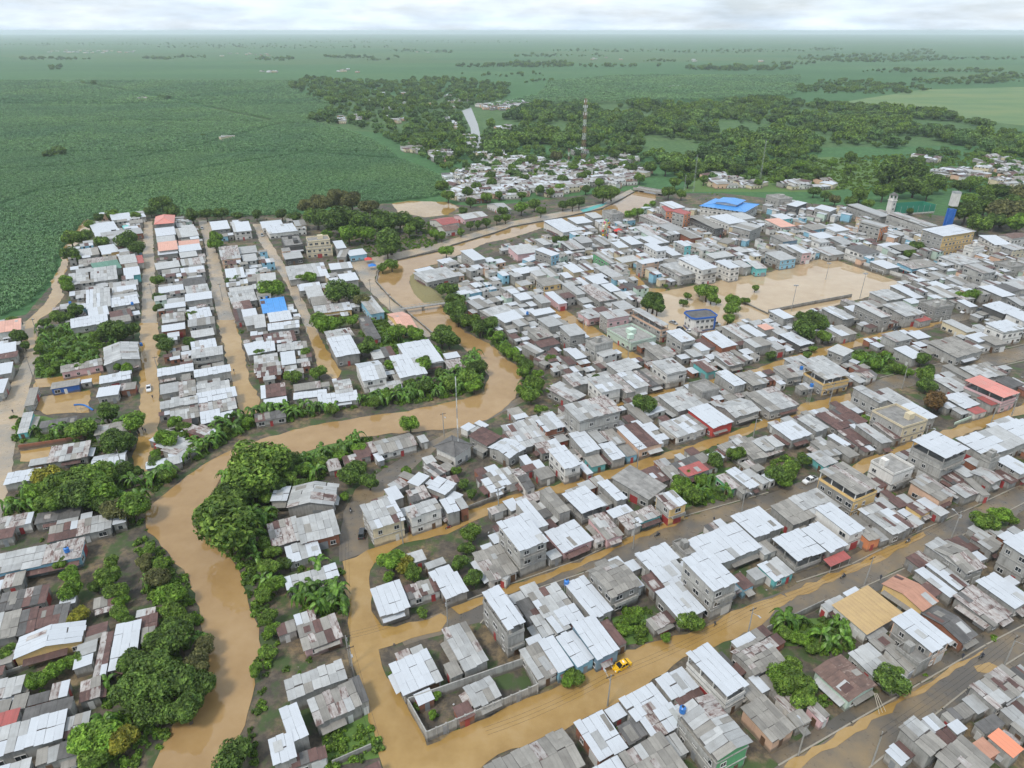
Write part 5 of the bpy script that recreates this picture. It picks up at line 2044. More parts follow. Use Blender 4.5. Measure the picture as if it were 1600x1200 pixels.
# ------------------------------------------------------------------ plants nobody could count
def scatter(name, P, rot, scl, metas, mats):
    """one object whose points each carry a copy of a small plant"""
    src = bpy.data.collections.new(name + '_source')
    for k, (me, mt) in enumerate(zip(metas, mats)):
        o = bpy.data.objects.new(name + '_source_plant', me.copy())
        o.data.materials.clear()
        o.data.materials.append(mt)
        src.objects.link(o)
    me = bpy.data.meshes.new(name)
    me.from_pydata([tuple(p) for p in P], [], [])
    for an, data in (('rot', rot), ('scl', scl)):
        at_ = me.attributes.new(an, 'FLOAT', 'POINT')
        at_.data.foreach_set('value', np.asarray(data, dtype=np.float32))
    o = bpy.data.objects.new(name, me)
    COL.objects.link(o)
    o['kind'] = 'stuff'
    g = bpy.data.node_groups.new(name, 'GeometryNodeTree')
    g.interface.new_socket('Geometry', in_out='INPUT', socket_type='NodeSocketGeometry')
    g.interface.new_socket('Geometry', in_out='OUTPUT', socket_type='NodeSocketGeometry')
    N, L = g.nodes, g.links
    gi, go = N.new('NodeGroupInput'), N.new('NodeGroupOutput')
    ci = N.new('GeometryNodeCollectionInfo')
    ci.inputs['Collection'].default_value = src
    ci.inputs['Separate Children'].default_value = True
    ci.inputs['Reset Children'].default_value = True
    ip = N.new('GeometryNodeInstanceOnPoints')
    ip.inputs['Pick Instance'].default_value = True
    ar, as_ = N.new('GeometryNodeInputNamedAttribute'), N.new('GeometryNodeInputNamedAttribute')
    ar.data_type = as_.data_type = 'FLOAT'
    ar.inputs['Name'].default_value = 'rot'
    as_.inputs['Name'].default_value = 'scl'
    cx_ = N.new('ShaderNodeCombineXYZ')
    L.new(ar.outputs['Attribute'], cx_.inputs['Z'])
    L.new(gi.outputs[0], ip.inputs['Points'])
    L.new(ci.outputs[0], ip.inputs['Instance'])
    L.new(cx_.outputs[0], ip.inputs['Rotation'])
    L.new(as_.outputs['Attribute'], ip.inputs['Scale'])
    rv = N.new('FunctionNodeRandomValue')
    rv.data_type = 'INT'
    rv.inputs[4].default_value = 0
    rv.inputs[5].default_value = len(metas) - 1
    L.new(rv.outputs[2], ip.inputs['Instance Index'])
    L.new(ip.outputs[0], go.inputs[0])
    md = o.modifiers.new('scatter', 'NODES')
    md.node_group = g
    return o


nr = np.random.default_rng(3)


def grid_px(poly, ymin, ymax, spacing, jit=.45):
    """jittered ground points of a polygon given in the photograph, clipped to what can be seen"""
    P = pxpoly(poly)
    x0, x1 = min(p.x for p in P), max(p.x for p in P)
    y0, y1 = min(p.y for p in P), max(p.y for p in P)
    X, Y = np.meshgrid(np.arange(x0, x1, spacing), np.arange(y0, y1, spacing))
    X = X.ravel() + nr.uniform(-jit, jit, X.size) * spacing
    Y = Y.ravel() + nr.uniform(-jit, jit, Y.size) * spacing
    dp = Y * _cp + CAM_H * _sp
    px, py = CX + F_PX * X / dp, CY - F_PX * (Y * _sp - CAM_H * _cp) / dp
    m = inside(P, X, Y) & (px > -60) & (px < 1660) & (py >= ymin) & (py < ymax)
    return np.stack([X[m], Y[m], np.zeros(m.sum())], 1)


PLANT = [(-400, 560), (-60, 502), (0, 494), (36, 484), (76, 445), (86, 425), (94, 395), (128, 350), (160, 342), (205, 337), (330, 342), (460, 336), (480, 318), (600, 318), (650, 312), (705, 305), (715, 292), (672, 268), (622, 248), (600, 228), (545, 206), (500, 196), (478, 188), (520, 166), (450, 140), (480, 122), (560, 124), (600, 110), (-60, 110), (-400, 110)]
OTHER = [(760, 170), (800, 160), (840, 152), (860, 130), (960, 120), (1250, 120), (1240, 150), (1180, 156), (960, 163), (840, 163)]
near_p = grid_px(PLANT, 240, 700, 2.5)
mid_p = grid_px(PLANT, 165, 240, 4.0)
far_p = grid_px(PLANT, 128, 165, 7.5)
oth_p = grid_px(OTHER, 120, 200, 9.0)
east_p = grid_px([(1290, 165), (1440, 150), (1600, 150), (1600, 200), (1540, 192), (1450, 175)], 120, 260, 8.0)
# service tracks through the plantation
TRACKS = [[(-20, 268), (80, 262), (230, 245), (320, 228), (440, 195), (560, 195)], [(80, 125), (150, 135), (280, 160), (420, 190)], [(-20, 115), (130, 118)], [(240, 178), (350, 172)], [(-20, 205), (180, 190), (420, 192)], [(560, 195), (600, 228), (640, 252)], [(-20, 330), (60, 300), (200, 282), (330, 262)], [(330, 262), (480, 240), (620, 250)], [(-20, 160), (200, 165), (450, 140)]]


def off_tracks(P):
    keep = np.ones(len(P), bool)
    for tr_ in TRACKS:
        W = [at(*q) for q in tr_]
        for a, b in zip(W, W[1:]):
            d = np.array([b.x - a.x, b.y - a.y])
            L2 = (d ** 2).sum()
            q = P[:, :2] - np.array([a.x, a.y])
            t = np.clip((q @ d) / L2, 0, 1)
            dist = np.linalg.norm(q - t[:, None] * d, axis=1)
            keep &= dist > np.maximum(2.6, a.y * .0058)
    return P[keep]


near_p, mid_p, far_p = off_tracks(near_p), off_tracks(mid_p), off_tracks(far_p)
AP = np.concatenate([near_p, mid_p, far_p, oth_p])
AS = np.concatenate([nr.uniform(.7, 1.15, len(near_p)), nr.uniform(1.0, 1.7, len(mid_p)), nr.uniform(1.6, 2.6, len(far_p)), nr.uniform(2.2, 3.2, len(oth_p))])
SIMPLE = [banana_leaves(s, 8, 3) for s in (7, 8, 9)]
scatter('plantation_foliage', AP, nr.uniform(0, 6.28, len(AP)), AS, SIMPLE, [LEAF['p']] * 3)

FOREST = [(770, 262), (758, 205), (800, 178), (840, 168), (960, 168), (1060, 162), (1180, 160), (1300, 167), (1450, 180), (1540, 197), (1600, 217), (1650, 240), (1650, 250), (1600, 248), (1540, 240), (1480, 232), (1440, 228), (1390, 236), (1320, 226), (1302, 232), (1296, 210), (1284, 210), (1280, 240), (1240, 255), (1130, 266), (1050, 275), (1010, 245), (900, 240), (860, 225), (800, 230)]
WOODS = [(450, 137), (480, 122), (560, 130), (700, 124), (800, 137), (790, 158), (735, 168), (722, 178), (735, 245), (715, 262), (690, 255), (640, 238), (600, 215), (560, 200), (480, 190), (520, 168)]
BACK = [(1045, 285), (1060, 268), (1130, 262), (1280, 246), (1280, 285), (1130, 282)]
BACK2 = [(1400, 262), (1440, 238), (1600, 240), (1660, 300), (1600, 300), (1500, 255), (1440, 262)]
VILL = [(600, 215), (640, 240), (700, 268), (725, 290), (800, 285), (1000, 280), (1010, 245), (900, 235), (790, 200), (740, 215), (690, 190)]
f1 = grid_px(FOREST, 0, 400, 10.0)
f1 = f1[(np.sin(f1[:, 0] * .021 + 1) * np.sin(f1[:, 1] * .017) + .35 * np.sin(f1[:, 0] * .06) + nr.normal(0, .45, len(f1))) > -.05]
f3 = np.concatenate([grid_px(BACK, 0, 400, 13.0), grid_px(BACK2, 0, 400, 16.0), grid_px(VILL, 0, 400, 13.0)])
f2 = grid_px(WOODS, 0, 400, 21.0, .5)
fpts, fsc = [f1, f2, f3], [4.2 + 7.5 * nr.random(len(f1)) ** 2, 4.0 + 6.5 * nr.random(len(f2)) ** 2, nr.uniform(2.6, 6.0, len(f3))]
PATCH = [(755, 104, 34, 4, 40), (840, 103, 44, 6, 110), (865, 100, 20, 5, 40), (815, 100, 12, 5, 25), (1155, 108, 68, 6, 160), (1365, 92, 95, 12, 320), (1290, 78, 20, 5, 40), (1440, 82, 20, 9, 60), (1380, 140, 60, 10, 130), (1320, 130, 36, 7, 60), (1500, 128, 60, 6, 110), (1570, 122, 40, 9, 90), (1530, 112, 30, 4, 40), (85, 93, 45, 3, 60), (90, 108, 9, 5, 10), (250, 92, 22, 4, 40), (430, 93, 26, 5, 50), (545, 90, 32, 4, 60), (300, 90, 20, 3, 25), (590, 94, 14, 3, 14), (640, 80, 25, 4, 35), (690, 82, 16, 3, 20), (620, 90, 5, 3, 5),
         (88, 246, 11, 4, 5), (500, 186, 18, 8, 16), (317, 214, 4, 2, 2), (255, 156, 10, 2, 5), (140, 132, 12, 2, 7), (780, 118, 60, 4, 20), (850, 128, 40, 4, 14), (960, 104, 60, 4, 40), (1240, 100, 30, 4, 25), (1420, 112, 60, 5, 60), (1100, 82, 60, 4, 40), (960, 80, 80, 4, 60), (200, 70, 200, 4, 130), (420, 74, 160, 5, 120), (640, 66, 160, 4, 90), (1500, 92, 90, 6, 70), (870, 88, 70, 4, 50), (1040, 96, 30, 3, 20), (1190, 80, 60, 4, 50), (60, 60, 90, 5, 60), (330, 58, 250, 6, 120), (1310, 142, 30, 6, 36), (1260, 140, 26, 6, 40)]
for (x, y, rx, ry, n) in PATCH:
    q = np.sqrt(nr.random(n))
    a = nr.uniform(0, 6.28, n)
    P = np.array([tuple(at(x + rx * 1.25 * qq * math.cos(aa), max(62, y + ry * (.5 if y < 118 else .8) * qq * math.sin(aa)))) for qq, aa in zip(q, a)])
    fpts.append(P)
    fsc.append((3.0 + 6.5 * nr.random(n) ** 2) * (1 if y > 110 else 1.25))
FPP = np.concatenate(fpts)
FS = np.concatenate(fsc)
FPP[:, 2] = FS * .72
scatter('forest', FPP, nr.uniform(0, 6.28, len(FPP)), FS, CROWNS_FAR, [LEAF['f'], LEAF['g'], LEAF['m']])
# town greenery on the far side and along the canal: the loose mass behind the houses
bp, bs = [], []
for nm, den in (('north', .30), ('west', .30), ('lower', .34), ('right', .34), ('east', .3), ('garden', .22), ('grove', .3), ('yard', .45), ('block', .35), ('upper', .35), ('middle', .3), ('farm', .22), ('farmlow', .25), ('canal', .25), ('behind', .035), ('mound', .15), ('quay', .1), ('bank', .3), ('plots', .35)):
    P = UPOLY[nm]
    ar = abs(sum(P[i].x * P[(i + 1) % len(P)].y - P[(i + 1) % len(P)].x * P[i].y for i in range(len(P)))) / 2
    pts = pts_in(P, int(min(2600, ar * den)), tr)
    bp += [(x, y, .25) for x, y in pts]
    bs += [tr.uniform(.7, 1.9) * (1 if nm != 'behind' else 1.7) for _ in pts]
# weeds between the houses
cand = np.argwhere(~(OCC | HOUSE_OCC | WET))
sel = cand[nr.choice(len(cand), 9000, replace=False)]
TOWN_W = pxpoly(TOWN)
ww = np.stack([sel[:, 1] + GX0 + nr.random(len(sel)), sel[:, 0] + GY0 + nr.random(len(sel))], 1)
ww = ww[inside(TOWN_W, ww[:, 0], ww[:, 1])]
wn_ = np.sin(ww[:, 0] * .09) + np.sin(ww[:, 1] * .075 + 1.3) + nr.normal(0, .6, len(ww))
ww = ww[wn_ > -.1]
bp += [(x, y, .12) for x, y in ww]
bs += list(nr.uniform(.35, 1.25, len(ww)))
SHRUB = [crown_mesh(s, 260, 5, .19, .6) for s in (21, 22, 23)]
scatter('undergrowth', np.array(bp), nr.uniform(0, 6.28, len(bp)), np.array(bs), SHRUB, [LEAF['m'], LEAF['b'], LEAF['d']])

# ------------------------------------------------------------------ landmarks
def rot_to(p, q):
    return math.atan2(q[1] - p[1], q[0] - p[0])


def lattice_tower(name, px, py, height, w0, w1, seg, label, cat='tower', mats=(P_FADEDRED, P_WHITE)):
    p = at(px, py)
    root = empty(name, p, .5)
    n = seg
    for k in range(n):
        b = MB()
        z0, z1 = height * k / n, height * (k + 1) / n
        a0, a1 = w0 + (w1 - w0) * k / n, w0 + (w1 - w0) * (k + 1) / n
        th = max(.024, .024 * w0)
        for sx, sy in ((-1, -1), (1, -1), (1, 1), (-1, 1)):
            b.tube((sx * a0 / 2, sy * a0 / 2, z0), (sx * a1 / 2, sy * a1 / 2, z1), th, th, 4)
        c0 = [(-1, -1), (1, -1), (1, 1), (-1, 1)]
        sub = 1 if w0 > 2 else 2
        for s in range(sub):
            za, zb = z0 + (z1 - z0) * s / sub, z0 + (z1 - z0) * (s + 1) / sub
            aa, ab = a0 + (a1 - a0) * s / sub, a0 + (a1 - a0) * (s + 1) / sub
            for i in range(4):
                u, v = c0[i], c0[(i + 1) % 4]
                b.tube((u[0] * aa / 2, u[1] * aa / 2, za), (v[0] * ab / 2, v[1] * ab / 2, zb), th * .6, th * .6, 4, cap=False)
                b.tube((v[0] * aa / 2, v[1] * aa / 2, za), (u[0] * ab / 2, u[1] * ab / 2, zb), th * .6, th * .6, 4, cap=False)
        b.build('lattice_section', mats[k % 2], root)
    tag(root, label, cat)
    return root


t_ = lattice_tower('telecom_tower', 911, 250, 60, 3.4, 1.5, 9, 'tall red and white lattice telecom tower behind the town')
for z, a in ((44, 0), (44, 2.1), (44, 4.2), (51, 1), (51, 3.1), (51, 5.2), (56, .4), (56, 3.5)):
    b = MB()
    b.box(-.3, .3, -.15, .15, z, z + 2.4)
    o = b.build('antenna_panel', P_WHITE, t_)
    o.location = (2.1 * math.cos(a), 2.1 * math.sin(a), 0)
    o.rotation_euler = (0, 0, a + math.pi / 2)
lattice_tower('radio_mast', 717, 716, 29, .24, .2, 8, 'slender guyed radio mast beside the dark hip-roofed house', 'mast', (P_STEEL, P_WHITE))
lattice_tower('radio_mast', 1083, 300, 30, 1.0, .6, 6, 'thin grey mast behind the canal bridge', 'mast', (P_STEEL, P_STEEL))
lattice_tower('radio_mast', 1187, 284, 36, 1.2, .6, 6, 'thin pale mast at the edge of the wood', 'mast', (P_STEEL, P_STEEL))
lattice_tower('radio_mast', 888, 262, 18, 1.4, .9, 5, 'short orange and white mast left of the tall telecom tower', 'mast')
lattice_tower('radio_mast', 1069, 300, 14, .8, .5, 4, 'short thin mast beside the canal bridge trees', 'mast', (P_STEEL, P_STEEL))

# blue and white water tower
p = at(1479, 356)
root = empty('water_tower', p, .0)
b = MB()
for sx, sy in ((-1, -1), (1, -1), (1, 1), (-1, 1)):
    b.box(sx * 1.5 - .5, sx * 1.5 + .5, sy * 1.5 - .5, sy * 1.5 + .5, 0, 13)
b.box(-1.4, 1.4, -1.4, 1.4, 0, 13)
b.build('shaft', plain('tower_blue', (.03, .14, .46), .5), root)
b = MB()
b.box(-2.05, 2.05, -2.05, 2.05, 15, 23.5)
b.build('tank', WALL['w'], root)
b = MB()
b.box(-2.15, 2.15, -2.15, 2.15, 23.5, 23.8)
b.wall([(-2.1, -2.1), (2.1, -2.1), (2.1, 2.1), (-2.1, 2.1)], 24.5, .06, 23.81, closed=True)
b.build('rim', P_STEEL, root)
tag(root, 'square water tower with blue shaft and white tank', 'water tower')
# white bell tower
p = at(1389, 336)
root = empty('bell_tower', p, .4)
b = MB()
b.box(-2.0, 2.0, -2.0, 2.0, 0, 10.5)
b.build('shaft', WALL['w'], root)
b = MB()
b.box(-2.3, 2.3, -2.3, 2.3, 10.5, 11.0)
for sx, sy in ((-1, -1), (1, -1), (1, 1), (-1, 1)):
    b.box(sx * 1.6 - .35, sx * 1.6 + .35, sy * 1.6 - .35, sy * 1.6 + .35, 11.0, 14.5)
b.box(-1.2, 1.2, -1.2, 1.2, 11.0, 12.2)
b.build('belfry', WALL['w'], root)
b = MB()
b.poly([(-2.3, -2.3, 14.5), (2.3, -2.3, 14.5), (2.3, 2.3, 14.5), (-2.3, 2.3, 14.5)])
for i, (u, v) in enumerate((((-2.3, -2.3), (2.3, -2.3)), ((2.3, -2.3), (2.3, 2.3)), ((2.3, 2.3), (-2.3, 2.3)), ((-2.3, 2.3), (-2.3, -2.3)))):
    b.poly([(*u, 14.5), (*v, 14.5), (0, 0, 16.6)])
b.build('roof', MAT['D'], root)
for z in (4, 7.5):
    b = MB()
    b.box(-.5, .5, -2.06, -1.98, z, z + 1.4)
    b.build('window', P_GLASS, root)
tag(root, 'white bell tower with dark cap behind the long grey hall', 'tower')
# green netted sports court
p = at(1424, 333)
root = empty('sports_court', p, .25)
b = MB()
b.wall([(-15, -5), (15, -5), (15, 7), (-15, 7)], 1.6, .2, 0, closed=True)
b.build('wall', WALL['w'], root)
nm_, nt_, nb_ = nt('green_net')
nb_.inputs['Base Color'].default_value = (.03, .22, .14, 1)
nb_.inputs['Roughness'].default_value = .8
for a, q in (((-15, -5), (15, -5)), ((15, -5), (15, 7)), ((-15, 7), (15, 7)), ((-15, -5), (-15, 7))):
    b = MB()
    b.wall([a, q], 6.5, .05, 1.6)
    b.build('net', nm_, root)
for i in range(7):
    b = MB()
    b.tube((-15 + 5 * i, -5.15, 0), (-15 + 5 * i, -5.15, 6.8), .09)
    b.build('post', P_STEEL, root)
tag(root, 'sports court behind tall green netting beside the bell tower', 'court')
# turquoise court by the canal
sheet('canal_court', [(906, 328), (950, 316), (944, 321), (912, 333)], .12, plain('court_paint', (.10, .38, .36), .7))

# blue and white octagonal office
p = at(1092, 512)
root = empty('office_building', p, .25)
N8 = 8


def ngon(rad, n=N8, ph=math.pi / 8):
    a, b_, c_ = rad, rad * .72, rad * .24
    return [(a, b_ - c_), (a - c_, b_), (-a + c_, b_), (-a, b_ - c_), (-a, -b_ + c_), (-a + c_, -b_), (a - c_, -b_), (a, -b_ + c_)]


def prism(b, rad, z0, z1, m=0, n=N8):
    q = ngon(rad, n)
    for i in range(n):
        u, v = q[i], q[(i + 1) % n]
        b.quad((*u, z0), (*v, z0), (*v, z1), (*u, z1), m)
    b.poly([(*u, z1) for u in q], m)


b = MB()
prism(b, 6.3, 0, .8)
b.build('plinth', WALL['B'], root)
b = MB()
prism(b, 6.1, .8, 6.4)
b.build('wall', WALL['w'], root)
b = MB()
b.wall(ngon(6.5), 6.95, .3, 6.2, closed=True)
b.build('parapet', WALL['B'], root)
b = MB()
prism(b, 6.45, 6.2, 6.5)
b.build('roof_slab', MAT['D'], root)
for x in (-3.6, -1.2, 1.2, 3.6):
    for z in (1.5, 4.3):
        child('window', WINS[0], root, None, (x, -6.1 * .72, z))
for y in (-1.6, 1.6):
    for z in (1.5, 4.3):
        for sx in (-1, 1):
            o = child('window', WINS[0], root, None, (sx * 6.1, y, z))
            o.rotation_euler = (0, 0, sx * math.pi / 2)
for x in (4.9,):
    b = MB()
    b.box(x - .45, x + .45, -6.1 * .72 - .12, -6.1 * .72 + .1, .1, 6.2)
    b.build('blue_panel', WALL['B'], root)
tag(root, 'eight-sided white office with blue parapet standing in flood water', 'building')

# ferris wheel
p = at(946, 372)
root = empty('ferris_wheel', p, 1.1)
RW, ZC = 5.6, 6.6
cols = [P_RED, P_TAXI, P_BLUE, plain('ride_green', (.1, .45, .2), .4), plain('ride_pink', (.6, .12, .25), .4), P_WHITE]
for sy in (-1, 1):
    b = MB()
    q = [(RW * math.cos(2 * math.pi * k / 24), sy * .8, ZC + RW * math.sin(2 * math.pi * k / 24)) for k in range(24)]
    for i in range(24):
        b.tube(q[i], q[(i + 1) % 24], .09, .09, 5, cap=False)
    b.build('rim', P_TAXI, root)
    b = MB()
    b.tube((-3.2, sy * 1.6, 0), (0, sy * 1.2, ZC), .14)
    b.tube((3.2, sy * 1.6, 0), (0, sy * 1.2, ZC), .14)
    b.build('support', P_BLUE, root)
b = MB()
b.tube((0, -1.3, ZC), (0, 1.3, ZC), .25, n=8)
b.build('axle', P_STEEL, root)
for k in range(12):
    a = 2 * math.pi * k / 12
    b = MB()
    for sy in (-1, 1):
        b.tube((0, sy * .8, ZC), (RW * math.cos(a), sy * .8, ZC + RW * math.sin(a)), .06, n=4, cap=False)
    b.build('spoke', cols[3] if k % 2 else P_TAXI, root)
    b = MB()
    x, z = RW * math.cos(a), ZC + RW * math.sin(a)
    b.box(x - .55, x + .55, -.6, .6, z - 1.2, z - .5)
    b.tube((x, 0, z - .2), (x, 0, z + .15), .9, .1, 8)
    b.build('gondola', cols[k % 6], root)
tag(root, 'colourful ferris wheel among the crowded roofs', 'ferris wheel')
for (x, y, cc, lab) in ((981, 363, 4, 'pink domed fairground ride beside the ferris wheel'), (966, 367, 0, 'red fairground ride next to the ferris wheel')):
    p = at(x, y)
    root = empty('fairground_ride', p)
    b = MB()
    b.tube((0, 0, 0), (0, 0, 4.2), .2)
    b.build('pole', P_WHITE, root)
    b = MB()
    b.tube((0, 0, 2.9), (0, 0, 4.4), 3.4, .3, 12)
    b.build('canopy', cols[cc], root)
    b = MB()
    b.tube((0, 0, .2), (0, 0, .6), 3.0, 3.0, 12)
    b.build('platform', cols[0], root)
    tag(root, lab, 'ride')

# the pitch: light poles, goals, boundary wall
for (x, y, hh, lab) in ((1236, 487, 13, 'floodlight pole on the near touchline by the tall dark tree'), (1343, 467, 13, 'floodlight pole on the near touchline by the white awning'), (1290, 437, 9, 'thin pole standing in the flooded pitch')):
    root = empty('floodlight_pole', at(x, y))
    b = MB()
    b.tube((0, 0, 0), (.15, 0, hh), .17, .1, 6)
    b.build('pole', P_POLE, root)
    b = MB()
    b.box(-1.1, 1.1, -.08, .08, hh - .1, hh + .05)
    b.build('crossbar', P_STEEL, root)
    for dx in (-.9, -.1, .7):
        b = MB()
        b.box(dx - .28, dx + .28, -.3, .1, hh + .05, hh + .55)
        b.build('lamp', P_STEEL, root)
    tag(root, lab, 'light pole')
root = empty('goal', at(1370, 427), rot_to(at(1360, 423), at(1379, 429)))
b = MB()
for x in (-3.6, 3.6):
    b.tube((x, 0, 0), (x, 0, 2.4), .09)
b.tube((-3.6, 0, 2.4), (3.6, 0, 2.4), .09)
b.build('goal_frame', P_WHITE, root)
tag(root, 'white football goal at the far end of the flooded pitch', 'goal')


def wall_thing(name, pts, h, t, mat, label, cat='wall', z=0.0):
    P = [at(x, y, z) for x, y in pts]
    b = MB()
    for i, (a, c) in enumerate(zip(P, P[1:])):
        b.wall([a, c], h, t)
    o = b.build(name, mat)
    tag(o, label, cat)
    return o


wall_thing('boundary_wall', [(1311, 404), (1360, 420), (1400, 433), (1446, 446)], 2.6, .25, WALL['w'], 'stained white boundary wall behind the flooded pitch')
wall_thing('boundary_wall', [(1446, 446), (1466, 438)], 2.4, .25, WALL['c'], 'short grey wall closing the corner of the flooded pitch')
wall_thing('boundary_wall', [(1200, 490), (1260, 478), (1330, 465)], 2.0, .2, WALL['c'], 'low grey wall on the near touchline of the flooded pitch')
wall_thing('boundary_wall', [(1150, 470), (1175, 480), (1200, 492)], 1.0, .3, WALL['c'], 'low kerb wall crossing the flooded park')
# walled compound beside the taxi street
cw = [(835, 815), (940, 1000), (1553, 737), (1478, 592), (835, 815)]
P = [at(400 + x / 3.53, 860 + y / 3.53, 2.8) for x, y in cw]
b = MB()
for a, c in zip(P, P[1:]):
    b.wall([a, c], 2.8, .22)
root = empty('compound_wall', (P[1].x, P[1].y, 0))
o = b.build('wall', WALL['c'], root)
o.location = (-P[1].x, -P[1].y, 0)
for f_ in (.16, .82):
    q = P[1].lerp(P[2], f_)
    o = child('gate', DOOR_ME, root, P_DOOR[1], (q.x - P[1].x, q.y - P[1].y, .1))
    o.rotation_euler = (0, 0, rot_to(P[1], P[2]))
    o.scale = (1.1, 3.2, 1.05)
d_ = (P[2] - P[1]).normalized()
for k in range(13):
    q = P[1].lerp(P[2], k / 12)
    b = MB()
    b.box(q.x - P[1].x - .18, q.x - P[1].x + .18, q.y - P[1].y - .18, q.y - P[1].y + .18, 0, 2.95)
    b.build('pillar', WALL['c'], root)
tag(root, 'grey block wall around the muddy corner compound', 'wall')
WALLS = [
    ([(31, 703), (105, 692), (142, 682)], 1.8, WALL['r'], 'red brick wall beside the flooded farm lot'), ([(62, 517), (100, 512), (170, 505)], 2.0, WALL['c'], 'long low grey wall above the weedy farm plots'),
    ([(1197, 990), (1285, 948)], 2.2, WALL['c'], 'grey block wall enclosing the banana yard'), ([(1490, 667), (1520, 655)], 1.8, WALL['m'], 'pale green wall beside the banana clump on the eastern street'), ([(733, 797), (772, 782)], 1.6, WALL['c'], 'grey wall below the small trees on the canal street'),
    ([(0, 910), (90, 895)], 1.4, WALL['c'], 'low grey wall under the blue-walled long house'), ([(521, 1198), (580, 1172)], 1.8, WALL['c'], 'grey block wall by the weedy plot at the bottom'), ([(8, 1058), (45, 1045)], 1.5, WALL['c'], 'low wall beside the yellow house'),
    ([(1110, 870), (1160, 852)], 1.2, WALL['c'], 'low grey wall behind the weedy verge')]
for pts, hh, mt, lab in WALLS:
    wall_thing('garden_wall', pts, hh, .2, mt, lab)
# embankment walls along the river
wall_thing('quay_wall', [(678, 524), (631, 484), (608, 464), (588, 441), (591, 426), (620, 407), (685, 393), (707, 384), (775, 364), (800, 355), (882, 340), (940, 327), (965, 315), (990, 301)], .9, .5, WALL['c'], 'long concrete embankment wall along the riverside road', 'wall')
wall_thing('quay_wall', [(1024, 316), (1000, 329), (972, 338), (935, 344)], .9, .4, WALL['c'], 'concrete embankment wall on the town side of the canal', 'wall')
# the grassy spit by the footbridge
P = pxpoly([(640, 432), (650, 424), (662, 440), (690, 462), (700, 474), (680, 476), (662, 474), (648, 461), (641, 447)])
b = MB()
c = sum((q for q in P), Vector()) / len(P)
for i in range(len(P)):
    u, v = P[i], P[(i + 1) % len(P)]
    iu, iv = c.lerp(u, .55), c.lerp(v, .55)
    b.quad((u.x, u.y, .1), (v.x, v.y, .1), (iv.x, iv.y, 1.6), (iu.x, iu.y, 1.6))
    b.poly([(iu.x, iu.y, 1.6), (iv.x, iv.y, 1.6), (c.x, c.y, 1.8)])
o = b.build('river_bank', plain('dry_grass', (.19, .165, .075), .95))
o['kind'] = 'structure'
# footbridge
A_, B_ = at(624, 483, 2.4), at(697, 473, 2.4)
root = empty('footbridge', (A_.x, A_.y, 0), rot_to(A_, B_))
L = (B_ - A_).length
b = MB()
b.box(0, L, -1.0, 1.0, 2.1, 2.4)
b.build('deck', WALL['c'], root)
for sy in (-1, 1):
    b = MB()
    b.box(0, L, sy * .95 - .04, sy * .95 + .04, 3.3, 3.4)
    for k in range(int(L / 2) + 1):
        b.box(k * 2 - .05 if k else 0, k * 2 + .05, sy * .95 - .03, sy * .95 + .03, 2.4, 3.3)
    b.build('railing', P_STEEL, root)
b = MB()
b.box(L * .5 - .5, L * .5 + .5, -.8, .8, 0, 2.1)
b.build('pier', WALL['c'], root)
tag(root, 'narrow concrete footbridge crossing the brown river', 'bridge')
# road bridge
A_, B_ = at(998, 294, 2.4), at(1034, 300, 2.4)
root = empty('road_bridge', (A_.x, A_.y, 0), rot_to(A_, B_))
L = (B_ - A_).length
b = MB()
b.box(-3, L + 3, -4, 4, 1.6, 2.4)
b.build('deck', WALL['c'], root)
for sy in (-1, 1):
    b = MB()
    b.box(-3, L + 3, sy * 3.9 - .1, sy * 3.9 + .1, 2.4, 3.4)
    b.build('parapet', WALL['c'], root)
for sx in (.1, .9):
    b = MB()
    b.box(L * sx - .8, L * sx + .8, -3.5, 3.5, 0, 1.6)
    b.build('abutment', WALL['c'], root)
tag(root, 'concrete road bridge over the head of the canal', 'bridge')

# water slide in the recreation yard
p = at(133, 641)
root = empty('water_slide', p, .2)
root.scale = (.6, .6, .7)
b = MB()
for k in range(10):
    t0, t1 = k / 10, (k + 1) / 10
    q0 = (-5 + 10 * t0, 2 * math.sin(t0 * 4), 3.2 * (1 - t0) + .3)
    q1 = (-5 + 10 * t1, 2 * math.sin(t1 * 4), 3.2 * (1 - t1) + .3)
    b.tube(q0, q1, .5, .5, 8, cap=False)
b.build('slide', P_BLUE, root)
for x, z in ((-4.5, 3.2), (-2, 2.3)):
    b = MB()
    b.tube((x, 0, 0), (x, 0, z), .12)
    b.build('support', P_STEEL, root)
tag(root, 'blue water slide in the flooded recreation yard', 'slide')

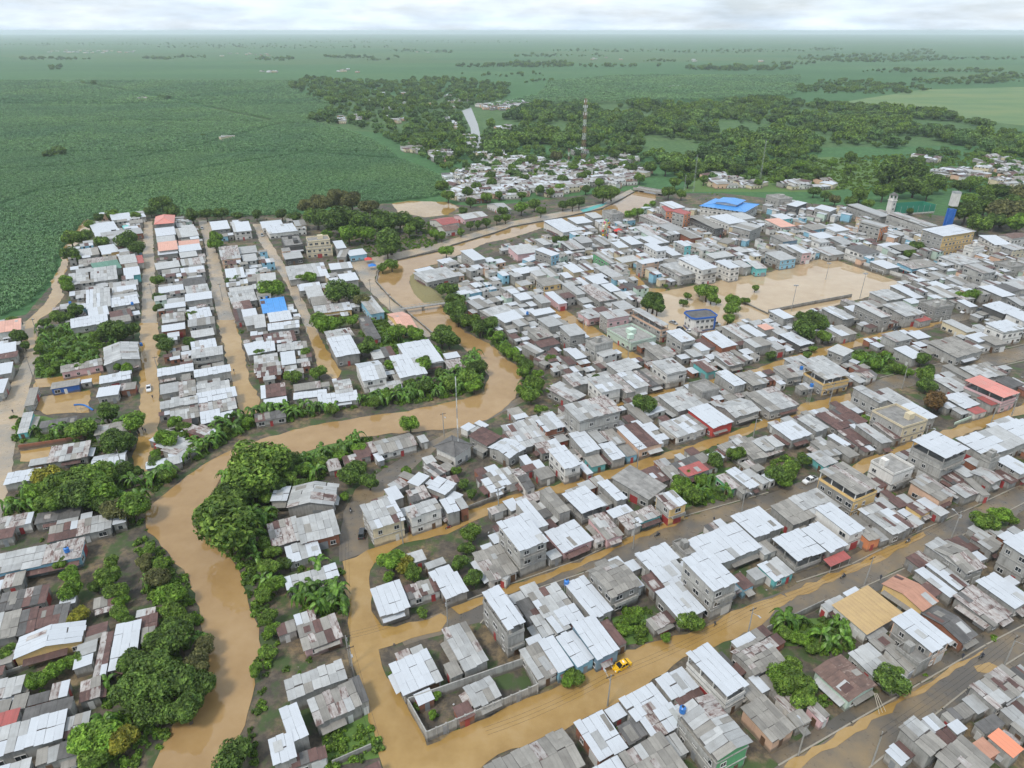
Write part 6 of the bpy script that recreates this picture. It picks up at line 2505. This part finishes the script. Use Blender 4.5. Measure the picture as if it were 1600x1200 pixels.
# ------------------------------------------------------------------ street things
_b = MB()
_b.tube((0, 0, 0), (0, 0, 9.2), .17, .1, 7)
POLE_ME = _b.mesh('shaft')
_b = MB()
_b.box(-.9, .9, -.06, .06, 8.55, 8.7)
for x in (-.8, 0, .8):
    _b.tube((x, 0, 8.7), (x, 0, 8.95), .05)
ARM_ME = _b.mesh('crossarm')
_b = MB()
_b.tube((0, 0, 7.6), (0, -1.7, 8.3), .04)
_b.box(-.16, .16, -2.35, -1.6, 8.24, 8.4)
LAMP_ME = _b.mesh('street_lamp')
_b = MB()
_b.tube((0, .28, 7.2), (0, .28, 8.1), .22, .22, 8)
TRAF_ME = _b.mesh('transformer')
POLES = [(949, 1104, 'in the water below the yellow taxi'), (548, 1041, 'at the flooded corner crossing'), (1167, 997, 'by the flooded end of the market street'), (1350, 915, 'beside the ochre-roofed house'), (1568, 1042, 'at the puddle on the bottom street'), (1362, 1195, 'at the bottom edge of the wet street'),
         (1486, 842, 'near the motorbikes on the market street'), (1409, 607, 'by the upper avenue'), (1176, 686, 'in the canal street by the red-fronted shop'), (995, 735, 'in the canal street by the grey hall'), (694, 682, 'on the bend road by the river'), (779, 802, 'where the canal street narrows'), (1295, 633, 'below the yellow corner house'), (1546, 667, 'in the flooded eastern street'),
         (553, 1058, 'just below the corner crossing'), (911, 517, 'in the flooded school alley'), (981, 561, 'by the mint school wall'), (580, 463, 'on the riverside road'), (60, 528, 'on the farm road'), (52, 590, 'beside the pink long house'), (195, 742, 'in front of the river grove'), (989, 858, 'at the bend of the main street'), (1158, 803, 'on the main street by the weedy yard'), (1262, 612, 'behind the grey long roof'),
         (240, 470, 'halfway up the terrace street'), (250, 590, 'by the white pickup in the lane'), (348, 470, 'halfway up the middle lane'), (470, 470, 'halfway up the eastern lane'), (610, 487, 'at the footbridge'), (1470, 512, 'on the east avenue'), (1247, 1180, 'at the bottom of the green-walled house'), (700, 985, 'at the mouth of the main street'), (1066, 618, 'on the flooded side street'), (630, 850, 'at the mouth of the canal street'), (1440, 700, 'by the tall open-topped block'), (1580, 650, 'beside the long white hall')]
for i, (x, y, lab) in enumerate(POLES):
    p = at(x, y)
    root = empty('utility_pole', p, .44 + (math.pi if i % 3 == 0 else 0))
    sh = child('shaft', POLE_ME, root, P_POLE)
    sh.rotation_euler = (rnd.uniform(-.02, .02), rnd.uniform(-.02, .02), 0)
    child('crossarm', ARM_ME, root, P_BARK)
    lam = i % 2 == 0
    if lam:
        child('street_lamp', LAMP_ME, root, P_STEEL)
    if i % 5 == 1:
        child('transformer', TRAF_ME, root, P_STEEL)
    tag(root, 'concrete utility pole ' + ('with a lamp arm ' if lam else '') + lab, 'pole', 'utility poles along the streets')


def wire(a, c, lab):
    A_, B_ = at(*a, 0), at(*c, 0)
    root = empty('power_line', (A_.x, A_.y, 0))
    d = (B_ - A_)
    n_ = Vector((-d.y, d.x, 0)).normalized()
    for k, off in enumerate((-.8, 0, .8)):
        b = MB()
        q = []
        for s in range(9):
            t = s / 8
            q.append(d * t + n_ * off + Vector((0, 0, 8.9 - 4 * 1.0 * t * (1 - t))))
        for u, v in zip(q, q[1:]):
            b.tube(u, v, .022, .022, 3, cap=False)
        b.build('wire', P_BLACK, root)
    tag(root, lab, 'wires')


for a, c, lab in (((949, 1104), (1167, 997), 'sagging wires above the street of the yellow taxi'), ((1167, 997), (1350, 915), 'sagging wires above the muddy end of the market street'), ((1350, 915), (1486, 842), 'sagging wires beside the motorbikes on the market street'), ((553, 1058), (596, 1215), 'wires over the flooded corner lane running to the bottom edge'),
                  ((545, 880), (548, 1041), 'wires over the flooded corner lane above the crossing'), ((760, 1192), (949, 1104), 'sagging wires over the water at the bottom of the picture'), ((995, 735), (1176, 686), 'sagging wires along the flooded canal street'), ((548, 1041), (700, 985), 'wires crossing the flooded junction to the main street'), ((1362, 1195), (1568, 1042), 'sagging wires above the bottom asphalt street')):
    wire(a, c, lab)

# rooftop tanks
TANKS = [(1066, 1112, 7.9, 'on the green-fronted tall house'), (885, 913, 4.2, 'beside the white zinc roof behind the taxi row'), (1268, 604, 7.2, 'behind the yellow corner house'), (1252, 577, 8.0, 'over the roofs near the upper avenue'), (824, 491, 4.2, 'on a white roof by the school alley'), (221, 540, 3.2, 'beside the big grey gable by the terrace street'), (417, 467, 4.3, 'at the bright blue roof'), (105, 862, 3.9, 'on the blue-walled long house'), (110, 475, 4.0, 'among the trees by the plantation ditch'), (110, 486, 3.4, 'below the plantation ditch trees'),
         (207, 476, 4.0, 'by the terrace street weeds'), (1490, 333, 0, '')][:11]
_b = MB()
_b.tube((0, 0, 0), (0, 0, 1.15), .62, .6, 12)
_b.tube((0, 0, 1.15), (0, 0, 1.4), .6, .22, 12)
TANK_ME = _b.mesh('tank_body')
_b = MB()
_b.tube((0, 0, 1.4), (0, 0, 1.48), .26, .26, 10)
LID_ME = _b.mesh('lid')
for x, y, z, lab in TANKS:
    root = empty('water_tank', at(x, y, z))
    child('tank_body', TANK_ME, root, P_BLUE)
    child('lid', LID_ME, root, P_BLACK)
    b = MB()
    for sx, sy in ((-1, -1), (1, -1), (1, 1), (-1, 1)):
        b.tube((sx * .4, sy * .4, -z), (sx * .4, sy * .4, 0), .06, n=4)
    b.build('stand', P_STEEL, root)
    tag(root, 'blue plastic water tank ' + lab, 'water tank', 'rooftop water tanks')


# ------------------------------------------------------------------ vehicles
def car_shape(kind):
    """side profile points (x forward, z up) with half widths; returns body and cabin builders"""
    b = MB()
    if kind == 'sedan':
        prof = [(-2.15, .45), (-2.2, .85), (-1.45, .95), (.75, .92), (1.95, .78), (2.15, .5)]
        cab = [(-1.55, .94), (-.95, 1.42), (.25, 1.44), (1.05, .92)]
        L0, L1 = -2.2, 2.15
    elif kind == 'pickup':
        prof = [(-2.55, .55), (-2.6, 1.05), (-.6, 1.08), (.95, 1.08), (2.4, .98), (2.6, .55)]
        cab = [(-.75, 1.07), (-.6, 1.72), (.55, 1.74), (1.25, 1.07)]
    else:
        prof = [(-2.2, .5), (-2.25, 1.0), (-1.6, 1.05), (.8, 1.03), (2.0, .9), (2.2, .5)]
        cab = [(-2.05, 1.04), (-1.8, 1.72), (.2, 1.74), (.95, 1.03)]
    return prof, cab


def extrude(b, prof, hw, hw_top=None, m=0):
    n = len(prof)
    zmin, zmax = min(p[1] for p in prof), max(p[1] for p in prof)
    i = len(b.v)
    for sd in (-1, 1):
        for x, z in prof:
            w = hw if hw_top is None else hw + (hw_top - hw) * (z - zmin) / (zmax - zmin)
            b.v.append((x, sd * w, z))
    b.f += [tuple(i + k for k in range(n)), tuple(i + n + n - 1 - k for k in range(n))]
    b.m += [m, m]
    for k in range(n):
        k2 = (k + 1) % n
        b.f.append((i + k2, i + k, i + n + k, i + n + k2))
        b.m.append(m)


def make_car(name, px, py, to, kind, paint, label, extra=None):
    p, q = at(px, py), at(px + to[0], py + to[1])
    root = empty(name, (p.x, p.y, .02), rot_to(p, q))
    prof, cab = car_shape(kind)
    b = MB()
    extrude(b, prof + [(prof[-1][0] - .05, .3), (prof[0][0] + .05, .3)], .84, .80)
    body = b.build('body', paint, root)
    b = MB()
    extrude(b, cab, .80, .62)
    cb = b.build('cabin', P_GLASSC, root)
    b = MB()
    (x0, z0), (x1, z1) = cab[1], cab[2]
    b.box(x0 - .02, x1 + .02, -.64, .64, z1 - .02, z1 + .05)
    b.build('roof', paint, root)
    for x, z in ((cab[0], cab[1]), (cab[3], cab[2])):
        for sd in (-1, 1):
            b2 = MB()
            b2.tube((x[0], sd * .79, x[1]), (z[0], sd * .63, z[1]), .05, n=4)
            b2.build('pillar', paint, root)
    mid = (x0 + x1) / 2
    for sd in (-1, 1):
        b2 = MB()
        b2.tube((mid, sd * .80, cab[0][1]), (mid, sd * .64, z1), .05, n=4)
        b2.build('pillar', paint, root)
    for wx in (prof[0][0] + .85, prof[-1][0] - .8):
        for sd in (-1, 1):
            b2 = MB()
            b2.tube((wx, sd * .62, .32), (wx, sd * .86, .32), .33, n=12)
            w_ = b2.build('wheel', P_BLACK, root)
            b2 = MB()
            b2.tube((wx, sd * .80, .32), (wx, sd * .875, .32), .19, n=10)
            b2.build('rim', P_STEEL, w_)
    for sd in (-1, 1):
        b2 = MB()
        b2.box(prof[-1][0] - .12, prof[-1][0] + .03, sd * .6 - .16, sd * .6 + .16, .62, .76)
        b2.build('headlight', P_LAMP, root)
        b2 = MB()
        b2.box(prof[0][0] - .03, prof[0][0] + .06, sd * .66 - .12, sd * .66 + .12, .68, .84)
        b2.build('tail_light', P_RED, root)
        b2 = MB()
        b2.box(cab[3][0] - .25, cab[3][0] - .1, sd * .9 - .08, sd * .9 + .08, cab[0][1] + .02, cab[0][1] + .16)
        b2.build('mirror', paint, root)
    if kind == 'pickup':
        b2 = MB()
        b2.box(-2.45, -.85, -.68, .68, 1.07, 1.1)
        b2.build('cargo_bed', P_BLACK, root)
    if extra == 'sign':
        b2 = MB()
        b2.box(-.45, -.2, -.3, .3, z1 + .05, z1 + .22)
        b2.build('roof_sign', P_WHITE, root)
    tag(root, label, 'car' if kind != 'pickup' else 'pickup')
    return root


make_car('taxi', 971, 1043, (-30, 16), 'sedan', P_TAXI, 'bright yellow taxi standing in the flooded street', 'sign')
make_car('pickup_truck', 1265, 753, (-20, 8), 'pickup', P_CARW, 'white pickup truck parked beside the tall canopy building')
make_car('pickup_truck', 233, 609, (1, 20), 'pickup', P_CARW, 'white pickup truck driving down the flooded terrace lane')
make_car('parked_car', 566, 836, (3, -20), 'suv', P_CARD, 'dark off-road car parked on the bend road by the corner building')
make_car('parked_car', 1506, 489, (-20, 5), 'sedan', P_CARW, 'white car crossing the east avenue')
make_car('parked_car', 1400, 516, (-20, 5), 'suv', P_CARD, 'dark car parked under the red awning by the flooded alley')
make_car('parked_car', 1529, 487, (-20, 5), 'suv', P_CARD, 'dark car beside the white-roofed dark hall')
make_car('parked_car', 268, 349, (1, 10), 'sedan', P_CARD, 'dark car at the top of the house rows behind the red roof')
make_car('parked_car', 316, 358, (1, 10), 'sedan', P_CARG, 'silver car at the head of the middle lane')
make_car('parked_car', 307, 429, (10, -3), 'sedan', P_CARW, 'white car parked in a yard beside the middle lane')
make_car('parked_car', 410, 369, (2, 10), 'suv', P_CARG, 'silver car at the top of the eastern lane')
make_car('parked_car', 1052, 506, (10, 4), 'sedan', P_CARG, 'silver car parked left of the eight-sided office')
make_car('parked_car', 1064, 517, (10, 4), 'suv', P_CARD, 'dark car parked below the eight-sided office')
make_car('parked_car', 1078, 520, (10, 4), 'sedan', P_CARW, 'white car parked in front of the eight-sided office')
make_car('parked_car', 1118, 508, (10, 2), 'suv', P_CARW, 'white van-like car on the right of the eight-sided office')

# ------------------------------------------------------------------ people
SKIN = plain('skin', (.26, .14, .09), .6)
HAIR = plain('hair', (.02, .015, .012), .7)
SHIRTS = [plain('red_shirt', (.45, .05, .04), .8), plain('white_shirt', (.65, .64, .62), .8), plain('blue_shirt', (.06, .13, .35), .8), plain('black_shirt', (.03, .03, .035), .8), plain('orange_shirt', (.6, .2, .05), .8)]
TROUS = plain('dark_trousers', (.05, .055, .075), .8)


def person_mesh(pose):
    if pose == 'walk':
        J = {'pel': (0, 0, .95), 'sp': (0, 0, 1.15), 'ch': (.02, 0, 1.38), 'nk': (.03, 0, 1.5), 'hd': (.05, 0, 1.6), 'tp': (.05, 0, 1.72),
             'hl': (0, .1, .9), 'kl': (.2, .1, .5), 'al': (.16, .1, .08), 'tl': (.32, .1, .04), 'hr': (0, -.1, .9), 'kr': (-.02, -.1, .5), 'ar': (-.3, -.1, .12), 'tr': (-.2, -.1, .04),
             'sl': (.02, .19, 1.4), 'el': (-.1, .25, 1.14), 'wl': (.02, .26, .92), 'fl': (.07, .25, .82), 'sr': (.02, -.19, 1.4), 'er': (.02, -.26, 1.13), 'wr': (.22, -.24, .98), 'fr': (.3, -.23, .94)}
    else:
        J = {'pel': (0, 0, .82), 'sp': (.04, 0, 1.02), 'ch': (.12, 0, 1.24), 'nk': (.16, 0, 1.36), 'hd': (.19, 0, 1.46), 'tp': (.2, 0, 1.58),
             'hl': (.05, .12, .8), 'kl': (.42, .22, .72), 'al': (.3, .22, .32), 'tl': (.46, .22, .28), 'hr': (.05, -.12, .8), 'kr': (.42, -.22, .72), 'ar': (.3, -.22, .32), 'tr': (.46, -.22, .28),
             'sl': (.12, .19, 1.26), 'el': (.3, .3, 1.06), 'wl': (.52, .3, 1.05), 'fl': (.6, .3, 1.04), 'sr': (.12, -.19, 1.26), 'er': (.3, -.3, 1.06), 'wr': (.52, -.3, 1.05), 'fr': (.6, -.3, 1.04)}
    rad = {'pel': .15, 'sp': .14, 'ch': .16, 'nk': .065, 'hd': .095, 'tp': .07, 'hl': .1, 'kl': .065, 'al': .045, 'tl': .035, 'hr': .1, 'kr': .065, 'ar': .045, 'tr': .035, 'sl': .07, 'el': .048, 'wl': .035, 'fl': .04, 'sr': .07, 'er': .048, 'wr': .035, 'fr': .04}
    E = [('pel', 'sp'), ('sp', 'ch'), ('ch', 'nk'), ('nk', 'hd'), ('hd', 'tp'), ('pel', 'hl'), ('hl', 'kl'), ('kl', 'al'), ('al', 'tl'), ('pel', 'hr'), ('hr', 'kr'), ('kr', 'ar'), ('ar', 'tr'), ('ch', 'sl'), ('sl', 'el'), ('el', 'wl'), ('wl', 'fl'), ('ch', 'sr'), ('sr', 'er'), ('er', 'wr'), ('wr', 'fr')]
    ks = list(J)
    me = bpy.data.meshes.new('body')
    me.from_pydata([J[k] for k in ks], [(ks.index(a), ks.index(c)) for a, c in E], [])
    o = bpy.data.objects.new('body', me)
    COL.objects.link(o)
    o.modifiers.new('skin', 'SKIN')
    if not me.skin_vertices:
        bm = bmesh.new()
        bm.from_mesh(me)
        bm.verts.layers.skin.verify()
        bm.to_mesh(me)
        bm.free()
    for i, k in enumerate(ks):
        sv = me.skin_vertices[0].data[i]
        sv.radius = (rad[k], rad[k])
        sv.use_root = k == 'pel'
    o.modifiers.new('smooth', 'SUBSURF').levels = 1
    dg = bpy.context.evaluated_depsgraph_get()
    out = bpy.data.meshes.new_from_object(o.evaluated_get(dg))
    bpy.data.objects.remove(o)
    head = J['nk'][2] + .02
    base = J['pel'][2] + .04
    for pl in out.polygons:
        c = pl.center
        arm = abs(c.y) > .2 and (c.z < J['el'][2] + .08) and c.z > base - .35
        if c.z > J['hd'][2] + .06 or (c.z > head + .06 and c.x < J['hd'][0] - .03):
            pl.material_index = 3
        elif c.z > head or (arm and pose == 'walk') or (pose != 'walk' and abs(c.y) > .25 and c.x > .25 and c.z > .95):
            pl.material_index = 2
        elif c.z > base:
            pl.material_index = 1
        else:
            pl.material_index = 0
    return out


WALK, RIDE = person_mesh('walk'), person_mesh('ride')


def person(px, py, to, shirt, label, me=WALK, z=0.0, loc=None, rz=None):
    p, q = at(px, py), at(px + to[0], py + to[1])
    m2 = me.copy()
    m2.materials.clear()
    for mt in (TROUS, shirt, SKIN, HAIR):
        m2.materials.append(mt)
    o = bpy.data.objects.new('person', m2)
    COL.objects.link(o)
    o.location = loc if loc is not None else (p.x, p.y, z)
    o.rotation_euler = (0, 0, rz if rz is not None else rot_to(p, q))
    tag(o, label, 'person', 'people in the streets')
    return o


for x, y, to, s, lab in ((224, 674, (1, -10), 1, 'person in white shirt wading at the lower end of the terrace lane'), (228, 676, (1, -10), 3, 'person in black shirt wading at the lower end of the terrace lane'), (239, 623, (0, 10), 2, 'person in blue shirt walking beside the white pickup'), (1116, 979, (10, -4), 1, 'person in white shirt wading by the leafy tree on the taxi street'),
                         (1375, 906, (10, -5), 3, 'person in black shirt at the verge above the ochre roof'), (1030, 824, (10, -4), 2, 'person in blue shirt outside the teal-fronted house'), (21, 646, (0, 10), 3, 'person in black shirt walking on the farm road'), (366, 582, (0, 10), 4, 'person in orange shirt wading in the middle lane'), (1115, 815, (10, -4), 3, 'person in black shirt on the main street'), (886, 506, (4, 8), 0, 'person in red shirt wading in the school alley'), (1248, 893, (10, -4), 1, 'person in white shirt under the red awning'), (1503, 1029, (-10, 5), 4, 'person in orange shirt at the kerb of the bottom street')):
    person(x, y, to, SHIRTS[s], lab)


def motorbike(px, py, to, shirt, paint, where):
    p, q = at(px, py), at(px + to[0], py + to[1])
    rz = rot_to(p, q)
    root = empty('motorbike', (p.x, p.y, .1), rz)
    for x in (-.62, .66):
        b = MB()
        b.tube((x, -.06, .3), (x, .06, .3), .31, n=14)
        w = b.build('wheel', P_BLACK, root)
        b = MB()
        b.tube((x, -.07, .3), (x, .07, .3), .18, n=10)
        b.build('rim', P_STEEL, w)
    b = MB()
    extrude(b, [(-.7, .55), (-.75, .72), (.1, .72), (.3, .85), (.5, .75), (.35, .35), (-.3, .28)], .13)
    b.build('body', paint, root)
    b = MB()
    extrude(b, [(-.75, .72), (-.7, .82), (.05, .80), (.1, .72)], .15)
    b.build('seat', P_BLACK, root)
    b = MB()
    b.tube((.66, 0, .3), (.45, 0, .98), .04)
    b.build('fork', P_STEEL, root)
    b = MB()
    b.tube((.42, -.34, 1.0), (.42, .34, 1.0), .025)
    b.build('handlebar', P_BLACK, root)
    tag(root, 'small motorbike ' + where, 'motorbike', 'motorbikes')
    person(0, 0, (0, 0), shirt, 'motorbike rider in ' + shirt.name.replace('_', ' ') + ' ' + where, RIDE, loc=(p.x - .18 * math.cos(rz), p.y - .18 * math.sin(rz), .1), rz=rz)


motorbike(1418, 848, (-20, 9), SHIRTS[1], P_CARW, 'by the canopy house on the market street')
motorbike(1317, 903, (-20, 9), SHIRTS[3], P_CARD, 'above the ochre-roofed house on the market street')
motorbike(1533, 1028, (-20, 12), SHIRTS[3], P_CARD, 'near the puddle on the bottom street')
motorbike(1027, 838, (-20, 8), SHIRTS[2], P_CARD, 'in the middle of the main street')
motorbike(548, 800, (2, 14), SHIRTS[1], P_CARW, 'on the bend road below the trees')
motorbike(701, 826, (-10, 4), SHIRTS[0], P_RED, 'pushing through the canal street water')

# a big puddle and the leaning planks by the brown house
b = MB()
for k, (dx, dy) in enumerate(((0, 0), (.5, .1), (.9, .25))):
    p0 = at(1366 + k * 2, 1083, 3.1)
    p1 = at(1374 + k * 5, 1116 - k * 2, .1)
    b = MB()
    b.tube(p0, p1, .06, n=4)
    o = b.build('bamboo_pole', plain('bamboo', (.5, .45, .36), .7))
    tag(o, '%s bamboo pole leaning on the brown-roofed house' % ('innermost', 'middle', 'outermost')[k], 'pole', 'leaning bamboo poles')
sheet('puddle', [(1522, 1042), (1545, 1036), (1560, 1042), (1548, 1052), (1528, 1050)], .13, M_FLOOD)

# market umbrellas on the riverside road and the red awning
for (x, y, mt, lab) in ((582, 421, P_BLUE, 'blue market tent at the bend of the riverside road'), (576, 411, P_RED, 'red market tent at the bend of the riverside road')):
    p = at(x, y)
    root = empty('market_tent', p, .3)
    b = MB()
    for u, v in (((-2.2, -2.2), (2.2, -2.2)), ((2.2, -2.2), (2.2, 2.2)), ((2.2, 2.2), (-2.2, 2.2)), ((-2.2, 2.2), (-2.2, -2.2))):
        b.poly([(*u, 2.4), (*v, 2.4), (0, 0, 3.6)])
    b.build('canopy', mt, root)
    for sx, sy in ((-1, -1), (1, -1), (1, 1), (-1, 1)):
        b = MB()
        b.tube((sx * 2.1, sy * 2.1, 0), (sx * 2.1, sy * 2.1, 2.4), .05, n=5)
        b.build('pole', P_STEEL, root)
    tag(root, lab, 'tent')
p, q = at(1292, 880, 2.7), at(1324, 866, 2.7)
root = empty('awning', ((p.x + q.x) / 2, (p.y + q.y) / 2, 0), rot_to(p, q))
L = (q - p).length
b = MB()
b.slab((-L / 2, -1.2, 2.5), (L, 0, 0), (0, 2.4, .5), .05)
b.build('sheet', MAT['P'], root)
for sx in (-1, 0, 1):
    b = MB()
    b.tube((sx * L * .46, -1.1, 0), (sx * L * .46, -1.1, 2.5), .05, n=5)
    b.build('post', P_STEEL, root)
tag(root, 'red awning in front of the white canopy shop on the market street', 'awning')

# debris around the corner compounds
dv = MB()
dr = random.Random(4)
cand = np.argwhere(~(OCC | HOUSE_OCC | WET | GREEN))
for k in range(2600):
    i, j = cand[dr.randrange(len(cand))]
    x, y = j + GX0 + dr.random(), i + GY0 + dr.random()
    if y > 330 or not inside(TOWN_W, np.array([x]), np.array([y]))[0]:
        continue
    a = dr.uniform(0, 3.14)
    w, d = dr.uniform(.2, .9), dr.uniform(.1, .45)
    z = .06 + dr.uniform(.02, .3)
    ex, ey = Vector((w * math.cos(a), w * math.sin(a), dr.uniform(-.2, .2))), Vector((-d * math.sin(a), d * math.cos(a), dr.uniform(-.1, .1)))
    dv.slab((x, y, z + .15), ex, ey, .06, dr.randrange(4))
o = dv.build('debris', [P_BARK, MAT['L'], MAT['R'], WALL['w']])
o['kind'] = 'stuff'

# ------------------------------------------------------------------ the humid air over the plain
HAZE_DENSITY = 0.000075
b = MB()
b.box(-33000, 33000, -33000, 33000, -2, 128)
hz = b.build('haze', plain('unused', (1, 1, 1)))
hz.data.materials.clear()
vm = bpy.data.materials.new('haze_air')
vm.use_nodes = True
vt = vm.node_tree
for n in list(vt.nodes):
    vt.nodes.remove(n)
vo = vt.nodes.new('ShaderNodeOutputMaterial')
pv = vt.nodes.new('ShaderNodeVolumePrincipled')
pv.inputs['Color'].default_value = (.86, .935, 1.0, 1)
pv.inputs['Density'].default_value = HAZE_DENSITY
pv.inputs['Anisotropy'].default_value = .2
vt.links.new(pv.outputs['Volume'], vo.inputs['Volume'])
hz.data.materials.append(vm)
tag(hz, kind='stuff')
